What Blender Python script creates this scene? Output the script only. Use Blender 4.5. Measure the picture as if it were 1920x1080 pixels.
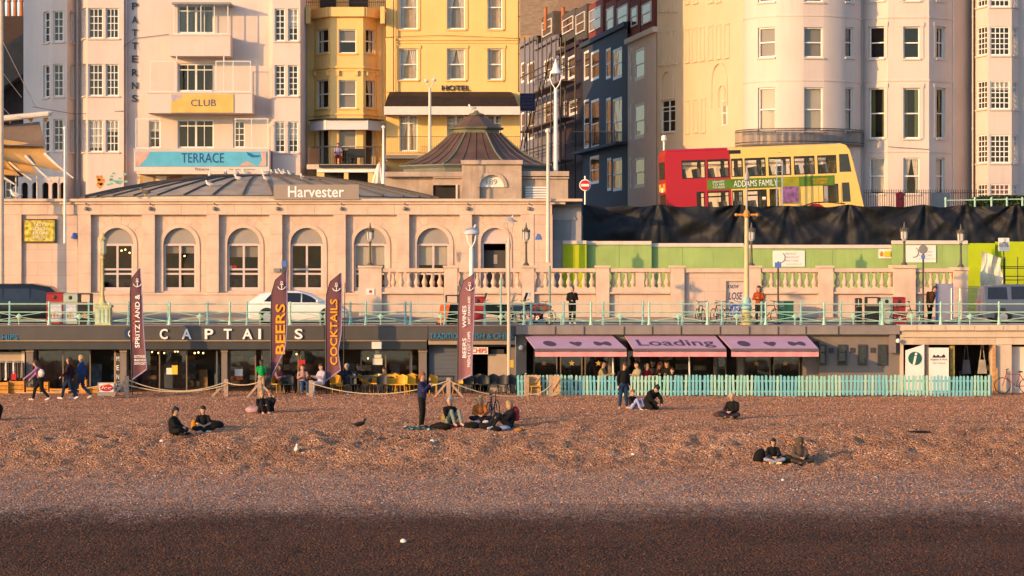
import bpy, bmesh, math, random
from mathutils import Vector, Matrix
R = math.radians
random.seed(7)
scene = bpy.context.scene
for o in list(bpy.data.objects): bpy.data.objects.remove(o)
COL = scene.collection
# ---------------------------------------------------------------- camera (on the pier, long lens, level, shifted down a little)
F = 4800.0; CZ = 6.0; HY = 480.0
cd = bpy.data.cameras.new('camera'); cd.sensor_width = 36; cd.lens = 36 * F / 1920; cd.shift_y = -60 / 1920
cd.clip_start = 1; cd.clip_end = 3000
cam = bpy.data.objects.new('camera', cd); cam.location = (0, 0, CZ); cam.rotation_euler = (R(90), 0, 0)
COL.objects.link(cam); scene.camera = cam
# ---------------------------------------------------------------- sky, sun, exposure
SUN_AZ, SUN_EL = 50.0, 11.0          # degrees to the left of straight behind the camera, elevation
w = bpy.data.worlds.new('World'); scene.world = w; w.use_nodes = True
nt = w.node_tree; bg = nt.nodes['Background']
sky = nt.nodes.new('ShaderNodeTexSky'); sky.sky_type = 'NISHITA'; sky.sun_disc = False
sky.sun_elevation = R(SUN_EL); sky.sun_rotation = R(180 + SUN_AZ); sky.air_density = 1.0; sky.dust_density = 1.0; sky.ozone_density = 2.6
nt.links.new(sky.outputs[0], bg.inputs[0]); bg.inputs[1].default_value = 0.15
sl = bpy.data.lights.new('sun', 'SUN'); sl.energy = 2.4; sl.angle = R(0.6); sl.color = (1.0, 0.55, 0.19)
so = bpy.data.objects.new('sun', sl); COL.objects.link(so)
a = R(SUN_AZ); e = R(SUN_EL)
sdir = Vector((-math.sin(a) * math.cos(e), -math.cos(a) * math.cos(e), math.sin(e)))   # towards the sun
so.rotation_euler = sdir.to_track_quat('Z', 'Y').to_euler(); so.location = (-60, -40, 60)
vs = scene.view_settings; vs.view_transform = 'Standard'; vs.look = 'None'; vs.exposure = 1.1; vs.gamma = 1; vs.use_curve_mapping = False
# ---------------------------------------------------------------- helpers
def X(px, d): return (px - 960) * d / F
def Z(py, d): return CZ - (py - HY) * d / F
def P(px, py, d): return Vector((X(px, d), d, Z(py, d)))
def lin(c): return c / 12.92 if c <= 0.04045 else ((c + 0.055) / 1.055) ** 2.4
def H(s): s = s.lstrip('#'); return tuple(lin(int(s[i:i+2], 16) / 255) for i in (0, 2, 4))
MATS = {}
def mat(name, col, rough=0.75, var=0.12, scale=2.0, bump=0.0, bscale=60, streak=0.0, metal=0.0, emit=0.0, spec=0.3, brick=None, dirt=None):
    if name in MATS: return MATS[name]
    if isinstance(col, str): col = H(col)
    m = bpy.data.materials.new(name); m.use_nodes = True; MATS[name] = m
    t = m.node_tree; N = t.nodes; L = t.links; b = N['Principled BSDF']
    b.inputs['Roughness'].default_value = rough; b.inputs['Metallic'].default_value = metal
    b.inputs['Specular IOR Level'].default_value = spec
    tc = N.new('ShaderNodeTexCoord')
    nz = N.new('ShaderNodeTexNoise'); nz.inputs['Scale'].default_value = scale; nz.inputs['Detail'].default_value = 6
    L.new(tc.outputs['Object'], nz.inputs['Vector'])
    mx = N.new('ShaderNodeMix'); mx.data_type = 'RGBA'
    lo = tuple(max(0, c * (1 - var)) for c in col) + (1,); hi = tuple(min(1, c * (1 + var)) for c in col) + (1,)
    mr = N.new('ShaderNodeMapRange'); mr.inputs[1].default_value = 0.3; mr.inputs[2].default_value = 0.7
    L.new(nz.outputs[0], mr.inputs[0]); L.new(mr.outputs[0], mx.inputs[0])
    mx.inputs[6].default_value = lo; mx.inputs[7].default_value = hi
    out = mx.outputs[2]
    if streak > 0:
        mp = N.new('ShaderNodeMapping'); mp.inputs['Scale'].default_value = (2.2, 2.2, 0.22); L.new(tc.outputs['Object'], mp.inputs[0])
        n2 = N.new('ShaderNodeTexNoise'); n2.inputs['Scale'].default_value = 1.6; n2.inputs['Detail'].default_value = 8; n2.inputs['Roughness'].default_value = 0.65
        L.new(mp.outputs[0], n2.inputs['Vector'])
        m2 = N.new('ShaderNodeMapRange'); m2.inputs[1].default_value = 0.5; m2.inputs[2].default_value = 0.78; m2.inputs[4].default_value = streak
        L.new(n2.outputs[0], m2.inputs[0])
        x2 = N.new('ShaderNodeMix'); x2.data_type = 'RGBA'; L.new(m2.outputs[0], x2.inputs[0]); L.new(out, x2.inputs[6])
        dc = dirt or tuple(c * 0.45 for c in col); x2.inputs[7].default_value = tuple(dc) + (1,); out = x2.outputs[2]
    hgt = None
    if brick:
        bw, bh, mort, off = brick
        mp = N.new('ShaderNodeMapping'); mp.inputs['Rotation'].default_value = (R(-90), 0, 0); L.new(tc.outputs['Object'], mp.inputs[0])
        bt = N.new('ShaderNodeTexBrick'); bt.inputs['Scale'].default_value = 1; bt.inputs['Brick Width'].default_value = bw; bt.inputs['Row Height'].default_value = bh
        bt.inputs['Mortar Size'].default_value = mort; bt.offset = off; bt.inputs['Color1'].default_value = (1, 1, 1, 1); bt.inputs['Color2'].default_value = (0.92, 0.92, 0.93, 1); bt.inputs['Mortar'].default_value = (0.72, 0.68, 0.66, 1)
        L.new(mp.outputs[0], bt.inputs['Vector'])
        x3 = N.new('ShaderNodeMix'); x3.data_type = 'RGBA'; x3.blend_type = 'MULTIPLY'; x3.inputs[0].default_value = 0.8; L.new(out, x3.inputs[6]); L.new(bt.outputs[0], x3.inputs[7]); out = x3.outputs[2]
    L.new(out, b.inputs['Base Color'])
    if bump > 0:
        nb = N.new('ShaderNodeTexNoise'); nb.inputs['Scale'].default_value = bscale; nb.inputs['Detail'].default_value = 4; L.new(tc.outputs['Object'], nb.inputs['Vector'])
        bp = N.new('ShaderNodeBump'); bp.inputs['Strength'].default_value = bump; bp.inputs['Distance'].default_value = 0.03
        L.new(nb.outputs[0], bp.inputs['Height']); L.new(bp.outputs[0], b.inputs['Normal'])
    if emit > 0:
        b.inputs['Emission Color'].default_value = tuple(col) + (1,); b.inputs['Emission Strength'].default_value = emit
    return m
def glass_mat(name, tint=(0.78, 0.78, 0.77), refl=0.0):
    m = bpy.data.materials.new(name); m.use_nodes = True; MATS[name] = m
    t = m.node_tree; N = t.nodes; L = t.links; N.remove(N['Principled BSDF'])
    tr = N.new('ShaderNodeBsdfTransparent'); tr.inputs[0].default_value = tint + (1,)
    gl = N.new('ShaderNodeBsdfGlossy'); gl.inputs['Roughness'].default_value = 0.04; gl.inputs[0].default_value = (1.0, 0.86, 0.78, 1)
    tc = N.new('ShaderNodeTexCoord'); nz = N.new('ShaderNodeTexNoise'); nz.inputs['Scale'].default_value = 0.7; L.new(tc.outputs['Object'], nz.inputs['Vector'])
    bp = N.new('ShaderNodeBump'); bp.inputs['Strength'].default_value = 0.25; bp.inputs['Distance'].default_value = 0.05; L.new(nz.outputs[0], bp.inputs['Height']); L.new(bp.outputs[0], gl.inputs['Normal'])
    ge = N.new('ShaderNodeNewGeometry'); dt = N.new('ShaderNodeVectorMath'); dt.operation = 'DOT_PRODUCT'; L.new(ge.outputs['Normal'], dt.inputs[0]); L.new(ge.outputs['Incoming'], dt.inputs[1])
    def mth(op, a_, v_=None):
        n_ = N.new('ShaderNodeMath'); n_.operation = op; L.new(a_, n_.inputs[0])
        if v_ is not None: n_.inputs[1].default_value = v_
        return n_.outputs[0]
    ab = mth('ABSOLUTE', dt.outputs['Value']); iv = mth('MULTIPLY_ADD', ab, -1.0); iv.node.inputs[2].default_value = 1.0
    ad = mth('MULTIPLY_ADD', mth('POWER', iv, 5.0), 0.9).node; ad.inputs[2].default_value = 0.045 + refl
    mx = N.new('ShaderNodeMixShader'); L.new(ad.outputs[0], mx.inputs[0]); L.new(tr.outputs[0], mx.inputs[1]); L.new(gl.outputs[0], mx.inputs[2])
    L.new(mx.outputs[0], N['Material Output'].inputs[0]); return m

class MB:
    def __init__(s, weld=False): s.v = []; s.f = []; s.mi = []; s.weld = weld; s.k = {}
    def vert(s, p):
        if s.weld:
            key = (round(p[0], 4), round(p[1], 4), round(p[2], 4))
            if key in s.k: return s.k[key]
            s.k[key] = len(s.v)
        s.v.append(tuple(p)); return len(s.v) - 1
    def face(s, pts, mi=0):
        ids = [s.vert(p) for p in pts]
        if len(set(ids)) == len(ids): s.f.append(ids); s.mi.append(mi)
    def hexa(s, c, mi=0):     # 8 corners: bottom ring 0-3, top ring 4-7
        b = len(s.v)
        for p in c: s.v.append(tuple(p))
        for q in ((0,3,2,1),(4,5,6,7),(0,1,5,4),(1,2,6,5),(2,3,7,6),(3,0,4,7)): s.f.append([b+i for i in q]); s.mi.append(mi)
    def box(s, x0, x1, y0, y1, z0, z1, mi=0):
        s.hexa([(x0,y0,z0),(x1,y0,z0),(x1,y1,z0),(x0,y1,z0),(x0,y0,z1),(x1,y0,z1),(x1,y1,z1),(x0,y1,z1)], mi)
    def obox(s, M, sx, sy, sz, mi=0):
        s.hexa([M @ Vector((x*sx/2, y*sy/2, z*sz/2)) for z in (-1,1) for x,y in ((-1,-1),(1,-1),(1,1),(-1,1))], mi)
    def bar(s, p, q, w, h=None, mi=0):
        h = h or w; p = Vector(p); q = Vector(q); dvec = (q - p).normalized()
        up = Vector((0,0,1)) if abs(dvec.z) < 0.95 else Vector((0,1,0))
        a = dvec.cross(up).normalized() * w / 2; b = a.cross(dvec).normalized() * h / 2
        s.hexa([p-a-b, p+a-b, q+a-b, q-a-b, p-a+b, p+a+b, q+a+b, q-a+b], mi)
    def tube(s, pts, r, n=8, mi=0, caps=True):
        pts = [Vector(p) for p in pts]; rs = r if isinstance(r, (list, tuple)) else [r] * len(pts)
        rings = []; prev = None
        for i, p in enumerate(pts):
            d = (pts[min(i+1, len(pts)-1)] - pts[max(i-1, 0)]).normalized()
            if prev is None:
                up = Vector((0,0,1)) if abs(d.z) < 0.9 else Vector((1,0,0)); a = d.cross(up).normalized()
            else: a = (prev - d * prev.dot(d)).normalized()
            prev = a; b = d.cross(a)
            base = len(s.v)
            for k in range(n):
                t = 2*math.pi*k/n; s.v.append(tuple(p + (a*math.cos(t) + b*math.sin(t)) * rs[i]))
            rings.append(base)
        for i in range(len(rings)-1):
            for k in range(n):
                s.f.append([rings[i]+k, rings[i]+(k+1)%n, rings[i+1]+(k+1)%n, rings[i+1]+k]); s.mi.append(mi)
        if caps:
            s.f.append([rings[0]+k for k in reversed(range(n))]); s.mi.append(mi)
            s.f.append([rings[-1]+k for k in range(n)]); s.mi.append(mi)
    def lathe(s, c, prof, n=12, mi=0, rot=0.0, sq=1.0):
        c = Vector(c); rings = []
        for r, z in prof:
            base = len(s.v)
            for k in range(n):
                t = 2*math.pi*k/n + rot; s.v.append((c.x + r*math.cos(t), c.y + r*math.sin(t)*sq, c.z + z))
            rings.append(base)
        for i in range(len(rings)-1):
            for k in range(n):
                s.f.append([rings[i]+k, rings[i]+(k+1)%n, rings[i+1]+(k+1)%n, rings[i+1]+k]); s.mi.append(mi)
        s.f.append([rings[0]+k for k in reversed(range(n))]); s.mi.append(mi)
        s.f.append([rings[-1]+k for k in range(n)]); s.mi.append(mi)
    def prism(s, poly, M, t, mi=0):      # poly in local (x,z), extruded 0..t along local y; M maps to target
        n = len(poly); b = len(s.v)
        for y in (0, t):
            for x, z in poly: s.v.append(tuple(M @ Vector((x, y, z))))
        s.f.append([b+i for i in range(n)]); s.mi.append(mi)
        s.f.append([b+n+i for i in reversed(range(n))]); s.mi.append(mi)
        for i in range(n):
            j = (i+1) % n; s.f.append([b+i, b+n+i, b+n+j, b+j]); s.mi.append(mi)
    def ell(s, c, rx, ry, rz, nu=10, nv=7, mi=0, M=None):
        c = Vector(c); b = len(s.v)
        def pt(a, q):
            p = Vector((rx*math.cos(a)*math.sin(q), ry*math.sin(a)*math.sin(q), rz*math.cos(q)))
            return (M @ p if M else p) + c
        top = s.v.append(tuple(pt(0, 0)));
        for j in range(1, nv):
            for i in range(nu): s.v.append(tuple(pt(2*math.pi*i/nu, math.pi*j/nv)))
        s.v.append(tuple(pt(0, math.pi))); last = len(s.v) - 1
        for i in range(nu):
            k = (i+1) % nu
            s.f.append([b, b+1+i, b+1+k]); s.mi.append(mi)
            for j in range(nv-2):
                r0 = b+1+j*nu; r1 = r0+nu
                s.f.append([r0+i, r1+i, r1+k, r0+k]); s.mi.append(mi)
            r0 = b+1+(nv-2)*nu
            s.f.append([r0+i, last, r0+k]); s.mi.append(mi)
    def cap(s, p, q, r1, r2, n=10):       # tapered capsule
        p = Vector(p); q = Vector(q); d = (q-p)
        if d.length < 1e-5: d = Vector((0,0,1e-3)); q = p + d
        d.normalize()
        pts = []; rs = []
        for k in range(3): a = math.pi/2*(k+0.35)/3; pts.append(p - d*r1*math.cos(a)); rs.append(r1*math.sin(a))
        pts.append(p); rs.append(r1); pts.append(q); rs.append(r2)
        for k in range(3): a = math.pi/2*(2.65-k)/3; pts.append(q + d*r2*math.cos(a)); rs.append(r2*math.sin(a))
        s.tube(pts, rs, n)
    def mesh(s, name, loc=None):
        me = bpy.data.meshes.new(name)
        vv = s.v if loc is None else [(x-loc[0], y-loc[1], z-loc[2]) for x, y, z in s.v]
        me.from_pydata(vv, [], s.f)
        if any(s.mi): me.polygons.foreach_set('material_index', s.mi)
        me.update(); return me
    def build(s, name, m, parent=None, world=True, smooth=False, ang=35):
        loc = None
        if parent is not None and world: loc = root_loc(parent)
        me = s.mesh(name, loc)
        return obj(name, me, m, parent, smooth, ang)
def root_loc(o):
    while o.parent: o = o.parent
    return tuple(o.location)
def fixn(me):
    bm = bmesh.new(); bm.from_mesh(me); bmesh.ops.recalc_face_normals(bm, faces=bm.faces); bm.to_mesh(me); bm.free()
def obj(name, me, m, parent=None, smooth=False, ang=35):
    ms = m if isinstance(m, (list, tuple)) else [m]
    for k in ms: me.materials.append(k)
    if smooth:
        fixn(me)
        me.polygons.foreach_set('use_smooth', [True]*len(me.polygons))
        if ang: me.set_sharp_from_angle(angle=R(ang))
    o = bpy.data.objects.new(name, me); COL.objects.link(o)
    if parent is not None: o.parent = parent
    return o
def thing(name, label, cat, loc=(0,0,0), rz=0, group=None):
    o = bpy.data.objects.new(name, None); COL.objects.link(o); o.location = loc; o.rotation_euler = (0,0,rz)
    o.empty_display_size = 0.2; o['label'] = label; o['category'] = cat
    if group: o['group'] = group
    return o
def tag(o, label, cat, group=None):
    o['label'] = label; o['category'] = cat
    if group: o['group'] = group
    return o
def structure(o): o['kind'] = 'structure'; return o
def stuff(o): o['kind'] = 'stuff'; return o
def dup(root, loc, rz=None, label=None, group=None, scale=None):
    r = root.copy(); COL.objects.link(r); r.location = loc
    if rz is not None: r.rotation_euler = (0,0,rz)
    if scale: r.scale = (scale,)*3
    if label: r['label'] = label
    if group: r['group'] = group
    for ch in list(root.children):
        c = ch.copy(); COL.objects.link(c); c.parent = r
        for g in ch.children:
            d = g.copy(); COL.objects.link(d); d.parent = c
    return r
def text(parent, s, m, px0, py0, px1, py1, d, name='lettering', extr=0.0, shear=0.0, bold=0.0, rot=0, M=None, rect=None):
    """lettering fitted into a rectangle: px on the plane at depth d, or rect=(w,h) with matrix M (local x right, y up)"""
    c = bpy.data.curves.new(name, 'FONT'); c.body = s; c.shear = shear; c.offset = bold; c.resolution_u = 3; c.extrude = extr
    o = bpy.data.objects.new(name, c)
    COL.objects.link(o)
    if M is None:
        wv = X(px1, d) - X(px0, d); hv = Z(py0, d) - Z(py1, d)
        M = Matrix.Translation(((X(px0, d)+X(px1, d))/2, d, (Z(py0, d)+Z(py1, d))/2)) @ Matrix.Rotation(R(90), 4, 'X'); world = True
    else: (wv, hv) = rect; world = False
    if rot: M = M @ Matrix.Rotation(rot, 4, 'Z'); wv, hv = (hv, wv) if abs(abs(rot) - math.pi/2) < 0.1 else (wv, hv)
    TEXTJ.append((o, parent, m, M, wv, hv, world)); return o
TEXTJ = []
def flush_text():
    bpy.context.view_layer.update(); dg = bpy.context.evaluated_depsgraph_get()
    todo = [(j, bpy.data.meshes.new_from_object(j[0].evaluated_get(dg))) for j in TEXTJ]
    for (o, parent, m, M, wv, hv, world), me in todo:
        xs = [v.co.x for v in me.vertices]; ys = [v.co.y for v in me.vertices]
        x0, x1, y0, y1 = min(xs), max(xs), min(ys), max(ys)
        S = Matrix.Diagonal((wv/max(1e-4, x1-x0), hv/max(1e-4, y1-y0), 1, 1)) @ Matrix.Translation((-(x0+x1)/2, -(y0+y1)/2, 0))
        me.transform(M @ S)
        if world and parent is not None: me.transform(Matrix.Translation(-Vector(root_loc(parent))))
        nm = o.name.split('.')[0]; bpy.data.objects.remove(o)
        me.materials.clear(); obj(nm, me, m, parent)
    TEXTJ.clear()
# facade frames: a vertical plane over a plan segment
class Fr:
    def __init__(s, p0, p1):
        s.p0 = Vector(p0); s.p1 = Vector(p1); s.L = (s.p1 - s.p0).length; s.U = (s.p1 - s.p0) / s.L; s.N = Vector((s.U.y, -s.U.x))
    def pt(s, u, wd, z): q = s.p0 + s.U*u - s.N*wd; return Vector((q.x, q.y, z))
    def u(s, px):
        k = (px - 960) / F; return -(s.p0.x - k*s.p0.y) / (s.U.x - k*s.U.y)
    def dep(s, u): return s.p0.y + s.U.y*u
    def rect(s, r):
        u0, u1 = s.u(r[0]), s.u(r[2]); d = s.dep((u0+u1)/2); return (u0, u1, Z(r[3], d), Z(r[1], d))
    def box(s, mb, u0, u1, w0, w1, z0, z1, mi=0):
        mb.hexa([s.pt(u0,w0,z0), s.pt(u1,w0,z0), s.pt(u1,w1,z0), s.pt(u0,w1,z0), s.pt(u0,w0,z1), s.pt(u1,w0,z1), s.pt(u1,w1,z1), s.pt(u0,w1,z1)], mi)
def frames(plan): return [Fr((X(a[0],a[1]), a[1]), (X(b[0],b[1]), b[1])) for a, b in zip(plan, plan[1:])]
def facade(mb, frs, z0, z1, opens, depth=0.22, zcuts=()):
    """front skin with real openings and reveals; opens: {segment: [(u0,u1,z0,z1[,'arch'])]}"""
    zs = {z0, z1} | set(zcuts)
    for l in opens.values():
        for r in l: zs |= {r[2], r[3]}
    zs = sorted(zz for zz in zs if z0 <= zz <= z1)
    for i, fr in enumerate(frs):
        op = opens.get(i, []); us = sorted({0.0, fr.L} | {r[0] for r in op} | {r[1] for r in op})
        for ua, ub in zip(us, us[1:]):
            for za, zb in zip(zs, zs[1:]):
                uc, zc = (ua+ub)/2, (za+zb)/2
                if any(r[0] < uc < r[1] and r[2] < zc < r[3] for r in op): continue
                mb.face([fr.pt(ua,0,za), fr.pt(ub,0,za), fr.pt(ub,0,zb), fr.pt(ua,0,zb)])
        for r in op:
            u0, u1, za, zb = r[:4]; dp = depth
            if len(r) > 4:
                rad = (u1-u0)/2; n = 14; cz = zb - rad; cu = (u0+u1)/2
                arc = [(cu - rad*math.cos(math.pi*k/n), cz + rad*math.sin(math.pi*k/n)) for k in range(n+1)]
                for k in range(n):
                    (ua, va), (ub, vb) = arc[k], arc[k+1]
                    mb.face([fr.pt(ua,0,va), fr.pt(ub,0,vb), fr.pt(ub,0,zb), fr.pt(ua,0,zb)])
                    mb.face([fr.pt(ua,0,va), fr.pt(ua,dp,va), fr.pt(ub,dp,vb), fr.pt(ub,0,vb)])
                mb.face([fr.pt(u0,0,za), fr.pt(u0,dp,za), fr.pt(u0,dp,cz), fr.pt(u0,0,cz)])
                mb.face([fr.pt(u1,0,za), fr.pt(u1,0,cz), fr.pt(u1,dp,cz), fr.pt(u1,dp,za)])
                mb.face([fr.pt(u0,0,za), fr.pt(u1,0,za), fr.pt(u1,dp,za), fr.pt(u0,dp,za)])
            else:
                a, b, c, d = (u0,za), (u1,za), (u1,zb), (u0,zb)
                for (p, q) in ((a,b),(b,c),(c,d),(d,a)):
                    mb.face([fr.pt(p[0],0,p[1]), fr.pt(q[0],0,q[1]), fr.pt(q[0],dp,q[1]), fr.pt(p[0],dp,p[1])])
def window(th, fr, r, style='sash', nx=1, ny=1, inset=0.13, fw=0.07, bw=0.045, frame=None, curtain=None, sill=0.05, surround=0.0, wallm=None, split=0.5, cm=None, back=None):
    """a window part (frame) with pane, curtain and sill children; r=(u0,u1,z0,z1)"""
    frame = frame or MATS['white_paint']; u0, u1, z0, z1 = r[:4]
    g = 0.004; mb = MB()
    fr.box(mb, u0+g, u0+fw, inset, inset+0.09, z0+g, z1-g); fr.box(mb, u1-fw, u1-g, inset, inset+0.09, z0+g, z1-g)
    fr.box(mb, u0+fw, u1-fw, inset, inset+0.09, z0+g, z0+fw*1.2); fr.box(mb, u0+fw, u1-fw, inset, inset+0.09, z1-fw, z1-g)
    zm = z0 + (z1-z0)*split; iu0, iu1, iz0, iz1 = u0+fw, u1-fw, z0+fw*1.2, z1-fw
    if style == 'sash':
        fr.box(mb, iu0, iu1, inset+0.01, inset+0.075, zm-0.035, zm+0.035)
    if style == 'french':
        uc = (u0+u1)/2; fr.box(mb, uc-0.06, uc+0.06, inset+0.01, inset+0.075, iz0, iz1)
        zt = z0 + (z1-z0)*0.78; fr.box(mb, iu0, uc-0.06, inset+0.012, inset+0.07, zt-0.03, zt+0.03); fr.box(mb, uc+0.06, iu1, inset+0.012, inset+0.07, zt-0.03, zt+0.03)
    if nx > 1:
        for k in range(1, nx):
            uu = iu0 + (iu1-iu0)*k/nx; fr.box(mb, uu-bw/2, uu+bw/2, inset+0.02, inset+0.06, iz0, iz1)
    if ny > 1:
        for k in range(1, ny):
            zz = iz0 + (iz1-iz0)*k/ny
            if style == 'sash' and abs(zz-zm) < 0.06: continue
            for j in range(nx):
                ua = iu0 + (iu1-iu0)*j/nx + (bw/2 if j else 0); ub = iu0 + (iu1-iu0)*(j+1)/nx - (bw/2 if j < nx-1 else 0)
                fr.box(mb, ua, ub, inset+0.022, inset+0.058, zz-bw/2, zz+bw/2)
    win = mb.build('window', frame, th)
    gm = MATS['glass']
    if style == 'sash':
        for za, zb, ww in ((iz0, zm-0.03, inset+0.05), (zm+0.03, iz1, inset+0.03)):
            q = MB(); q.face([fr.pt(iu0,ww,za), fr.pt(iu1,ww,za), fr.pt(iu1,ww,zb), fr.pt(iu0,ww,zb)]); q.build('pane', gm, win)
    else:
        q = MB(); ww = inset+0.04; q.face([fr.pt(iu0,ww,iz0), fr.pt(iu1,ww,iz0), fr.pt(iu1,ww,iz1), fr.pt(iu0,ww,iz1)]); q.build('pane', gm, win)
    if back:
        q = MB(); wc = inset+0.26; q.face([fr.pt(iu0,wc,iz0),fr.pt(iu1,wc,iz0),fr.pt(iu1,wc,iz1),fr.pt(iu0,wc,iz1)]); q.build('net_curtain', back, win)
    if curtain:
        q = MB(); wc = inset+0.16; wd = iu1-iu0; hh = iz1-iz0
        cmat = cm or MATS['curtain']
        if curtain == 'drape':
            for sgn in (0, 1):
                n = 10; prev = None
                for k in range(n+1):
                    t = k/n; ut = t*wd*0.46; ub_ = t*wd*0.2; ww = wc + 0.03*math.sin(t*22)
                    if sgn: pa, pb = iu1-ut, iu1-ub_
                    else: pa, pb = iu0+ut, iu0+ub_
                    cur = [fr.pt(pb,ww,iz0), fr.pt(pb,ww,iz0+hh*0.35), fr.pt((pa*0.6+pb*0.4),ww,iz0+hh*0.7), fr.pt(pa,ww,iz1)]
                    if prev:
                        for a in range(3): q.face([prev[a], cur[a], cur[a+1], prev[a+1]])
                    prev = cur
        elif curtain == 'side':
            for sgn in (0, 1):
                n = 8; prev = None
                for k in range(n+1):
                    t = k/n; ww = wc + 0.03*math.sin(t*20); pu = (iu1 - t*wd*0.24) if sgn else (iu0 + t*wd*0.24)
                    cur = [fr.pt(pu,ww,iz0), fr.pt(pu,ww,iz1)]
                    if prev: q.face([prev[0], cur[0], cur[1], prev[1]])
                    prev = cur
        else:
            frac = float(curtain); n = 6
            q.face([fr.pt(iu0,wc,iz1-hh*frac), fr.pt(iu1,wc,iz1-hh*frac), fr.pt(iu1,wc,iz1), fr.pt(iu0,wc,iz1)])
        q.build('blind' if curtain not in ('drape','side') else 'curtain', cmat, win)
    if sill:
        q = MB(); fr.box(q, u0-0.06, u1+0.06, -0.10, inset, z0-0.085, z0-0.002); q.build('sill', wallm or frame, win)
    if surround:
        q = MB(); s_ = surround
        fr.box(q, u0-s_, u0-0.002, -0.045, 0.02, z0, z1+0.003); fr.box(q, u1+0.002, u1+s_, -0.045, 0.02, z0, z1+0.003); fr.box(q, u0-s_-0.04, u1+s_+0.04, -0.07, 0.02, z1+0.004, z1+s_+0.02)
        q.build('surround', wallm or frame, win)
    return win
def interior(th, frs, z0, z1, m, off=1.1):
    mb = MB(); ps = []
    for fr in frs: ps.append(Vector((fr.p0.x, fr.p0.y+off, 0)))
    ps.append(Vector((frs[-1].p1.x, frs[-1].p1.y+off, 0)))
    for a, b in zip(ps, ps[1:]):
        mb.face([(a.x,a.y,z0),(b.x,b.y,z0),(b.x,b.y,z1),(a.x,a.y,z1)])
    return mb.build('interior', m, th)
def shell(th, frs, z0, z1, back, m, name='wall_core'):
    """sides, back and top behind a facade"""
    pl = [(fr.p0.x, fr.p0.y) for fr in frs] + [(frs[-1].p1.x, frs[-1].p1.y)]
    mb = MB(); a, b = pl[0], pl[-1]; k = 1.0
    A = (a[0], back); B = (b[0], back)
    for p, q in ((A, a), (b, B), (B, A)):
        mb.face([(p[0],p[1],z0),(q[0],q[1],z0),(q[0],q[1],z1),(p[0],p[1],z1)])
    mb.face([(x,y,z1) for x,y in pl] + [(B[0],B[1],z1),(A[0],A[1],z1)])
    return mb.build(name, m, th)
def band(th, frs, zc, h, proj, m, name='string_course'):
    mb = MB()
    for fr in frs: fr.box(mb, -proj*0.3, fr.L+proj*0.3, -proj, 0.02, zc-h/2, zc+h/2)
    return mb.build(name, m, th)
# ---------------------------------------------------------------- shared materials
mat('white_paint', (0.78,0.76,0.74), 0.5, 0.05)
mat('cream_trim', (0.66,0.58,0.50), 0.7, 0.06, streak=0.15)
mat('curtain', (0.78,0.72,0.64), 0.9, 0.1, scale=8)
mat('blind_grey', (0.30,0.27,0.25), 0.85, 0.05)
mat('blind_cream', (0.58,0.52,0.45), 0.85, 0.05)
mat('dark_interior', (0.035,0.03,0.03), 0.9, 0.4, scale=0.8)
mat('black_metal', (0.02,0.02,0.022), 0.45, 0.1, spec=0.4)
mat('steel', (0.45,0.45,0.46), 0.4, 0.08, metal=0.6)
mat('rubber', (0.018,0.018,0.018), 0.85, 0.1)
mat('mint_paint', (0.34,0.56,0.44), 0.5, 0.10, scale=6, streak=0.22, dirt=(0.32,0.20,0.09))
mat('stone', (0.61,0.455,0.36), 0.85, 0.13, scale=1.4, bump=0.25, bscale=18, streak=0.30, dirt=(0.42,0.28,0.20))
mat('stone_ashlar', (0.62,0.455,0.37), 0.85, 0.09, scale=1.1, bump=0.2, bscale=18, streak=0.30, dirt=(0.45,0.31,0.23), brick=(1.35,0.62,0.012,0.5))
mat('wood_grey', (0.27,0.20,0.15), 0.85, 0.25, scale=9, bump=0.3)
mat('rope', (0.50,0.40,0.28), 0.9, 0.15, scale=20)
glass_mat('glass'); glass_mat('shop_glass', (0.74,0.74,0.74), 0.035); glass_mat('clear_glass', (0.93,0.94,0.94), 0.0)
# ================================================================ THE SETTING
from mathutils import noise as mnoise
PROF = [(-900,-16),(-60,-8),(20,-5.0),(40,-3.6),(50,-2.6),(55,-2.05),(62,-1.42),(66,-1.02),(68.5,-0.80),(70,-0.74),(74,-0.66),(77.5,-0.56),(79.3,-0.42),(82,0.02),(84,0.24),(85.6,0.33),(88,0.36),(90,0.36),(95,0.30),(100,0.22),(106,0.14),(113,0.10)]
def prof(y):
    for (a, za), (b, zb) in zip(PROF, PROF[1:]):
        if a <= y <= b: t = (y-a)/(b-a); return za + (zb-za)*t
    return PROF[-1][1]
def beach_z(x, y):
    z = (prof(y-0.9) + prof(y) + prof(y+0.9)) / 3
    if y < 45 or y > 112: return z
    z += 0.10*mnoise.noise(Vector((x*0.07, y*0.16, 3.3)))
    # wandering berm line
    sl = max(0, 1 - abs(y - 82.0)/6.5)
    z += sl*0.16*mnoise.noise(Vector((x*0.16, y*0.3, 9.1)))
    amp = 0.026 + 0.11*sl
    z += amp*mnoise.noise(Vector((x*1.7, y*1.25, 1.7))) + amp*0.75*mnoise.noise(Vector((x*3.4, y*2.6, 5.0)))
    z += 0.016*mnoise.noise(Vector((x*7.0, y*6.0, 2.0)))
    return z
def beach_pt(px, py):
    """ground point seen at a pixel"""
    lo, hi = 45.0, 111.0
    for _ in range(40):
        m = (lo+hi)/2; z = prof(m)
        if HY + (CZ - z)*F/m > py: lo = m
        else: hi = m
    d = (lo+hi)/2
    x = X(px, d); return Vector((x, d, beach_z(x, d)))
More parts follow.
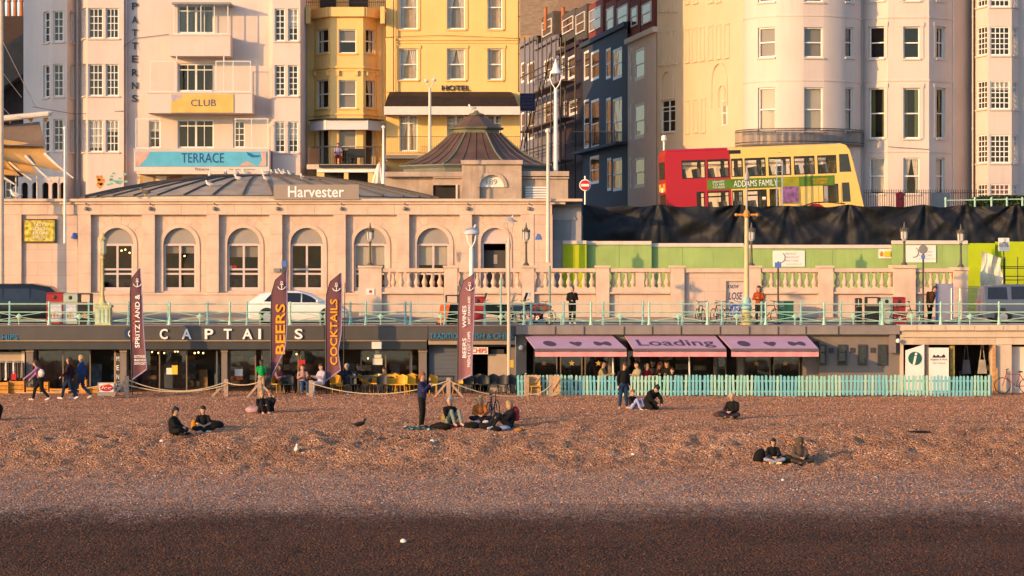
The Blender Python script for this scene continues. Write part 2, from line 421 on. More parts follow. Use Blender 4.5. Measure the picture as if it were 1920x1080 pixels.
def make_beach():
    def rng(a, b, s): n = int(round((b-a)/s)); return [a+(b-a)*i/n for i in range(n+1)]
    xs = [-400,-200,-100,-60,-40] + rng(-29, 29, 0.14) + [40,60,100,200,400]
    ys = [-900,-400,-60,0,20,35,45] + rng(50, 76, 0.2)[:-1] + rng(76, 92, 0.11)[:-1] + rng(92, 113, 0.22)
    nx = len(xs); v = [(x, y, beach_z(x, y)) for y in ys for x in xs]
    f = [(j*nx+i, j*nx+i+1, (j+1)*nx+i+1, (j+1)*nx+i) for j in range(len(ys)-1) for i in range(nx-1)]
    me = bpy.data.meshes.new('beach'); me.from_pydata(v, [], f); me.update()
    me.polygons.foreach_set('use_smooth', [True]*len(f))
    m = bpy.data.materials.new('shingle'); m.use_nodes = True; t = m.node_tree; N = t.nodes; L = t.links; b = N['Principled BSDF']
    tc = N.new('ShaderNodeTexCoord'); pos = tc.outputs['Object']
    vo = N.new('ShaderNodeTexVoronoi'); vo.inputs['Scale'].default_value = 16; L.new(pos, vo.inputs['Vector'])
    sp = N.new('ShaderNodeSeparateColor'); L.new(vo.outputs['Color'], sp.inputs[0])
    rp = N.new('ShaderNodeValToRGB'); L.new(sp.outputs[0], rp.inputs[0]); cr = rp.color_ramp; cr.interpolation = 'CONSTANT'
    cols = [(0,(0.17,0.075,0.04)),(0.11,(0.385,0.18,0.095)),(0.32,(0.47,0.23,0.118)),(0.55,(0.52,0.265,0.138)),(0.74,(0.43,0.24,0.15)),(0.86,(0.54,0.305,0.19)),(0.945,(0.64,0.42,0.29)),(0.98,(0.78,0.62,0.50))]
    while len(cr.elements) < len(cols): cr.elements.new(0.5)
    for el, (p_, c_) in zip(cr.elements, cols): el.position = p_; el.color = c_ + (1,)
    nz = N.new('ShaderNodeTexNoise'); nz.inputs['Scale'].default_value = 0.5; nz.inputs['Detail'].default_value = 7; nz.inputs['Roughness'].default_value = 0.65; L.new(pos, nz.inputs['Vector'])
    rr = N.new('ShaderNodeMapRange'); rr.inputs[1].default_value = 0.3; rr.inputs[2].default_value = 0.7; rr.inputs[3].default_value = 0.86; rr.inputs[4].default_value = 1.32; L.new(nz.outputs[0], rr.inputs[0])
    mu = N.new('ShaderNodeMix'); mu.data_type = 'RGBA'; mu.blend_type = 'MULTIPLY'; mu.inputs[0].default_value = 1; L.new(rp.outputs[0], mu.inputs[6]); L.new(rr.outputs[0], mu.inputs[7])
    # greyer colour on the lower terrace; below, damp shingle darkened further by painted-in shade
    sx = N.new('ShaderNodeSeparateXYZ'); L.new(pos, sx.inputs[0])
    nw = N.new('ShaderNodeTexNoise'); nw.inputs['Scale'].default_value = 0.3; nw.inputs['Detail'].default_value = 9; nw.inputs['Roughness'].default_value = 0.7; L.new(pos, nw.inputs['Vector'])
    yj = N.new('ShaderNodeMath'); yj.operation = 'MULTIPLY_ADD'; yj.inputs[1].default_value = 2.6; L.new(sp.outputs[1], yj.inputs[0]); L.new(sx.outputs[1], yj.inputs[2])
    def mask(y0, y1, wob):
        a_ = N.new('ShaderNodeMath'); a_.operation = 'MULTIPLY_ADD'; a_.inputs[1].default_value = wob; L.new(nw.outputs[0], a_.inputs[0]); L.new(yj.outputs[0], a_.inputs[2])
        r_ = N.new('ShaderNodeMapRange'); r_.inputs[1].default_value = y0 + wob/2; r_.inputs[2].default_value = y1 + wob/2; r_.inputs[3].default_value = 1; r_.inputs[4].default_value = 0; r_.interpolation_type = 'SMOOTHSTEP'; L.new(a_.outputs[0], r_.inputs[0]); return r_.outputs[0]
    grey = mask(76.5, 80.0, 9.0); wet_shade = mask(67.8, 71.6, 6.5)
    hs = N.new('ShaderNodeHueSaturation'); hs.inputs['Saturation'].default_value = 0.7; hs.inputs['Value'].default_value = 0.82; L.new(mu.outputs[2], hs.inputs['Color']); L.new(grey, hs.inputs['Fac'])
    wm = N.new('ShaderNodeMix'); wm.data_type = 'RGBA'; wm.blend_type = 'MULTIPLY'; wm.inputs[7].default_value = (0.245,0.165,0.095,1); L.new(wet_shade, wm.inputs[0]); L.new(hs.outputs[0], wm.inputs[6])
    mps = N.new('ShaderNodeMapping'); mps.inputs['Scale'].default_value = (0.10,0.55,1); L.new(pos, mps.inputs[0])
    ns = N.new('ShaderNodeTexNoise'); ns.inputs['Scale'].default_value = 1.0; ns.inputs['Detail'].default_value = 7; ns.inputs['Roughness'].default_value = 0.6; L.new(mps.outputs[0], ns.inputs['Vector'])
    rs_ = N.new('ShaderNodeMapRange'); rs_.inputs[1].default_value = 0.35; rs_.inputs[2].default_value = 0.68; rs_.inputs[3].default_value = 0.76; rs_.inputs[4].default_value = 1.14; L.new(ns.outputs[0], rs_.inputs[0])
    mz = N.new('ShaderNodeMix'); mz.data_type = 'RGBA'; mz.blend_type = 'MULTIPLY'; mz.inputs[0].default_value = 1; L.new(wm.outputs[2], mz.inputs[6]); L.new(rs_.outputs[0], mz.inputs[7])
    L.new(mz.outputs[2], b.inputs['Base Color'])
    rg = N.new('ShaderNodeMapRange'); rg.inputs[3].default_value = 0.88; rg.inputs[4].default_value = 0.72; L.new(wet_shade, rg.inputs[0]); L.new(rg.outputs[0], b.inputs['Roughness'])
    b.inputs['Specular IOR Level'].default_value = 0.12
    inv = N.new('ShaderNodeMath'); inv.operation = 'SUBTRACT'; inv.inputs[0].default_value = 1; L.new(vo.outputs['Distance'], inv.inputs[1])
    bp = N.new('ShaderNodeBump'); bp.inputs['Strength'].default_value = 1.0; bp.inputs['Distance'].default_value = 0.11; L.new(inv.outputs[0], bp.inputs['Height']); L.new(bp.outputs[0], b.inputs['Normal'])
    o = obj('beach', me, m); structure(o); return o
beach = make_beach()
def make_pebbles():
    """loose stones lying on the shingle, scattered by geometry nodes"""
    ms = []
    m = bpy.data.materials.new('loose_pebble'); m.use_nodes = True; N = m.node_tree.nodes; L = m.node_tree.links; b = N['Principled BSDF']; b.inputs['Roughness'].default_value = 0.85; b.inputs['Specular IOR Level'].default_value = 0.12
    oi = N.new('ShaderNodeObjectInfo'); rp = N.new('ShaderNodeValToRGB'); rp.color_ramp.interpolation = 'CONSTANT'; L.new(oi.outputs['Random'], rp.inputs[0])
    cols = [(0,(0.24,0.10,0.055)),(0.15,(0.38,0.16,0.085)),(0.45,(0.49,0.22,0.12)),(0.7,(0.43,0.235,0.15)),(0.88,(0.56,0.32,0.20)),(0.985,(0.70,0.62,0.56))]
    while len(rp.color_ramp.elements) < len(cols): rp.color_ramp.elements.new(0.5)
    for el, (p_, c_) in zip(rp.color_ramp.elements, cols): el.position = p_; el.color = c_ + (1,)
    geo = N.new('ShaderNodeNewGeometry'); sx = N.new('ShaderNodeSeparateXYZ'); L.new(geo.outputs['Position'], sx.inputs[0])
    wr = N.new('ShaderNodeMapRange'); wr.inputs[1].default_value = 68.4; wr.inputs[2].default_value = 70.4; wr.inputs[3].default_value = 1; wr.inputs[4].default_value = 0; L.new(sx.outputs[1], wr.inputs[0])  # loose stones on the lower beach get the same damp and painted-shade darkening
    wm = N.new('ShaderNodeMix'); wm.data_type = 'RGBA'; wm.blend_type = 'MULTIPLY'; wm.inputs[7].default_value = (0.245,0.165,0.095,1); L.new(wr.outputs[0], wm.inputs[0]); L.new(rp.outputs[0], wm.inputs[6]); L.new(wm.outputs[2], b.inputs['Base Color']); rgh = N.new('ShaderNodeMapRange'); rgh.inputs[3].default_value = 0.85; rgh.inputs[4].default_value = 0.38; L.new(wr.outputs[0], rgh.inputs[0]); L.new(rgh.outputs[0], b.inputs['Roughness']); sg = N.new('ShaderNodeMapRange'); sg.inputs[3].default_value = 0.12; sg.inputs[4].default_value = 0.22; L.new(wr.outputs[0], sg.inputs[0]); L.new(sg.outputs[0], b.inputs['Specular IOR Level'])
    # scatter surface: the part of the beach in view
    v = []; f = []; ys = [52+1.0*i for i in range(59)]
    for y in ys:
        for k in range(25): x = (k-12)/12*(y*0.205+0.5); v.append((x, y, beach_z(x, y)))
    for j in range(len(ys)-1):
        for i in range(24): f.append((j*25+i, j*25+i+1, (j+1)*25+i+1, (j+1)*25+i))
    me = bpy.data.meshes.new('loose_pebbles'); me.from_pydata(v, [], f); me.update(); me.materials.append(m)
    o = bpy.data.objects.new('loose_pebbles', me); COL.objects.link(o); stuff(o); o['label'] = 'loose brown and grey pebbles strewn over the beach'; o['category'] = 'pebbles'
    ng = bpy.data.node_groups.new('scatter_pebbles', 'GeometryNodeTree')
    ng.interface.new_socket('Geometry', in_out='INPUT', socket_type='NodeSocketGeometry'); ng.interface.new_socket('Geometry', in_out='OUTPUT', socket_type='NodeSocketGeometry')
    N = ng.nodes; L = ng.links; gi = N.new('NodeGroupInput'); go = N.new('NodeGroupOutput')
    dp = N.new('GeometryNodeDistributePointsOnFaces'); dp.inputs['Density'].default_value = 55; L.new(gi.outputs[0], dp.inputs['Mesh'])
    # sit the points on the real ground
    rc = N.new('GeometryNodeRaycast'); oinf = N.new('GeometryNodeObjectInfo'); oinf.inputs['Object'].default_value = beach; L.new(oinf.outputs['Geometry'], rc.inputs['Target Geometry'])
    pz = N.new('GeometryNodeInputPosition'); va = N.new('ShaderNodeVectorMath'); va.operation = 'ADD'; va.inputs[1].default_value = (0,0,2); L.new(pz.outputs[0], va.inputs[0])
    L.new(va.outputs[0], rc.inputs['Source Position']); rc.inputs['Ray Direction'].default_value = (0,0,-1); rc.inputs['Ray Length'].default_value = 5
    spn = N.new('GeometryNodeSetPosition'); L.new(dp.outputs['Points'], spn.inputs['Geometry']); L.new(rc.outputs['Hit Position'], spn.inputs['Position'])
    ic = N.new('GeometryNodeMeshIcoSphere'); ic.inputs['Radius'].default_value = 1; ic.inputs['Subdivisions'].default_value = 2
    sm = N.new('GeometryNodeSetMaterial'); sm.inputs['Material'].default_value = m; L.new(ic.outputs[0], sm.inputs[0])
    ip = N.new('GeometryNodeInstanceOnPoints'); L.new(spn.outputs[0], ip.inputs['Points']); L.new(sm.outputs[0], ip.inputs['Instance'])
    rv = N.new('FunctionNodeRandomValue'); rv.data_type = 'FLOAT_VECTOR'; rv.inputs[0].default_value = (0.011,0.012,0.008); rv.inputs[1].default_value = (0.03,0.035,0.022); L.new(rv.outputs[0], ip.inputs['Scale'])
    rr = N.new('FunctionNodeRandomValue'); rr.data_type = 'FLOAT_VECTOR'; rr.inputs[0].default_value = (-0.5,-0.5,0); rr.inputs[1].default_value = (0.5,0.5,6.28); L.new(rr.outputs[0], ip.inputs['Rotation'])
    L.new(ip.outputs[0], go.inputs[0])
    md = o.modifiers.new('scatter', 'NODES'); md.node_group = ng
    return o
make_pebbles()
# sea behind the camera, to the horizon
mb = MB(); mb.face([(-1500,-1500,-3.9),(1500,-1500,-3.9),(1500,36,-3.9),(-1500,36,-3.9)])
structure(mb.build('sea', mat('sea_water', (0.05,0.08,0.09), 0.12, 0.2, scale=0.05, bump=0.5, bscale=0.8, spec=0.5)))
PROM = 2.97
asphalt = mat('asphalt', (0.10,0.09,0.088), 0.9, 0.2, scale=1.5, bump=0.3, bscale=80)
paving = mat('paving', (0.30,0.25,0.22), 0.85, 0.12, scale=2, bump=0.2, bscale=30)
# promenade deck: paved walk, road, kerbs; the rear pavement rises to the building line
mb = MB(); mb.box(-160,160,110.45,114.6,2.60,PROM); structure(mb.build('promenade_pavement', paving))
mb = MB(); mb.hexa([(-160,114.6,2.4),(160,114.6,2.4),(160,120.0,2.4),(-160,120.0,2.4),(-160,114.6,PROM-0.06),(160,114.6,PROM-0.06),(160,120.0,PROM+0.02),(-160,120.0,PROM+0.02)]); structure(mb.build('promenade_road', asphalt))
mb = MB(); mb.hexa([(-160,120.0,2.3),(160,120.0,2.3),(160,131.0,2.3),(-160,131.0,2.3),(-160,120.0,PROM+0.14),(160,120.0,PROM+0.14),(160,131.0,PROM+0.5),(-160,131.0,PROM+0.5)]); structure(mb.build('rear_pavement', paving))
mb = MB(); mb.box(-160,160,114.48,114.72,2.7,PROM+0.012); structure(mb.build('kerb', MATS['stone']))
mb = MB(); 
for k in range(60): mb.box(-90+3*k,-88.4+3*k,117.2,117.32,PROM-0.012,PROM-0.008)
structure(mb.build('road_marking', mat('road_paint',(0.7,0.7,0.68),0.7,0.15,scale=8)))
# upper town on its terrace: road, pavement, ground to the horizon
UP = 8.0
mb = MB(); mb.box(-160,160,131.6,142.0,2.3,7.36); structure(mb.build('upper_road', asphalt))
mb = MB(); mb.hexa([(-160,142,2.3),(160,142,2.3),(160,149,2.3),(-160,149,2.3),(-160,142,7.49),(160,142,7.49),(160,149,UP+0.12),(-160,149,UP+0.12)]); structure(mb.build('upper_pavement', paving))
mb = MB(); mb.box(-1500,1500,149.0,1800,2.3,UP+0.10); structure(mb.build('ground', paving))
mb = MB(); mb.box(X(1085,130.6),160,130.6,131.6,3.0,UP+0.1); structure(mb.build('retaining_wall', MATS['stone']))
mb = MB(); mb.box(-160,X(-30,131),131.0,131.6,3.0,UP+0.1); structure(mb.build('retaining_wall', MATS['stone']))
# ================================================================ SHOPS UNDER THE PROMENADE
DG = 110.0
dk = mat('charcoal_fascia', (0.075,0.07,0.07), 0.55, 0.10, scale=1.2, streak=0.2, dirt=(0.13,0.11,0.10))
dk2 = mat('charcoal_band', (0.05,0.05,0.052), 0.5, 0.1)
brown = mat('taupe_render', (0.20,0.165,0.15), 0.75, 0.1, scale=1.2, streak=0.25)
alu = mat('window_frame_dark', (0.20,0.155,0.12), 0.5, 0.1)
trim = mat('fascia_trim', (0.33,0.25,0.19), 0.6, 0.1)
blueg = mat('blue_grey_shutter', (0.10,0.11,0.14), 0.5, 0.06)
beige = mat('beige_panel', (0.42,0.33,0.26), 0.75, 0.08)
tile = mat('shop_floor', (0.12,0.10,0.09), 0.7, 0.2)
tealtxt = mat('teal_lettering', (0.02,0.22,0.42), 0.5, 0.05)
whitetxt = mat('white_lettering', (0.82,0.80,0.80), 0.45, 0.03)
bulb = mat('warm_bulb', (1.0,0.62,0.2), 0.4, 0.0, emit=3.0)
def pbox(mb, px0, py0, px1, py1, d0, d1, mi=0):
    """a box whose front face fills a pixel rectangle at depth d0 and reaches back to d1"""
    mb.box(X(px0,d0), X(px1,d0), d0, d1, Z(py1,d0), Z(py0,d0), mi)
def part(th, name, m, *boxes):
    mb = MB()
    for b in boxes: pbox(mb, *b)
    return mb.build(name, m, th)
def rail_stub(): pass
def shop_window(th, px0, py0, px1, py1, d, frame=None, mull=0, gm='shop_glass'):
    mb = MB(); fw = 0.05; x0, x1, z0, z1 = X(px0,d), X(px1,d), Z(py1,d), Z(py0,d)
    mb.box(x0,x0+fw,d,d+0.1,z0,z1); mb.box(x1-fw,x1,d,d+0.1,z0,z1); mb.box(x0+fw,x1-fw,d,d+0.1,z0,z0+fw*2); mb.box(x0+fw,x1-fw,d,d+0.1,z1-fw,z1)
    for k in range(mull):
        u = x0+(x1-x0)*(k+1)/(mull+1); mb.box(u-fw/2,u+fw/2,d+0.01,d+0.09,z0+fw*2,z1-fw)
    wn = mb.build('shop_window', frame or alu, th)
    for k in range(mull+1):
        ua = x0+(x1-x0)*k/(mull+1)+(fw if k == 0 else fw/2); ub = x0+(x1-x0)*(k+1)/(mull+1)-(fw if k == mull else fw/2)
        q = MB(); q.face([(ua,d+0.05,z0+fw*2),(ub,d+0.05,z0+fw*2),(ub,d+0.05,z1-fw),(ua,d+0.05,z1-fw)]); q.build('pane', MATS[gm], wn)
    return wn
shelfm = [mat('shelf_goods_%d' % i, c, 0.7, 0.5, scale=4) for i, c in enumerate(((0.20,0.12,0.07),(0.10,0.13,0.17),(0.30,0.26,0.22),(0.22,0.07,0.05)))]
def shop_fit(th, px0, px1, back):
    # shelving, tables and pictures at the back of the shop, seen dimly through the glass
    rk = random.Random(int(px0)+3); px = px0+6
    while px < px1-20:
        w_ = rk.uniform(10,26); d_ = back-rk.uniform(0.4,2.2); k = rk.randrange(4); x0, x1 = X(px,d_), X(px+w_,d_)
        if k < 2:
            q = MB(); q.box(x0,x1,d_,d_+0.3,0.121,0.9+0.3*k); q.build('counter', shelfm[k], th)
        else:
            for j in range(4): q = MB(); q.box(x0,x1,d_,d_+0.25,0.5+0.42*j,0.66+0.42*j+rk.uniform(0,0.1)); q.build('shelf', shelfm[rk.randrange(4)], th)
        px += w_+rk.uniform(4,22)
def shop_core(th, px0, px1, back=115.5):
    shop_fit(th, px0, px1, back)
    x0, x1 = X(px0,DG), X(px1,DG)
    mb = MB(); mb.box(x0+0.02,x1-0.02,110.6,back,0.0,0.12); mb.build('floor', tile, th)
    mb = MB(); mb.box(x0+0.02,x1-0.02,back,back+0.2,0.0,2.6); mb.build('back_wall', mat('shop_back_wall',(0.10,0.085,0.08),0.85,0.4,scale=0.8), th)
    for xa in (x0+0.01, x1-0.13): mb = MB(); mb.box(xa,xa+0.12,111.2,back,0.12,2.59); mb.build('side_wall', MATS['dark_interior'], th)
# --- left gift shop and the bar with the long dark fascia
bar = thing('seafront_bar', 'charcoal seafront bar with white spaced lettering on its long fascia', 'bar', (X(500,DG),DG,0))
shop_core(bar, 60, 800)
part(bar, 'fascia', dk, (-700,612,802,637,110,110.9))
part(bar, 'trim', trim, (-700,637.2,800,640,110.06,110.5))
part(bar, 'lower_band', dk2, (-700,640.2,800,655,110.15,111.0))
part(bar, 'coping', brown, (-700,609.8,802,611.8,109.95,110.44))
for i, ch in enumerate('CAPTAINS'):
    cx = [307,350,392,427,464,487,525,560][i]; wd = [15,18,16,15,19,5,15,15][i]
    text(bar, ch, whitetxt, cx-wd/2, 616.5, cx+wd/2, 636, 109.94, 'letter', extr=0.03, bold=0.02)
text(bar, 'CHIPS', tealtxt, -8, 627, 33, 637, 109.96, 'letter', extr=0.01)
text(bar, 'TRADITIONAL', tealtxt, 806, 625, 880, 635, 109.96, 'letter', extr=0.01)
text(bar, 'FISH & CHIPS', tealtxt, 884, 625, 962, 635, 109.96, 'letter', extr=0.01)
q = MB(); c_ = P(245,625,109.93); q.lathe((0,0,0), [(0.27,0),(0.27,0.04)], 20); me = q.mesh('roundel'); me.transform(Matrix.Translation(c_) @ Matrix.Rotation(R(90),4,'X')); me.transform(Matrix.Translation(-Vector(root_loc(bar)))); obj('roundel', me, mat('navy_sign',(0.02,0.04,0.10),0.5), bar)
text(bar, 'C', whitetxt, 240, 619, 250, 632, 109.86, 'letter')
for px0, px1 in ((49,62),(225,237),(415,426),(785,800)):
    part(bar, 'pillar', brown, (px0,655.2,px1,747,110.5,111.2))
    part(bar, 'pillar_cap', trim, (px0-1,655.2,px1+1,660,110.42,110.49))
for a, b, mu in ((66,170,1),(247,351,1),(430,480,0),(490,560,1),(562,612,0),(676,770,1)):
    shop_window(bar, a, 656, b, 746 if a != 676 else 708, 111.1, mull=mu)
part(bar, 'counter', dk2, (676,708.2,772,745,111.0,111.6))
[part(bar, 'door_frame', trim, b_) for b_ in ((214,658,217,745,110.7,110.85),(405,658,408,745,110.7,110.85),(770,658,773,708,110.95,111.08))]
part(bar, 'menu_panel', dk2, (217.5,662,224.5,740,110.62,110.7))
for i, ch in enumerate('MENU'): text(bar, ch, whitetxt, 218.5, 668+17*i, 223.5, 677+17*i, 110.6, 'letter')
wh = mat('white_notice', (0.75,0.70,0.66), 0.6, 0.05)
for r in ((697,641,716,654),(703,657,712,663),(701,664,715,671),(699,672,717,684)): part(bar, 'notice', wh, (*r,110.1 if r[1] < 655 else 111.04,110.14 if r[1] < 655 else 111.08))
part(bar, 'notice', wh, (440,692,455,705,111.04,111.07)); part(bar, 'notice', wh, (312,690,328,702,111.04,111.07))
part(bar, 'notice', mat('yellow_notice',(0.75,0.5,0.05),0.6), (322,685,333,702,111.0,111.03)); part(bar, 'red_notice', mat('red_sign',(0.5,0.03,0.03),0.5), (560,675,572,688,111.0,111.04))
for k, (px, py) in enumerate(((285,660),(297,662),(308,662),(328,659),(333,659),(365,662),(372,661),(381,662),(690,672),(556,664))):
    q = MB(); q.ell(P(px,py,112.2),0.035,0.035,0.04,8,6); b_ = q.build('bulb', bulb, bar)
# gift stall on the far left, with clothes rail
gs = thing('gift_shop', 'gift shop with beige blind left of the charcoal bar', 'shop', (X(20,DG),DG,0))
shop_core(gs, -160, 50); part(gs, 'side_unit', brown, (-700,655.2,-162,747,110.6,112.0))
part(gs, 'blind', beige, (-160,660,44,684,111.0,111.1)); part(gs, 'blind_end', MATS['cream_trim'], (40.5,658,46,690,110.9,110.99))
for i, (px, c) in enumerate([(2,'4a4038'),(7,'2e2a28'),(12,'d8cfc4'),(17,'383432'),(22,'2a2624'),(26,'e6ded6'),(30,'4a4442'),(34,'5a5048'),(38,'36302c'),(42,'8a7a6a')]):
    mb = MB(); d_ = 110.3+0.03*(i%3); x_ = X(px,d_); z1 = Z(680,d_); 
    mb.hexa([(x_-0.055,d_-0.2,0.65+0.1*(i%2)),(x_+0.055,d_-0.2,0.65+0.1*(i%2)),(x_+0.05,d_+0.2,0.65),(x_-0.05,d_+0.2,0.65),(x_-0.03,d_-0.17,z1),(x_+0.03,d_-0.17,z1),(x_+0.03,d_+0.17,z1),(x_-0.03,d_+0.17,z1)])
    mb.tube([(x_,d_,z1),(x_,d_,z1+0.08)],0.012,5)
    nm = {'4a4038':'olive brown','2e2a28':'black','d8cfc4':'cream','383432':'charcoal','2a2624':'jet black','e6ded6':'white','4a4442':'slate','5a5048':'khaki','36302c':'dark brown','8a7a6a':'tan'}[c]
    tag(mb.build('hanging_garment', mat('garment_%d' % i, H(c), 0.9, 0.2, scale=9)), '%s garment hanging on the rail of the left gift shop' % nm, 'garment', 'clothes on the rail')
mb = MB(); mb.tube([(X(-60,110.4),110.4,Z(678,110.4)),(X(45,110.4),110.4,Z(678,110.4))],0.018,6)
for px in (-60,-2,45): mb.tube([(X(px,110.4),110.4,0.1),(X(px,110.4),110.4,Z(678,110.4))],0.02,6)
tag(mb.build('clothes_rail', MATS['steel']), 'metal clothes rail in front of the left gift shop', 'rail')
q = MB(); q.box(X(22,109.7),X(31,109.7),109.6,109.8,Z(712,109.7),Z(701,109.7)); q.tube([(X(23,109.7),109.7,Z(701,109.7)),(X(26.5,109.7),109.7,Z(696,109.7)),(X(30,109.7),109.7,Z(701,109.7))],0.012,5)
tag(q.build('red_bag', mat('red_cloth',(0.45,0.02,0.03),0.8)), 'small red bag hanging among the clothes of the gift shop', 'bag')
orange = mat('orange_timber', (0.55,0.24,0.04), 0.7, 0.25, scale=6)
for i, (px0, px1, py0, dd) in enumerate(((-12,15,716,109.3),(17,45,714,109.5),(49,74,726,109.4),(82,90,716,109.6),(93,128,728,109.4),(148,162,712,109.3),(164,183,724,109.5))):
    t = thing('timber_crate', ['big orange timber crate at the far left edge under the clothes','orange timber crate under the red bag at the gift shop','low orange crate behind the walker in pink','narrow upright orange crate right of the walker in pink','wide low crate left of the walker in maroon','tall orange crate behind the walker in blue','low crate beside the red advertising board'][i], 'crate', (X((px0+px1)/2,dd),dd,0.12))
    n = max(2, int((742-py0)/8)); x0, x1 = X(px0,dd), X(px1,dd); zt = Z(py0,dd); h = (zt-0.12)/n
    for k in range(n):
        q = MB(); q.box(x0,x1,dd,dd+0.03,0.12+k*h+0.01,0.12+(k+1)*h-0.015); q.build('plank', orange, t)
    for s_ in (x0, x1-0.05):
        q = MB(); q.box(s_,s_+0.05,dd+0.032,dd+0.4,0.12,zt); q.build('side', orange, t)
# --- fish and chips kiosk
ch = thing('chip_shop', 'fish and chips kiosk with a red lettered CHIPS board', 'kiosk', (X(880,DG),DG,0))
shop_core(ch, 802, 966)
part(ch, 'fascia', dk, (803,612,966,638,110.01,110.9)); part(ch, 'trim', trim, (803,638.2,966,646,110.1,110.8))
part(ch, 'coping', brown, (803,609.8,966,611.8,109.96,110.44))
part(ch, 'shutter', blueg, (804,650,858,743,110.8,110.9)); part(ch, 'shutter_box', dk2, (803,646.2,966,650,110.5,110.95))
for k in range(11): part(ch, 'shutter_slat', blueg, (805,652+8*k,857,658.6+8*k,110.77,110.799))
part(ch, 'pier', brown, (858,650.2,886,743,110.7,111.2)); part(ch, 'panel', beige, (915,664,950,743,110.7,110.8)); part(ch, 'pier', brown, (950.5,650.2,966,743,110.6,111.3))
part(ch, 'signboard', wh, (883,651,915,664,110.4,110.45)); text(ch, 'CHIPS', mat('red_lettering',(0.5,0.02,0.03),0.5), 885, 653, 913, 662, 110.39, 'lettering', bold=0.02)
part(ch, 'vent', dk2, (920,655,945,664,110.72,110.8))
# --- café with pink awnings
lo = thing('beach_cafe', 'taupe beach cafe with three pink awnings and dark windows', 'cafe', (X(1330,DG),DG,0))
shop_core(lo, 967, 1690)
part(lo, 'parapet', mat('grey_parapet',(0.22,0.19,0.18),0.7,0.1,streak=0.3), (967,610,1687,627,109.9,110.9))
for px in (1041,1095,1170,1223,1277,1350,1405,1459,1511,1572): part(lo, 'joint_cap', dk2, (px-0.6,612,px+0.6,626.5,109.86,109.895))
part(lo, 'wall', brown, (967,627.2,987,745,110.3,111.2)); part(lo, 'wall', brown, (1536,627.2,1689,745,110.3,110.6))
part(lo, 'lintel', brown, (987.5,627.2,1535.5,640,110.3,111.0))
for a, b, mu in ((1000,1045,0),(1050,1092,0),(1096,1142,0),(1175,1200,0),(1345,1362,0),(1395,1445,0),(1450,1500,0)):
    shop_window(lo, a, 640.5, b, 746, 110.9, mull=mu)
for a, b in ((1142.5,1150),(1163,1174),(1340,1344.5),(1383,1394.5),(1505,1535)): part(lo, 'pillar', brown, (a,640.3,b,746,110.6,111.3))
mb = MB()
for i, px in enumerate((1020,1072,1122,1418,1472)):
    d_ = 110.87; c_ = P(px,681,d_); pts = []
    for k in range(10): rr = 0.14 if k % 2 == 0 else 0.06; pts.append((rr*math.sin(k*math.pi/5), rr*math.cos(k*math.pi/5)))
    s_ = MB(); s_.prism(pts, Matrix.Translation(c_), 0.012); s_.build('star_sticker', mat('gold_sticker',(0.5,0.36,0.12),0.5), lo)
for px0, px1 in ((1536,1549),(1571,1587),(1609,1624),(1646,1662)):
    shop_window(lo, px0, 646, px1, 685, 110.2, frame=dk2)
    part(lo, 'window_back', MATS['dark_interior'], (px0+0.5,646.5,px1-0.5,684.5,110.285,110.297))
    part(lo, 'transom', dk2, (px0+1,660,px1-1,662,110.21,110.24))
for px0 in (1555,1594,1632): part(lo, 'vent', dk2, (px0,652,px0+8,661,110.24,110.299))
part(lo, 'camera_box', brown, (1668,625,1680,662,110.0,110.29)); 
q = MB(); q.ell(P(1684,639,109.9),0.1,0.1,0.1,10,7); q.build('security_lamp', MATS['white_paint'], lo)
q = MB(); q.ell(P(977,652,110.1),0.11,0.1,0.12,10,7); q.build('security_lamp', MATS['white_paint'], lo)
pink = mat('pink_awning', (0.56,0.33,0.42), 0.8, 0.06, scale=1.5)
pinkv = mat('pink_valance', (0.62,0.27,0.30), 0.8, 0.06)
inkm = mat('awning_print', (0.10,0.05,0.09), 0.7, 0.05)
AW = [((983,1147),(1003,1175)),((1171,1340),(1187,1362)),((1347,1511),(1371,1535))]
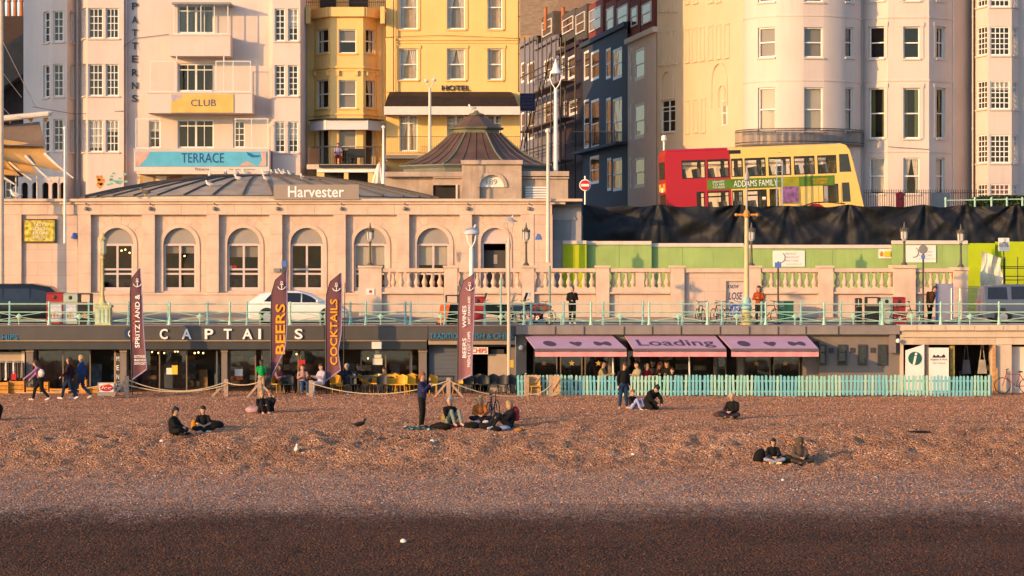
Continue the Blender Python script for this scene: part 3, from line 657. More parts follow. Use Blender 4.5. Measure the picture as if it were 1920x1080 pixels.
for i, ((b0,b1),(f0,f1)) in enumerate(AW):
    t = thing('awning', ['pink awning with three dark icons, leftmost of three','middle pink awning printed with the word Loading','pink awning with three dark icons, rightmost of three'][i], 'awning', (X((f0+f1)/2,109),109,2.0), group='pink cafe awnings')
    db, df = 110.25, 107.7; zb, zf = Z(628,db), Z(654,df)
    A, B, C_, D_ = Vector((X(b0,db),db,zb)), Vector((X(b1,db),db,zb)), Vector((X(f1,df),df,zf)), Vector((X(f0,df),df,zf))
    dn = Vector((0,0,0.035)); q = MB(); q.hexa([D_-dn,C_-dn,B-dn,A-dn,D_,C_,B,A]); q.build('canopy', pink, t)
    q = MB(); q.box(D_.x,C_.x,df-0.06,df,zf-0.12,zf+0.012); q.build('front_bar', mat('awning_bar',(0.12,0.09,0.11),0.5), t)
    q = MB(); n = 26
    for k in range(n):
        xa = D_.x+(C_.x-D_.x)*k/n; xb = D_.x+(C_.x-D_.x)*(k+1)/n; ya = df-0.03+0.012*math.sin(k*1.3); yb = df-0.03+0.012*math.sin((k+1)*1.3)
        q.face([(xa,ya,zf-0.33),(xb,yb,zf-0.33),(xb,yb,zf-0.121),(xa,ya,zf-0.121)])
    q.build('valance', pinkv, t)
    for xx in (D_.x+0.5, C_.x-0.5):
        q = MB(); q.bar((xx,db,zb-0.45),(xx,df,zf-0.06),0.05); q.build('arm', dk2, t)
    ux = (C_-D_).normalized(); ev = (((A+B)/2)-((C_+D_)/2)).normalized(); nn = ux.cross(ev); ctr = (A+B+C_+D_)/4
    Mx = Matrix((ux,ev,nn)).transposed().to_4x4(); Mx.translation = ctr + nn*0.006 - ev*0.35 - Vector(t.location)
    if i == 1: text(t, 'Loading', inkm, 0,0,0,0,0, 'lettering', M=Mx, rect=(3.25,1.5), bold=0.015)
    else:
        for k in range(3):
            M2 = Mx @ Matrix.Translation(((k-1)*1.12,0,0)); s_ = MB()
            if k == 0:
                pts = [(0.27*math.cos(a*0.5236),0.52*math.sin(a*0.5236)) for a in range(12)]
            elif k == 1: pts = [(0.27*math.sin(t_*0.4189)**3, 0.33*(1.3*math.cos(t_*0.4189)-0.5*math.cos(2*t_*0.4189)-0.2*math.cos(3*t_*0.4189))) for t_ in range(15)]
            else: pts = [(0.36*math.cos(t_*0.2618), 0.62*math.sin(t_*0.2618)*(0.25+0.95*abs(math.cos(t_*0.2618)))) for t_ in range(24)]
            s_.face([M2 @ Vector((x_,y_,0)) for x_, y_ in pts]); s_.build('printed_icon', inkm, t, world=False)
    text(t, 'Coffee Shakes Eats', inkm, f0+4, 657, f0+34, 660, df-0.06, 'small_print'); text(t, 'loading.bar', inkm, f1-26, 657, f1-4, 660, df-0.06, 'small_print')
# two slim parasol poles in front of the café
for px, lb in ((1150,'slim cream pole under the gap between first two awnings'),(1293,'leaning white pole in front of the open cafe bay')):
    q = MB(); q.tube([P(px+1,742,108.6),P(px-1,664,108.6)],0.035,8); q.tube([P(px+1,742,108.6),P(px+1,738,108.6)],[0.2,0.16],12)
    tag(q.build('pole', MATS['white_paint']), lb, 'pole')
# --- stone arch unit with the information kiosk
cream = mat('cream_stone', (0.58,0.46,0.36), 0.85, 0.1, scale=1.2, bump=0.3, bscale=16, streak=0.35, dirt=(0.30,0.17,0.10))
ik = thing('information_kiosk', 'cream stone arch unit with green and white information sign', 'kiosk', (X(1790,DG),DG,0))
shop_core(ik, 1692, 1990)
part(ik, 'coping', cream, (1688,609.5,2600,620,109.85,110.9)); part(ik, 'frieze', cream, (1688,620.2,2600,632,110.0,110.9)); part(ik, 'lintel', cream, (1688,632.2,2600,646,110.1,111.0))
part(ik, 'pier', cream, (1688,646.2,1694,746,110.15,111.2)); part(ik, 'pier', cream, (1864,646.2,1897,746,110.15,111.4)); part(ik, 'pier', cream, (1935,646.2,2600,746,110.15,111.4))
part(ik, 'side_door', MATS['cream_trim'], (1897.3,650,1934.5,746,110.5,110.6))
for k in range(3): part(ik, 'mould', cream, (1712,633.5+4*k,1865,634.8+4*k,110.04,110.095))
for k in range(9): part(ik, 'stone_block', cream, (1694+27*k,610.5,1719+27*k,619.2,109.82,109.849))
pnl = mat('white_panel', (0.76,0.72,0.68), 0.5, 0.04)
dgreen = mat('dark_green', (0.02,0.10,0.075), 0.4, 0.05)
mb = MB(); d_ = 110.05; mb.prism([(X(1697,d_),Z(742,d_)),(X(1733,d_),Z(742,d_)),(X(1733,d_),Z(646,d_)),(X(1698,d_),Z(657,d_))], Matrix.Translation((0,d_,0)), 0.06); mb.build('sign_panel', pnl, ik)
q = MB(); q.lathe((0,0,0), [(0.29,0),(0.29,0.02)], 28); me = q.mesh('disc'); me.transform(Matrix.Translation(-Vector(root_loc(ik))) @ Matrix.Translation(P(1715.5,672,d_-0.004)) @ Matrix.Rotation(R(90),4,'X')); obj('sign_disc', me, dgreen, ik)
text(ik, 'i', pnl, 1711, 661, 1720, 684, d_-0.03, 'lettering', shear=0.25, bold=0.03)
part(ik, 'jamb', MATS['wood_grey'], (1733.5,646.5,1741,746,110.2,110.3)); part(ik, 'map_panel', pnl, (1742,652,1779,742,110.1,110.18))
text(ik, 'Brighton & Hove', MATS['black_metal'], 1745, 672, 1776, 677, 110.09, 'lettering'); text(ik, 'City Council', MATS['black_metal'], 1749, 679, 1772, 683, 110.09, 'lettering')
for k in range(4):
    q = MB(); q.prism([(-0.09,0),(0.09,0),(0.06,0.06+0.06*(k%2)),(-0.02,0.14-0.04*(k%3))], Matrix.Translation(P(1752+5.6*k,670.5,110.085)), 0.012); q.build('crest_mark', MATS['black_metal'], ik)
part(ik, 'jamb', mat('rusty_yellow',(0.30,0.22,0.05),0.8,0.4,scale=9), (1781,648,1790,742,110.3,110.4)); part(ik, 'post', mat('rust_post',(0.45,0.24,0.10),0.8,0.3,scale=6), (1862,646.5,1867,744,109.95,110.1), (1868,690,1871,744,109.6,109.7))
for k, px in enumerate((1812,1842)):
    b_ = MB(); x_ = X(px,111.0); b_.hexa([(x_-0.2,111,0.9),(x_+0.2,111,0.9),(x_+0.2,111.1,0.9),(x_-0.2,111.1,0.9),(x_-0.13,111,1.5),(x_+0.13,111,1.5),(x_+0.13,111.1,1.5),(x_-0.13,111.1,1.5)])
    b_.tube([(x_-0.1,111.05,1.5),(x_-0.02,111.05,2.25),(x_+0.02,111.05,2.25),(x_+0.1,111.05,1.5)],0.018,5)
    tag(b_.build('tote_bag', mat('tote_%d'%k,((0.10,0.10,0.12),(0.30,0.28,0.26))[k],0.9,0.3)), ['black tote bag hanging in the open kiosk','grey tote bag hanging at the right of the open kiosk'][k], 'bag')
# ================================================================ PROMENADE FURNITURE
mint = MATS['mint_paint']; blk = MATS['black_metal']
# --- ornate mint railing along the edge
RD = 110.62
rl = thing('seafront_railing', 'mint green cast iron railing with diamond bosses along promenade edge', 'railing', (X(960,RD),RD,PROM))
posts = sorted([1108+109.3*k for k in range(0,14)] + [996-113*k for k in range(0,15)])
zt, zm_, zb = Z(570,RD), Z(585,RD), Z(602,RD)
def build_post(px, tall=1.0):
    mb = MB(); c = Vector((X(px,RD),RD,PROM)); h = zt-PROM+0.06
    mb.lathe(c, [(0.11,0),(0.10,0.05),(0.07,0.12),(0.055,0.3),(0.06,0.36),(0.042,0.40),(0.04,h-0.22),(0.062,h-0.16),(0.04,h-0.1),(0.055,h-0.03),(0.03,h+0.03),(0.012,h+0.06)], 8)
    return mb
pm = build_post(posts[0]).build('post', mint, rl, smooth=True)
for px in posts[1:]:
    c = pm.copy(); COL.objects.link(c); c.location.x = X(px,RD)-X(posts[0],RD)
xa, xb = X(posts[0],RD), X(posts[-1],RD)
for nm, z_, r_ in (('top_rail',zt,0.026),('middle_rail',zm_,0.022),('bottom_rail',zb,0.022)):
    q = MB(); q.tube([(xa,RD,z_),(xb,RD,z_)],r_,8); q.build(nm, mint, rl)
bosses = []
for a_, b_ in zip(posts, posts[1:]):
    x0, x1 = X(a_,RD)+0.04, X(b_,RD)-0.04; xc = (x0+x1)/2; zc = Z(593.5,RD)
    for s_, zz in ((x0,zm_+0.02),(x0,zb-0.01),(x1,zm_+0.02),(x1,zb-0.01)):
        q = MB(); q.tube([(s_,RD,zz),(xc+(0.09 if s_ > xc else -0.09),RD,zc+(0.03 if zz > zc else -0.03))],0.016,6); q.build('brace', mint, rl)
    q = MB(); q.lathe((0,0,0), [(0.02,-0.05),(0.14,-0.04),(0.14,0.04),(0.05,0.055)], 4); q.lathe((0,0,0), [(0.05,-0.07),(0.05,0.07)], 10)
    me = q.mesh('boss'); me.transform(Matrix.Translation((xc,RD,zc)) @ Matrix.Rotation(R(90),4,'X')); me.transform(Matrix.Translation(-Vector(rl.location))); obj('boss', me, mint, rl)
    q = MB(); q.tube([(xc,RD,PROM),(xc,RD,zc-0.1)],0.022,6); q.build('stub', mint, rl)
# --- plainer inner rail
r2 = thing('inner_railing', 'plain turquoise post and rail fence just behind ornate railing', 'railing', (X(960,112.4),112.4,PROM))
m2 = mat('turquoise_paint', (0.26,0.47,0.44), 0.5, 0.1, scale=5, streak=0.15)
d2 = 112.4; p2 = [1057+74.2*k for k in range(-20,20)]
for i, px in enumerate(p2):
    if i == 0:
        q = MB(); q.lathe((X(px,d2),d2,PROM), [(0.09,0),(0.075,0.1),(0.05,0.2),(0.042,0.85),(0.06,0.92),(0.05,1.0),(0.02,1.05)], 8); p0o = q.build('post', m2, r2, smooth=True)
    else:
        c = p0o.copy(); COL.objects.link(c); c.location.x = X(px,d2)-X(p2[0],d2)
for z_ in (0.55,0.93):
    q = MB(); q.tube([(X(p2[0],d2),d2,PROM+z_),(X(p2[-1],d2),d2,PROM+z_)],0.016,6); q.build('rail', m2, r2)
# --- lamp standards
yel = mat('aged_yellow_paint', (0.55,0.42,0.16), 0.6, 0.25, scale=5, streak=0.3)
def tagged(mb, name, m, label, cat, group=None, smooth=False): return tag(mb.build(name, m, smooth=smooth), label, cat, group)
lp = thing('lamp_standard', 'ornate yellowed lamp standard on square mint plinth by the bins', 'lamp post', (X(192,110.75),110.75,PROM))
q = MB(); xx = X(194,110.75); q.box(xx-0.33,xx+0.33,110.5,111.1,PROM,Z(576,110.75)); q.box(xx-0.38,xx+0.38,110.45,111.15,PROM,PROM+0.08); q.box(xx-0.38,xx+0.38,110.45,111.15,Z(577,110.75)+0.004,Z(572,110.75)); q.build('plinth', mat('rusty_mint',(0.42,0.50,0.30),0.7,0.2,scale=4,streak=0.8,dirt=(0.45,0.24,0.05)), lp)
for k in range(3): q = MB(); q.box(xx-0.24+0.17*k,xx-0.12+0.17*k,110.47,110.499,PROM+0.14,PROM+0.72); q.build('plinth_panel', mat('mint_pale',(0.45,0.56,0.42),0.6,0.2), lp)
q = MB(); b0 = Z(572,110.75); q.lathe((X(192,110.75),110.8,b0), [(0.24,0),(0.16,0.12),(0.09,0.3),(0.1,0.36),(0.07,0.42),(0.055,2.0),(0.09,2.05),(0.05,2.12)], 10); q.build('column', yel, lp, smooth=True)
q = MB(); q.lathe((X(192,110.75),110.8,b0+2.12), [(0.05,0),(0.16,0.12),(0.17,0.62),(0.05,0.72)], 6); q.build('lantern', mat('lantern_glass',(0.5,0.44,0.3),0.3,0.1), lp)
q = MB(); q.lathe((X(192,110.75),110.8,b0+2.842), [(0.2,0),(0.1,0.12),(0.02,0.3)], 8); q.build('finial', yel, lp)
# tall ornate standard on the right
d_ = 111.0
lt = thing('tall_lamp_standard', 'tall cream lamp column with turquoise collar and brass crossbar in front of hoarding', 'lamp post', (X(1400,d_),d_,PROM))
cx = X(1400,d_); pale = mat('cream_column', (0.60,0.46,0.26), 0.6, 0.12, scale=3, streak=0.2)
q = MB(); q.lathe((cx,d_,PROM), [(0.30,0),(0.30,0.1),(0.22,0.16),(0.21,0.34),(0.26,0.4),(0.18,0.48),(0.2,0.6),(0.16,0.68)], 10); q.build('base', yel, lt, smooth=True)
q = MB(); q.lathe((cx,d_,PROM+0.682), [(0.17,0),(0.24,0.08),(0.22,0.16),(0.17,0.24),(0.2,0.4),(0.15,0.55)], 12); q.build('collar', m2, lt, smooth=True)
q = MB(); q.lathe((cx,d_,PROM+1.236), [(0.115,0),(0.10,1.5),(0.085,Z(408,d_)-PROM-1.236)], 12); q.build('column', pale, lt, smooth=True)
q = MB(); zz = Z(408,d_); q.lathe((cx,d_,zz), [(0.09,0),(0.14,0.05),(0.14,0.2),(0.08,0.32)], 10); q.tube([(cx-0.42,d_,zz+0.12),(cx+0.42,d_,zz+0.12)],0.05,8); q.ell((cx-0.45,d_,zz+0.12),0.075,0.075,0.075,8,6); q.ell((cx+0.45,d_,zz+0.12),0.075,0.075,0.075,8,6); q.build('crossbar', mat('brass_orange',(0.55,0.25,0.05),0.45,0.1), lt)
q = MB(); q.lathe((cx,d_,zz+0.322), [(0.05,0),(0.04,Z(340,d_)-zz-0.4),(0.032,Z(338,d_)-zz-0.322)], 8); q.build('upper_column', mat('grey_column',(0.36,0.33,0.31),0.5,0.08), lt, smooth=True)
q = MB(); q.lathe((cx,d_,Z(340,d_)), [(0.05,0),(0.12,0.06),(0.13,0.2),(0.06,0.32),(0.02,0.5)], 12); q.build('lamp_head', mat('grey_column',(0.36,0.33,0.31)), lt, smooth=True)
# thin lantern pole with yellow box
d_ = 109.3
ln = thing('lantern_pole', 'tall thin pale pole with open lantern rising from the cafe terrace', 'lamp post', (X(955,d_),d_,0.1))
q = MB(); q.lathe((X(954,d_),d_,0.1), [(0.12,0),(0.085,0.3),(0.075,3.2),(0.06,Z(470,d_)-0.1),(0.10,Z(462,d_)-0.1),(0.05,Z(446,d_)-0.1)], 10); q.build('pole', mat('pale_pole',(0.60,0.48,0.36),0.5,0.08,streak=0.15), ln, smooth=True)
q = MB(); c0 = P(957,446,d_)
for k in range(4): aa = math.pi/4+k*math.pi/2; q.bar(c0+Vector((0.05*math.cos(aa),0.05*math.sin(aa),0)), c0+Vector((0.2*math.cos(aa),0.2*math.sin(aa),0.68)),0.018)
q.build('lantern_cage', mat('grey_iron',(0.22,0.2,0.19),0.5,0.1), ln)
q = MB(); q.lathe(c0+Vector((0,0,0.68)), [(0.31,0),(0.30,0.04),(0.1,0.14),(0.03,0.2)], 10); q.build('lantern_roof', mat('grey_iron2',(0.4,0.37,0.34),0.5,0.1), ln)
q = MB(); pbox(q,957,675,963,689,109.2,109.4); q.build('control_box', mat('yellow_box',(0.6,0.38,0.03),0.5,0.08), ln)
# white double disc lamp with a gull perched on it
d_ = 112.0
wl = thing('disc_lamp', 'white lamp post with flat saucer head behind the fourth flag', 'lamp post', (X(884,d_),d_,PROM))
q = MB(); q.lathe((X(884,d_),d_,PROM), [(0.14,0),(0.11,0.3),(0.09,Z(465,d_)-PROM)], 12); q.build('column', MATS['white_paint'], wl, smooth=True)
q = MB(); z0 = Z(465,d_); x0 = X(884,d_); q.tube([(x0,d_,z0),(x0-0.15,d_,z0+0.28),(x0-0.2,d_,z0+0.6)],0.035,6); q.tube([(x0,d_,z0),(x0+0.15,d_,z0+0.28),(x0+0.2,d_,z0+0.6)],0.035,6); q.build('fork', MATS['white_paint'], wl)
q = MB(); q.lathe((x0,d_,z0+0.58), [(0.1,0),(0.33,0.03),(0.36,0.1),(0.2,0.2),(0.04,0.26)], 16); q.build('lamp_head', mat('pale_lamp',(0.66,0.65,0.68),0.4,0.05), wl, smooth=True)
# plain flagpoles and masts
def mast(px, py0, py1, d, r, label, m=MATS['white_paint'], base=None, ball=True):
    t = thing('flagpole', label, 'pole', (X(px,d),d,base if base is not None else Z(py1,d)))
    q = MB(); z0 = base if base is not None else Z(py1,d); q.lathe((X(px,d),d,z0), [(r*1.25,0),(r,(Z(py0,d)-z0)*0.5),(r*0.75,Z(py0,d)-z0)], 10); q.build('shaft', m, t, smooth=True)
    if ball: q = MB(); q.ell(P(px,py0-1.5,d),r*1.6,r*1.6,r*1.6,8,6); q.build('finial', m, t)
    return t
mast(121.5,242,456,123.6,0.055,'white flagpole beside the framed poster on stone wall')
mast(1027.5,247,492,123.5,0.085,'cream flagpole at right end of the stone restaurant', MATS['cream_trim'])
mast(719,240,345,128.0,0.06,'white flagpole beside folded parasol behind the roof')
tm = thing('street_lamp', 'tall white street lamp with harp shaped lantern in front of blue house', 'street lamp', (X(1042,134),134,UP))
q = MB(); d_ = 134; xc = X(1042,d_); q.lathe((xc,d_,UP), [(0.14,0),(0.12,1.2),(0.09,Z(166,d_)-UP)], 10); q.build('column', MATS['white_paint'], tm, smooth=True)
q = MB(); z0 = Z(166,d_)
for s_ in (-1,1): q.tube([(xc,d_,z0-0.05),(xc+s_*0.2,d_,z0+0.25),(xc+s_*0.31,d_,z0+0.6),(xc+s_*0.24,d_,z0+0.85)],0.035,6)
q.build('harp', MATS['white_paint'], tm)
q = MB(); q.lathe((xc,d_,z0+0.78), [(0.3,0),(0.3,0.1),(0.2,0.2),(0.12,0.45),(0.06,0.62),(0.03,0.78)], 12); q.build('lamp_head', MATS['white_paint'], tm, smooth=True)
tm2 = thing('street_lamp', 'slender cream lamp post with twin arms before yellow hotel', 'street lamp', (X(806,140),140,UP))
q = MB(); d_ = 140; xc = X(806,d_); q.lathe((xc,d_,UP), [(0.13,0),(0.1,1.5),(0.075,Z(165,d_)-UP)], 10); q.build('column', MATS['cream_trim'], tm2, smooth=True)
q = MB(); z0 = Z(165,d_); q.tube([(xc-0.2,d_,z0+0.32),(xc,d_,z0-0.1),(xc+0.2,d_,z0+0.32)],0.04,6); q.lathe((xc-0.2,d_,z0+0.3),[(0.1,0),(0.14,0.08),(0.05,0.2)],8); q.lathe((xc+0.22,d_,z0+0.35),[(0.1,0),(0.14,0.08),(0.05,0.2)],8); q.build('lamp_arms', MATS['cream_trim'], tm2)
tm3 = thing('street_lamp', 'small white globe lamp on a post behind the red end of bus', 'street lamp', (X(1245,145),145,UP))
q = MB(); q.lathe((X(1245,145),145,UP), [(0.09,0),(0.06,Z(265,145)-UP)], 8); q.build('column', MATS['white_paint'], tm3); q = MB(); q.lathe((X(1245,145),145,Z(265,145)), [(0.08,0),(0.16,0.06),(0.14,0.3),(0.05,0.36)], 10); q.build('lamp_head', MATS['white_paint'], tm3)
# mast of the shade sails at the left edge
mast(2,-60,545,122.0,0.13,'thick cream mast at the left edge of the picture', mat('cream_mast',(0.62,0.48,0.36),0.5,0.1,streak=0.2), base=PROM+0.1, ball=False)
# sign posts on the pavement
def post_sign(px, py0, d, label, signs, m=blk, base=PROM):
    t = thing('sign_post', label, 'sign', (X(px,d),d,base)); q = MB(); q.tube([(X(px,d),d,base),(X(px,d),d,Z(py0,d))],0.042,8); q.build('post', m, t)
    for kind, a0, b0, a1, b1, mm in signs:
        q = MB()
        if kind == 'disc':
            r_ = (X(a1,d)-X(a0,d))/2; q.lathe((0,0,0), [(r_,0),(r_,0.03)], 20); me = q.mesh('sign_disc'); me.transform(Matrix.Translation(-Vector(t.location)) @ Matrix.Translation(P((a0+a1)/2,(b0+b1)/2,d-0.05)) @ Matrix.Rotation(R(90),4,'X')); obj('sign_disc', me, mm, t)
        else: pbox(q, a0, b0, a1, b1, d-0.08, d-0.05); q.build('sign_plate', mm, t)
    return t
bluep = mat('blue_plate', (0.08,0.16,0.5), 0.5, 0.1); greyp = mat('grey_plate', (0.22,0.21,0.21), 0.5, 0.1); redp = mat('red_plate', (0.55,0.02,0.03), 0.45, 0.05)
post_sign(1459, 490, 113.5, 'black sign post with small blue plate in front of the hoarding', [('box',1453,492,1465,502,bluep)])
post_sign(1731, 458, 113.2, 'black sign post with grey disc and blue plate before white notice', [('disc',1722.5,459,1739.5,476,greyp),('disc',1727,477,1735,486,bluep)])
t = post_sign(1097, 330, 130.5, 'red no entry sign on a post beside the black sheeting', [('disc',1086,336,1108,358,MATS['white_paint'])], MATS['steel'], 8.0)
q = MB(); q.lathe((0,0,0), [(0.25,0),(0.25,0.02)], 20); me = q.mesh('d'); me.transform(Matrix.Translation(-Vector(t.location)) @ Matrix.Translation(P(1097,347,130.38)) @ Matrix.Rotation(R(90),4,'X')); obj('sign_face', me, redp, t)
q = MB(); pbox(q,1089.5,345,1104.5,349.5,130.34,130.352); q.build('sign_bar', MATS['white_paint'], t)
t = post_sign(1031, 498, 113.8, 'turquoise bus stop style post in front of the balustrade', [], mat('teal_post',(0.10,0.26,0.26),0.5,0.15,streak=0.2)); 
post_sign(939, 520, 112.8, 'short pale green post beside thin lantern pole', [], m2)
# --- litter bins
def bin_unit(px0, px1, py0, d, m, label, poster=None, hole=True, hood=True):
    x0, x1 = X(px0,d), X(px1,d); z1 = Z(py0,d); t = thing('litter_bin', label, 'bin', ((x0+x1)/2,d,PROM))
    q = MB(); hz = PROM+(z1-PROM)*0.72; q.box(x0,x1,d,d+0.55,PROM+0.04,hz); q.build('body', m, t)
    q = MB()
    if hole:
        q.box(x0,x1,d+0.02,d+0.53,hz+0.004,z1-0.05); q.build('hood', m, t)
        q = MB(); xc = (x0+x1)/2; q.ell((xc,d+0.02,(hz+z1)/2-0.02),0.09,0.03,0.09,10,7); q.build('opening', blk, t)
    else:
        for xx in (x0,x1-0.07): q = MB(); q.box(xx,xx+0.07,d+0.02,d+0.53,hz+0.004,z1-0.05); q.build('hood_post', m, t)
    q = MB(); q.hexa([(x0-0.03,d-0.02,z1-0.048),(x1+0.03,d-0.02,z1-0.048),(x1+0.03,d+0.57,z1-0.048),(x0-0.03,d+0.57,z1-0.048),(x0+0.04,d+0.08,z1),(x1-0.04,d+0.08,z1),(x1-0.04,d+0.47,z1),(x0+0.04,d+0.47,z1)]); q.build('lid', m, t)
    q = MB(); q.box(x0-0.01,x1+0.01,d-0.012,d-0.001,hz-0.06,hz-0.02); q.build('band', trim, t)
    if poster:
        q = MB(); q.box(x0+0.1,x1-0.06,d-0.012,d-0.002,PROM+0.12,hz-0.12); q.build('poster', poster, t)
        for k in range(3): q = MB(); xx = x0+0.16+(x1-x0-0.3)*k/3; q.box(xx,xx+0.09,d-0.016,d-0.013,PROM+0.3,PROM+0.48+0.05*(k%2)); q.build('poster_mark', [trim,orange,beige][k], t)
    return t
redb = mat('red_bin', (0.30,0.02,0.025), 0.5, 0.12); greenb = mat('pale_green_bin', (0.36,0.42,0.36), 0.5, 0.1); blackb = mat('black_bin', (0.025,0.022,0.02), 0.5, 0.15)
pos1 = mat('pale_poster', (0.55,0.56,0.62), 0.6, 0.15, scale=12)
bin_unit(87,118,548,112.9,redb,'red litter bin with poster, left of the pale green bin',pos1)
bin_unit(118.6,145,549,112.9,greenb,'pale green litter bin with round opening, between red and black bins',pos1)
bin_unit(145.8,171,550,112.9,blackb,'black litter bin with orange poster beside the yellowed lamp standard',blackb,hole=False)
bin_unit(1624,1651,557,112.9,blackb,'dark brown litter bin right of the narrow black post bin',None,hole=False)
bin_unit(1651.6,1674,557,112.9,greenb,'pale green litter bin between brown and red bins on the right',None)
bin_unit(1675,1698,557,112.9,redb,'red litter bin below the pier of right hand lantern',None)
bin_unit(1606,1616.5,559,113.2,blackb,'narrow black bollard bin left of the brown bin',None,hole=False)
bin_unit(884,908,556,113.4,redb,'dark red litter bin half hidden by fourth flag',None)
bin_unit(835,860,553,113.4,blackb,'black litter bin left of the fourth flag',None,hole=False)
# orange barrier left of the fourth flag
t = thing('road_barrier', 'orange plastic barrier standing left of the fourth flag', 'barrier', (X(830,113.1),113.1,PROM)); org = mat('orange_plastic',(0.75,0.13,0.02),0.5,0.08)
q = MB(); q.hexa([(X(820,113),112.9,PROM),(X(836,113),112.9,PROM),(X(836,113),113.3,PROM),(X(820,113),113.3,PROM),(X(826,113),113.0,Z(570,113)),(X(845,113),113.0,Z(566,113)),(X(845,113),113.2,Z(566,113)),(X(826,113),113.2,Z(570,113))]); q.build('panel', org, t)
q = MB(); q.box(X(818,113),X(842,113),112.8,113.4,PROM,PROM+0.07); q.build('foot', blk, t)
# dark green cabinet and pale cabinet against the wall
t = thing('utility_cabinet', 'dark green utility cabinet behind the railing below blue plate', 'cabinet', (X(1474,119),119,PROM)); q = MB(); pbox(q,1460,566,1488,602,119,119.6); q.build('body', dgreen, t); q = MB(); pbox(q,1459,564.5,1489,565.9,118.95,119.65); q.build('lid', dgreen, t); q = MB(); pbox(q,1473.6,567,1474.4,600,118.985,118.999); q.build('door_gap', blk, t)
# --- bicycles
def bicycle(label, loc, rz, m, lean=0.0, basket=False):
    t = thing('bicycle', label, 'bicycle', loc, rz)
    for x_ in (-0.52,0.52):
        q = MB(); n = 20; r_ = 0.33
        q.tube([(x_+r_*math.cos(2*math.pi*k/n),0,0.34+r_*math.sin(2*math.pi*k/n)) for k in range(n+1)],0.02,6,caps=False); wv = q.build('tyre', MATS['rubber'], t, world=False)
        q = MB()
        for k in range(8): aa = math.pi*k/4; q.bar((x_,0,0.34),(x_+0.31*math.cos(aa),0,0.34+0.31*math.sin(aa)),0.008)
        q.build('spokes', MATS['steel'], wv, world=False)
    q = MB(); BB = (-0.05,0,0.30); ST = (-0.2,0,0.82); HD = (0.36,0,0.84)
    for a_, b_ in ((BB,ST),(BB,(0.38,0,0.72)),(ST,HD),(ST,(-0.52,0,0.34)),(BB,(-0.52,0,0.34)),(HD,(0.52,0,0.34))): q.tube([a_,b_],0.02,6)
    q.build('frame', m, t, world=False)
    q = MB(); q.ell((-0.22,0,0.93),0.13,0.07,0.035,8,5); q.tube([(-0.2,0,0.8),(-0.22,0,0.92)],0.014,5); q.build('saddle', blk, t, world=False)
    q = MB(); q.tube([HD,(0.34,0,1.0)],0.016,5); q.tube([(0.26,-0.27,1.05),(0.36,-0.2,1.02),(0.34,0,1.0),(0.36,0.2,1.02),(0.26,0.27,1.05)],0.014,5); q.build('handlebar', blk, t, world=False)
    q = MB(); q.lathe((0,0,0),[(0.08,-0.012),(0.08,0.012)],12); me = q.mesh('crank'); me.transform(Matrix.Translation(BB) @ Matrix.Rotation(R(90),4,'X')); obj('chainring', me, MATS['steel'], t)
    q = MB(); q.bar((-0.05,-0.05,0.3),(0.06,-0.07,0.18),0.02); q.bar((-0.05,0.05,0.3),(-0.16,0.07,0.42),0.02); q.build('pedals', blk, t, world=False)
    if basket:
        q = MB()
        for z_ in (0.80,0.9,1.0): q.tube([(0.42,-0.16,z_),(0.72,-0.18,z_),(0.72,0.18,z_),(0.42,0.16,z_),(0.42,-0.16,z_)],0.012,5)
        for xx, yy in ((0.42,-0.16),(0.72,-0.18),(0.72,0.18),(0.42,0.16),(0.57,-0.17),(0.57,0.17),(0.72,0)): q.bar((xx,yy,0.78),(xx,yy,1.02),0.012)
        q.box(0.42,0.72,-0.16,0.16,0.78,0.795); q.build('basket', MATS['steel'], t, world=False)
    t.rotation_euler = (lean,0,rz); return t
bikecol = [mat('bike_green',(0.03,0.12,0.08),0.4,0.1), mat('bike_black',(0.02,0.02,0.02),0.4,0.1), mat('bike_grey',(0.25,0.26,0.28),0.4,0.1), mat('bike_red',(0.35,0.02,0.03),0.4,0.1), mat('bike_blue',(0.03,0.08,0.25),0.4,0.1)]
bicycle('green hire bicycle with basket seen end on before the stone wall', (X(1313,114.2),114.2,PROM), R(-80), bikecol[0], basket=True)
bicycle('dark hire bicycle with basket left of graffitied door', (X(1347,114.4),114.4,PROM), R(-70), bikecol[1], basket=True)
bicycle('blue bicycle parked in front of graffitied door', (X(1378,114.2),114.2,PROM), R(-55), bikecol[4], basket=True)
bicycle('black bicycle with grey basket to the right of person in orange', (X(1437,113.6),113.6,PROM), R(10), bikecol[1], basket=True)
bicycle('grey bicycle chained to the railing right of fourth flag', (X(968,113.4),113.4,PROM), R(18), bikecol[2])
bicycle('red bicycle parked left of the turquoise post', (X(1010,113.2),113.2,PROM), R(-28), bikecol[3])
bicycle('dark bicycle jumble in front of right hand red bin', (X(1690,112.0),112.0,PROM), R(-15), bikecol[1])
bicycle('red bicycle leaning by the kiosk at the right edge of beach', (X(1903,108.6),108.6,0.16), R(168), bikecol[3])
bicycle('green bicycle lying half hidden behind the seated beach friends', (X(924,87.6),87.6,beach_z(X(924,87.6),87.6)-0.02), R(75), bikecol[1])
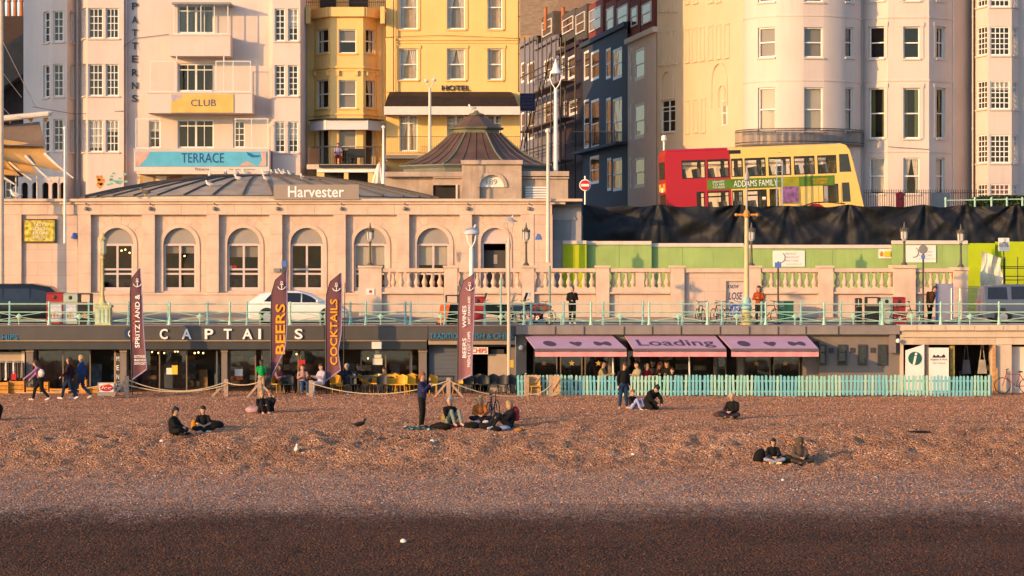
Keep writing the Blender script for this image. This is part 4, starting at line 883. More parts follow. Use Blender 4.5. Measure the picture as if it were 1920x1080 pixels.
# --- scooters / motorcycles behind fourth flag
def motorcycle(label, loc, rz, m):
    t = thing('motorcycle', label, 'motorcycle', loc, rz)
    for x_ in (-0.65,0.65):
        q = MB(); n = 18; q.tube([(x_+0.25*math.cos(2*math.pi*k/n),0,0.3+0.25*math.sin(2*math.pi*k/n)) for k in range(n+1)],0.06,8,caps=False); q.build('tyre', MATS['rubber'], t, world=False)
    q = MB(); q.prism([(-0.75,0.55),(-0.3,0.35),(0.35,0.4),(0.5,0.75),(0.3,0.92),(0.0,0.9),(-0.2,0.75),(-0.7,0.82),(-0.85,0.75)], Matrix.Translation((0,-0.14,0)), 0.28); q.build('body', m, t, world=False)
    q = MB(); q.ell((-0.35,0,0.84),0.38,0.14,0.06,10,6); q.build('seat', blk, t, world=False)
    q = MB(); q.tube([(0.65,0,0.3),(0.42,0,1.0)],0.035,6); q.tube([(0.3,-0.35,1.06),(0.42,0,1.0),(0.3,0.35,1.06)],0.02,6); q.build('fork', MATS['steel'], t, world=False)
    q = MB(); q.hexa([(0.45,-0.16,0.95),(0.5,0,0.95),(0.45,0.16,0.95),(0.4,0,0.95),(0.3,-0.18,1.35),(0.36,0,1.38),(0.3,0.18,1.35),(0.28,0,1.35)]); q.build('windscreen', m, t, world=False)
    return t
motorcycle('dark motorcycle parked behind the pale green post right of fourth flag', (X(925,115.2),115.2,PROM), R(170), mat('moto_olive',(0.05,0.05,0.03),0.4,0.2))
motorcycle('grey motorcycle nearest the thin lantern pole', (X(978,115.6),115.6,PROM), R(200), mat('moto_grey',(0.12,0.12,0.14),0.4,0.2))
motorcycle('dark scooter parked left of the turquoise post and red bicycle', (X(1000,116),116,PROM), R(160), blk)
# --- cars
tyre = MATS['rubber']
def car(label, loc, rz, paint, st, L, W, wheels, wins, name='parked_car', lights=True, wm='car_window'):
    """st: stations (x, z_low, z_belt, z_top, half_belt, half_top); wins: side window polygons (x,z)"""
    t = thing(name, label, 'car', loc, rz); q = MB(); rings = []
    for (x_, zl, zb_, zt_, hb, ht) in st:
        h = [(hb*0.93,zl),(hb,zl+0.2),(hb,zb_-0.12),(hb*0.985,zb_),(ht+(hb-ht)*0.25,zb_+(zt_-zb_)*0.75),(ht*0.9,zt_-0.02),(ht*0.5,zt_)]
        rings.append([(x_,-y_,z_) for y_,z_ in h] + [(x_,y_,z_) for y_,z_ in reversed(h)])
    n = len(rings[0]); base = len(q.v)
    for r_ in rings: q.v += r_
    for i in range(len(rings)-1):
        for k in range(n): q.f.append([base+i*n+k, base+i*n+(k+1)%n, base+(i+1)*n+(k+1)%n, base+(i+1)*n+k]); q.mi.append(0)
    q.f.append([base+k for k in range(n)]); q.mi.append(0); q.f.append([base+(len(rings)-1)*n+k for k in reversed(range(n))]); q.mi.append(0)
    q.build('body', paint, t, world=False, smooth=True, ang=28)
    wg = mat(wm, (0.015,0.016,0.02), 0.08, 0.1, spec=0.6)
    def half(x_, z_):
        for a_, b_ in zip(st, st[1:]):
            if a_[0] <= x_ <= b_[0]:
                s_ = (x_-a_[0])/(b_[0]-a_[0]); zb_ = a_[2]+(b_[2]-a_[2])*s_; zt_ = a_[3]+(b_[3]-a_[3])*s_; hb = a_[4]+(b_[4]-a_[4])*s_; ht = a_[5]+(b_[5]-a_[5])*s_
                v_ = min(1,max(0,(z_-zb_)/max(0.05,(zt_-zb_)*0.75))); return hb*0.985+(ht+(hb-ht)*0.25-hb*0.985)*v_
        return W/2
    for side in (-1,1):
        for poly in wins:
            q = MB(); pts = [(x_, side*(half(x_,z_)+0.012), z_) for x_,z_ in poly]; q.face(pts if side < 0 else pts[::-1]); q.build('side_window', wg, t, world=False)
    for x_ in wheels:
        for side in (-1,1):
            q = MB(); q.lathe((0,0,0),[(0.2,-0.1),(0.31,-0.1),(0.33,-0.06),(0.33,0.06),(0.31,0.1),(0.2,0.1)],18); me = q.mesh('wheel'); me.transform(Matrix.Translation((x_,side*(W/2-0.09),0.33)) @ Matrix.Rotation(R(90),4,'X')); wo = obj('wheel', me, tyre, t)
            q = MB(); q.lathe((0,0,0),[(0.2,-0.108),(0.05,-0.112),(0.05,0.112),(0.2,0.108)],12); me = q.mesh('rim'); me.transform(Matrix.Translation((x_,side*(W/2-0.09),0.33)) @ Matrix.Rotation(R(90),4,'X')); obj('rim', me, MATS['steel'], wo)
            q = MB(); q.lathe((0,0,0),[(0.39,-0.02),(0.39,0.02)],18); me = q.mesh('arch'); me.transform(Matrix.Translation((x_,side*(W/2-0.022),0.36)) @ Matrix.Rotation(R(90),4,'X')); obj('wheel_arch', me, blk, t)
    x0, x1 = st[0], st[-1]
    for side in (-1,1):
        q = MB(); q.ell((x0[0]+0.13,side*(x0[4]-0.16),x0[2]-0.05),0.2,0.16,0.07,10,6); q.build('tail_light', redp, t, world=False)
        q = MB(); q.ell((x1[0]-0.13,side*(x1[4]-0.16),x1[2]-0.08),0.2,0.16,0.07,10,6); q.build('headlight', MATS['steel'], t, world=False)
        q = MB(); xm = wheels[1]-0.45; q.ell((xm,side*(W/2+0.06),st[len(st)//2][2]+0.08),0.08,0.1,0.07,8,6); q.build('mirror', paint, t, world=False)
        q = MB(); q.box(-0.25,-0.05,side*(W/2)-0.02,side*(W/2)+0.015,st[len(st)//2][2]-0.13,st[len(st)//2][2]-0.10); q.build('handle', paint, t, world=False)
    return t
whitec = mat('white_car_paint', (0.75,0.72,0.70), 0.25, 0.03, spec=0.5); blackc = mat('black_car_paint', (0.012,0.014,0.02), 0.2, 0.1, spec=0.5); greyc = mat('grey_blue_car_paint', (0.09,0.11,0.17), 0.25, 0.05, spec=0.5)
hat = [(-2.25,0.35,0.85,0.9,0.72,0.6),(-2.15,0.22,0.95,1.05,0.86,0.66),(-1.7,0.2,1.0,1.38,0.9,0.62),(-0.9,0.2,0.98,1.5,0.91,0.64),(0.0,0.2,0.95,1.5,0.91,0.64),(0.6,0.2,0.93,1.36,0.91,0.64),(1.25,0.2,0.9,1.0,0.9,0.72),(1.9,0.22,0.78,0.84,0.86,0.7),(2.2,0.32,0.6,0.66,0.7,0.55)]
car('white hatchback parked between the first two lettered flags', (X(560,116.2),116.2,PROM-0.04), 0, whitec, hat, 4.5, 1.82, (-1.35,1.38), [[(-1.5,1.02),(-0.75,1.0),(-0.75,1.4),(-1.2,1.34)],[(-0.68,1.0),(0.15,0.98),(0.15,1.4),(-0.68,1.42)],[(0.22,0.98),(1.0,0.98),(0.62,1.24),(0.22,1.39)]])
van = [(-2.6,0.4,1.0,1.15,0.8,0.7),(-2.5,0.25,1.1,1.85,0.95,0.78),(-1.5,0.25,1.1,1.92,0.97,0.8),(0.2,0.25,1.1,1.92,0.97,0.8),(1.0,0.25,1.08,1.78,0.97,0.78),(1.75,0.25,1.05,1.16,0.95,0.8),(2.35,0.28,0.92,1.02,0.9,0.74),(2.55,0.4,0.7,0.76,0.75,0.6)]
car('black people carrier parked at the left edge behind railing', (X(46,114.9),116.4,PROM-0.04), 0, blackc, van, 5.1, 1.94, (-1.6,1.6), [[(-2.3,1.15),(-1.2,1.15),(-1.2,1.68),(-2.25,1.68)],[(-1.1,1.15),(0.1,1.15),(0.1,1.68),(-1.1,1.68)],[(0.2,1.15),(1.35,1.14),(0.85,1.56),(0.2,1.68)]], 'people_carrier').scale = (0.95,)*3
suv = [(-2.3,0.45,1.0,1.1,0.8,0.7),(-2.2,0.3,1.1,1.72,0.93,0.74),(-1.2,0.3,1.1,1.8,0.95,0.76),(0.1,0.3,1.1,1.8,0.95,0.76),(0.6,0.3,1.08,1.68,0.95,0.76),(1.15,0.3,1.05,1.16,0.94,0.8),(2.0,0.32,0.98,1.06,0.9,0.76),(2.3,0.42,0.75,0.8,0.78,0.6)]
car('grey blue off-road car at the right edge behind railing', (X(1935,115.2),115.6,PROM-0.04), 0, greyc, suv, 4.6, 1.9, (-1.4,1.4), [[(-2.1,1.13),(-1.2,1.13),(-1.25,1.68),(-2.05,1.66)],[(-1.02,1.13),(-0.2,1.13),(-0.2,1.7),(-1.02,1.7)],[(-0.1,1.13),(0.95,1.12),(0.52,1.6),(-0.1,1.7)]], 'off_road_car')
# --- crowd barriers on the right
bar_m = mat('barrier_mesh', (0.38,0.37,0.40), 0.45, 0.1)
for px0, px1, d_, lb in ((1688+96,1800,118.0,'narrow grey mesh barrier panel behind the right railing'),(1802,1915,118.2,'wide grey mesh barrier panel before the lime hoarding')):
    t = thing('mesh_barrier', lb, 'barrier', (X((px0+px1)/2,d_),d_,PROM)); x0, x1 = X(px0,d_), X(px1,d_); z0, z1 = PROM+0.1, Z(540,d_)
    q = MB(); q.tube([(x0,d_,z0),(x0,d_,z1),(x1,d_,z1),(x1,d_,z0),(x0,d_,z0)],0.028,6); q.build('frame', MATS['steel'], t)
    q = MB(); n = int((x1-x0)/0.09)
    for k in range(1,n): q.bar((x0+(x1-x0)*k/n,d_,z0),(x0+(x1-x0)*k/n,d_,z1),0.012)
    for k in range(1,5): q.bar((x0,d_+0.02,z0+(z1-z0)*k/5),(x1,d_+0.02,z0+(z1-z0)*k/5),0.012)
    q.build('mesh', bar_m, t)
    for xx in (x0,x1): q = MB(); q.box(xx-0.12,xx+0.12,d_-0.25,d_+0.25,PROM,PROM+0.1); q.build('foot', blk, t)
t = thing('blue_screen', 'blue grey sheet screen leaning against the pier on the right', 'screen', (X(1766,119),119,PROM)); q = MB(); pbox(q,1756,532,1786,600,119,119.05); q.build('panel', mat('blue_grey_sheet',(0.24,0.25,0.36),0.7,0.1), t); q = MB(); pbox(q,1754.5,530,1756,600,118.96,119.06); pbox(q,1786,530,1787.5,600,118.96,119.06); q.build('edge', bluep, t)
# ================================================================ BEACH TERRACE: flags, fence, ropes, furniture
maroon = mat('maroon_flag', (0.135,0.055,0.07), 0.75, 0.08, scale=1.5); edge = mat('flag_edge', (0.30,0.25,0.42), 0.7, 0.05); pinkf = mat('faded_maroon_flag', (0.25,0.105,0.115), 0.75, 0.08, scale=1.5)
orangetxt = mat('orange_lettering', (0.85,0.33,0.01), 0.6, 0.03); redtxt = mat('flag_red_print', (0.45,0.09,0.06), 0.6, 0.1)
def lerp_path(path, s):
    n = len(path)-1; k = min(int(s*n), n-1); f = s*n-k; a_, b_ = path[k], path[k+1]; return (a_[0]+(b_[0]-a_[0])*f, a_[1]+(b_[1]-a_[1])*f)
def flag(label, left, right, d, m, texts, bend=0.0):
    t = thing('feather_flag', label, 'flag', (X(left[0][0],d),d,0.12), group='maroon feather flags')
    q = MB(weld=True); n, mcols = 26, 8
    def pt(s, u):
        a_, b_ = lerp_path(left, s), lerp_path(right, s); px, py = a_[0]+(b_[0]-a_[0])*u, a_[1]+(b_[1]-a_[1])*u
        p = P(px,py,d); p.y += 0.05*math.sin(u*3.0+s*5)*u*(1-s*0.6)*1.5 + (0.14*u*math.sin(u*5)*max(0,0.35-s)*2); return p
    for i in range(n):
        for j in range(mcols): q.face([pt(i/n,j/mcols),pt(i/n,(j+1)/mcols),pt((i+1)/n,(j+1)/mcols),pt((i+1)/n,j/mcols)])
    q.build('banner', m, t, smooth=True, ang=0)
    q = MB(); q.tube([P(left[0][0],742,d)] + [P(x_,y_,d) for x_,y_ in left],[0.03]+[0.028-0.018*i/len(left) for i in range(len(left))],6); q.build('pole', blk, t)
    q = MB(); q.tube([pt(i/n,1.0)+Vector((0,-0.004,0)) for i in range(n+1)],0.022,5); q.tube([pt(0,j/8)+Vector((0,-0.004,0)) for j in range(9)],0.03,5); q.build('hem', edge, t)
    for s_, r_, mm, rot in texts: text(t, s_, mm, r_[0], r_[1], r_[2], r_[3], d-0.10, 'lettering', rot=rot, bold=0.015)
    # anchor emblem
    ax, ay = lerp_path(left,0.8)[0]*0.45+lerp_path(right,0.8)[0]*0.55, lerp_path(left,0.8)[1]+11
    q = MB(); c = P(ax,ay,d-0.1); q.bar(c+Vector((0,0,-0.17)),c+Vector((0,0,0.12)),0.03,0.015); q.bar(c+Vector((-0.07,0,0.06)),c+Vector((0.07,0,0.06)),0.015,0.03); q.tube([c+Vector((0.17*math.sin(a_),0,-0.17*math.cos(a_)+0.02)) for a_ in (-1.3,-0.8,-0.4,0,0.4,0.8,1.3)],0.017,5); q.tube([c+Vector((0.045*math.sin(a_),0,0.15+0.045*math.cos(a_))) for a_ in [k*0.7854 for k in range(9)]],0.012,5); q.build('anchor_emblem', whitetxt, t)
    return t
W_ = whitetxt; UPR = math.pi/2
flag('leftmost maroon feather flag with white and orange print, leaning', [(248,712),(245,640),(244,580),(244,545),(248,520),(262,503)], [(276,692),(272,650),(269,610),(267,570),(265,540),(262.5,503)], 108.2, maroon, [('SPRITZ I AND &',(253,552,262,652),W_,UPR),('FRESH & FRUITY',(248.5,566,254,640),redtxt,UPR),('BOTTOMLESS',(252,666,273,671),W_,0),('BRUNCH FROM',(252,673,273,677.5),W_,0),('SOUTH COAST',(252,679,273,684),W_,0)])
flag('maroon feather flag with large orange BEERS lettering', [(508,712),(508,650),(508,590),(509,550),(516,525),(537,507)], [(512,700),(535,655),(538.5,610),(538.5,560),(538,530),(537.5,507)], 108.2, maroon, [('BEERS',(516.5,570,534.5,664),orangetxt,UPR)])
flag('maroon feather flag with orange COCKTAILS lettering', [(611,714),(611,650),(611,590),(612,552),(619,528),(639,512)], [(639,694),(634,660),(640,625),(641,570),(640.5,535),(639.5,512)], 108.2, maroon, [('COCKTAILS',(619,561,632.5,684),orangetxt,UPR)])
flag('paler maroon feather flag with white BEERS WINES print', [(857.5,715),(858,650),(859,590),(861,550),(869,527),(889,513)], [(884,703),(886,655),(888,610),(889.5,560),(890,530),(889.6,513)], 108.2, pinkf, [('BEERS',(867,634,874.5,671),W_,UPR),('WINES',(867,573,874.5,614),W_,UPR),('FRESHLY CUT CHIPS',(876.5,622,882,688),W_,UPR),('SOFT DRINKS AND',(877,556,882,608),W_,UPR)])
q = MB(); q.tube([P(643,742,110.0),P(647,530,110.0)],0.02,6); q.build  # slim bare pole behind third flag
tag(q.build('bare_pole', blk), 'slim bare pole directly behind the COCKTAILS flag', 'pole')
# --- picket fence
fp = [mat('picket_mint',(0.26,0.54,0.47),0.65,0.08,scale=6,streak=0.12), mat('picket_aqua',(0.18,0.47,0.52),0.65,0.08,scale=6,streak=0.12), mat('picket_pale',(0.36,0.57,0.47),0.65,0.08,scale=6)]
FD = 107.35
fe = thing('picket_fence', 'pale turquoise picket fence along the front of the beach cafe', 'fence', (X(1400,FD),FD,0.1))
q = MB(); pw = 0.098; ph = 0.86; q.prism([(-pw/2,0),(pw/2,0),(pw/2,ph-0.05),(pw*0.3,ph-0.012),(0,ph),(-pw*0.3,ph-0.012),(-pw/2,ph-0.05)], Matrix.Identity(4), 0.022)
pmesh = []
for m_ in fp: me = q.mesh('picket'); me.materials.append(m_); pmesh.append(me)
rnd = random.Random(3); x_ = 972.0; k = 0
while x_ < 1858:
    o = bpy.data.objects.new('picket', pmesh[(int(x_/83)%2) if rnd.random() < 0.72 else 2]); COL.objects.link(o); o.parent = fe
    o.location = (X(x_,FD)-fe.location.x, rnd.uniform(-0.006,0.006), 0.04+rnd.uniform(-0.02,0.02)+0.02*math.sin(x_*0.02)); o.rotation_euler = (0, rnd.gauss(0,0.022), 0)
    x_ += 6.75 + rnd.uniform(-0.25,0.35); k += 1
    if k % 17 == 0: x_ += 1.0
for z_ in (0.28,0.72):
    for j in range(9):
        q = MB(); xa, xb = X(972+98.5*j,FD), X(972+98.5*(j+1)-1.5,FD); q.box(xa,xb,FD+0.03,FD+0.07,z_,z_+0.075); q.build('rail', fp[j%2], fe)
for j in range(10): q = MB(); xa = X(972+98.5*j,FD); q.box(xa-0.045,xa+0.045,FD+0.072,FD+0.16,0.1,1.0); q.build('fence_post', fp[j%2], fe)
# --- rope barrier: posts with struts, ropes between them
wood = MATS['wood_grey']; wpink = mat('weathered_post',(0.36,0.25,0.19),0.85,0.2,scale=7,bump=0.2)
RP = [(238,705,106.6,1),(424,711,106.6,1),(487,712,105.9,2),(583,713,106.2,0),(841,708,105.8,3),(1033,703,106.4,0),(988,705,106.9,0)]
for i, (px, py, d_, br) in enumerate(RP):
    t = thing('rope_post', ['stout timber rope post under leftmost flag','timber rope post left of the green shirted person','timber rope post with splayed struts by the seated pair','timber rope post just left of the COCKTAILS flag','timber rope post with two splayed struts below the pale flag','pale timber post at the left end of the picket fence','timber post beside yellow chair near the picket fence'][i], 'post', (X(px,d_),d_,0.1))
    q = MB(); xx = X(px,d_); zt_ = Z(py,d_); q.box(xx-0.085,xx+0.085,d_-0.08,d_+0.08,0.05,zt_); q.build('post', wpink, t)
    if br & 1: q = MB(); q.bar((xx-0.62,d_+0.02,0.12),(xx-0.05,d_+0.02,zt_-0.18),0.09); q.build('strut', wpink, t)
    if br & 2: q = MB(); q.bar((xx+0.62,d_+0.02,0.12),(xx+0.05,d_+0.02,zt_-0.18),0.09); q.build('strut', wpink, t)
    if br == 2: q = MB(); q.bar((xx-0.55,d_-0.02,0.12),(xx-0.05,d_-0.02,zt_-0.18),0.09); q.build('strut', wpink, t)
def rope(a, b, sag, label):
    q = MB(); A, B = P(*a), P(*b); pts = []
    for k in range(17): s_ = k/16; p = A.lerp(B,s_); p.z -= sag*4*s_*(1-s_); pts.append(p)
    q.tube(pts,0.022,6); tag(q.build('rope', MATS['rope']), label, 'rope')
rope((30,736,107.2),(236,712,106.6),0.18,'slack rope behind the three walkers on the left')
rope((240,712,106.5),(424,716,106.5),0.42,'upper rope between stout post and next rope post')
rope((240,722,106.5),(424,722,106.5),0.28,'lower rope between stout post and next rope post')
rope((424,717,106.5),(487,716,105.9),0.12,'short rope left of the seated pair post')
rope((583,718,106.1),(839,714,105.7),0.50,'long drooping rope in front of yellow chairs')
rope((843,714,105.7),(990,741,106.5),0.25,'rope descending right from post below the pale flag')
rope((990,738,106.4),(1033,722,106.3),0.15,'short rope before the yellow chair by the fence')
# timber pallets beside the fence
pal = mat('fresh_timber',(0.52,0.32,0.18),0.8,0.15,scale=8)
for (px0, px1, py0, d_, lb) in ((983,1012,703,107.1,'pale timber pallet behind yellow chair'),(1029,1051,704,106.9,'pale timber pallet leaning at fence corner')):
    t = thing('timber_pallet', lb, 'pallet', (X((px0+px1)/2,d_),d_,0.12)); n = 5; x0, x1 = X(px0,d_), X(px1,d_); zt_ = Z(py0,d_)
    for k in range(n): q = MB(); z0 = 0.12+(zt_-0.12)*k/n; q.box(x0,x1,d_,d_+0.025,z0+0.012,z0+(zt_-0.12)/n-0.012); q.build('board', pal, t)
    q = MB(); q.bar((x0+0.03,d_-0.02,0.2),(x1-0.03,d_-0.02,zt_-0.15),0.06,0.03); q.build('brace', pal, t)
# --- tables and chairs
yc = mat('yellow_chair',(0.68,0.34,0.015),0.5,0.08); bc = mat('black_chair',(0.03,0.028,0.03),0.5,0.15)
def make_chair(m):
    t = thing('cafe_chair', 'x', 'chair', (0,0,0))
    q = MB(); q.hexa([(-0.23,-0.24,0.42),(0.23,-0.24,0.42),(0.21,0.22,0.42),(-0.21,0.22,0.42),(-0.23,-0.24,0.46),(0.23,-0.24,0.46),(0.21,0.22,0.45),(-0.21,0.22,0.45)]); q.build('seat', m, t, world=False)
    q = MB(weld=True); n = 8
    for i in range(n):
        for j in range(4):
            def bp(i_,j_): a_ = -1.25+2.5*i_/n; z_ = 0.44+0.42*j_/4; return (0.25*math.sin(a_)*(1+0.08*j_/4), 0.04+0.20*math.cos(a_)+0.05*j_/4, z_-(0.12*abs(a_)/1.25 if j_ == 4 else 0))
            q.face([bp(i,j),bp(i+1,j),bp(i+1,j+1),bp(i,j+1)])
    q.build('backrest', m, t, world=False, smooth=True, ang=0)
    for sx in (-1,1):
        for sy in (-1,1): q = MB(); q.tube([(sx*0.18,sy*0.18,0.42),(sx*0.22,sy*0.22,0.0)],0.016,6); q.build('leg', m, t, world=False)
    return t
cy = make_chair(yc); cb = make_chair(bc); GZ = 0.13
seats = [(cy,630,108.9,0.3,'small yellow chair right of the COCKTAILS flag'),(cy,682,109.6,2.2,'yellow chair beside the counter notice'),(cy,705,109.2,-0.4,'yellow chair behind the first dark table'),(cy,733,108.4,0.2,'yellow chair in the front row, left one'),(cy,752,108.3,-0.2,'yellow chair in the front row, middle one'),(cy,772,108.5,0.5,'yellow chair in the front row, right one'),(cy,748,109.8,2.6,'yellow chair in the back row under the shop counter'),(cy,776,109.9,3.0,'yellow chair in back row nearest the pillar'),(cy,818,108.6,0.9,'yellow chair right of the man with phone'),(cy,862,108.8,-0.9,'yellow chair at the foot of pale flag'),(cy,1003,106.9,0.2,'yellow chair beside the timber pallets'),(cy,520,108.7,1.0,'yellow chair behind the BEERS flag'),
  (cb,540,108.4,0.1,'dark chair facing away between BEERS flag and man in check shirt'),(cb,660,108.3,0.4,'black chair before the elderly man'),(cb,717,108.1,0.0,'black chair beside the dark table'),(cb,880,108.4,0.4,'black chair first of the dark row right of the pale flag'),(cb,895,108.9,-0.3,'black chair second of the dark row, set back'),(cb,908,108.3,0.2,'black chair third of the dark row'),(cb,926,108.8,0.1,'black chair fourth of the dark row, set back'),(cb,942,108.2,-0.2,'black chair fifth of the dark row by the lantern pole'),(cb,962,108.4,0.3,'black chair sixth and rightmost of the dark row'),(cb,985,108.9,0.2,'black chair half behind the yellow chair by the fence'),(cb,600,108.6,0.6,'black chair between person in grey hood and rope post')]
usedy = set()
for base_, px, d_, rz, lb in seats:
    loc = (X(px,d_),d_,GZ); g_ = 'yellow terrace chairs' if base_ is cy else 'black terrace chairs'
    if base_ in usedy: dup(base_, loc, rz, lb, g_)
    else: usedy.add(base_); base_.location = loc; base_.rotation_euler = (0,0,rz); base_['label'] = lb; base_['group'] = g_
def table(px, d_, lb, w_=0.75):
    t = thing('cafe_table', lb, 'table', (X(px,d_),d_,GZ), group='dark terrace tables'); q = MB(); q.box(-w_/2,w_/2,-0.35,0.35,0.71,0.75); q.build('table_top', bc, t, world=False)
    for sx in (-1,1):
        for sy in (-1,1): q = MB(); q.box(sx*(w_/2-0.05)-0.025,sx*(w_/2-0.05)+0.025,sy*0.3-0.025,sy*0.3+0.025,0,0.709); q.build('leg', bc, t, world=False)
    return t
table(690,108.8,'dark table in front of the elderly man',1.5); table(735,109.0,'dark table among yellow chairs',0.9); table(570,109.2,'dark table behind the man in check shirt',0.8); table(835,109.3,'dark table behind the splayed rope post',0.8); table(975,109.4,'dark table at right end of the black chairs',0.9); table(780,109.2,'timber topped table by the counter pillar',0.8)
for px, d_, lb in ((665,108.75,'small white cup at the left end of long dark table'),(711,108.75,'small white cup at the right end of long dark table'),(986,109.3,'white cup on the table at right end of black chairs')):
    q = MB(); q.lathe((X(px,d_),d_,GZ+0.752),[(0.03,0),(0.045,0.1),(0.042,0.11)],10); tag(q.build('cup', MATS['white_paint']), lb, 'cup')
# advertising board, red
t = thing('advertising_board', 'grey framed advertising board with red ice cream roundel', 'sign', (X(199,107.2),107.2,0.12)); q = MB(); pbox(q,183,717,216,742,107.2,107.25); q.build('frame', mat('board_grey',(0.28,0.27,0.28),0.5,0.1), t); q = MB(); pbox(q,186,719,213,735,107.17,107.199); q.build('panel', MATS['white_notice'], t)
q = MB(); c = P(199.5,727,107.15); q.face([c+Vector((0.27*math.cos(k*math.pi/10),0,0.155*math.sin(k*math.pi/10))) for k in range(20)]); q.build('roundel', redp, t); text(t, 'Ice', W_, 190, 724, 209, 730, 107.13, 'lettering', shear=0.3)
# ================================================================ STONE RESTAURANT
HD = 124.0
st = MATS['stone']; sa = MATS['stone_ashlar']
hv = thing('stone_restaurant', 'pink stone single storey restaurant with arched windows and low ribbed dome', 'restaurant', (X(540,HD),HD,3.2))
frh = frames([(-420,HD+0.3),(1036,HD+0.3)])[0]          # recessed bay plane
zb_, zt_ = 3.1, Z(402,HD)
CX = [219.5,337,456.5,575,694,812,927.5]
ops = []
for i, c in enumerate(CX):
    w_ = 30.5 if i < 6 else 26; r = frh.rect((c-w_,427,c+w_,545)); ops.append((r[0],r[1],r[2],r[3],'arch'))
mb = MB(weld=True); facade(mb, [frh], zb_, zt_, {0: ops}, 0.3); mb.build('wall', sa, hv)
# parapet frieze blocks, cornice, plinth
for a_ in range(-9,22):
    px0, px1 = -60+50*a_+100-0, -60+50*(a_+1)+100-0.35
    if px0 > 1035: break
    q = MB(); pbox(q, px0, 383, min(px1,1035), 402.3, HD-0.02, HD+0.4); q.build('frieze_block', st, hv)
part(hv, 'cornice', st, (-420,372.5,1092,377.5,HD-0.28,HD+0.5), (-420,377.6,1060,382.8,HD-0.12,HD+0.4))
part(hv, 'plinth', st, (-420,553,1036,600,HD+0.06,HD+0.29)); part(hv, 'plinth_cap', st, (-420,549,1036,552.8,HD+0.0,HD+0.295))
PIL = [(146,170),(266,290),(387,410),(505,529),(625,648),(744,767),(862,885),(976,1001)]
for a_, b_ in PIL:
    for j in range(4): q = MB(); h0, h1 = 402.6+36.6*j, 402.6+36.6*(j+1)-0.4; pbox(q, a_, h0, b_, h1, HD-0.0, HD+0.298); q.build('pilaster_block', st, hv)
    q = MB(); c = P((a_+b_)/2+3,391,HD-0.12); q.ell(c,0.1,0.12,0.1,8,6); q.ell(c+Vector((0,0,0.22)),0.04,0.06,0.06,6,5); q.build('floodlight', mat('floodlight_grey',(0.25,0.22,0.2),0.5,0.1), hv)
[part(hv, 'end_wall', sa, b_) for b_ in ((-420,402.6,28,600,HD-0.02,HD+0.29), (28.3,402.6,145.6,548.7,HD+0.12,HD+0.293), (1001.4,402.6,1036,600,HD+0.03,HD+0.293))]
part(hv, 'corner_pilaster', st, (28,402.6,40,548.6,HD-0.06,HD+0.115))
fgrey = mat('fanlight_panel', (0.30,0.27,0.25), 0.6, 0.06); pinkfr = mat('pale_lilac_frame', (0.56,0.46,0.44), 0.6, 0.06)
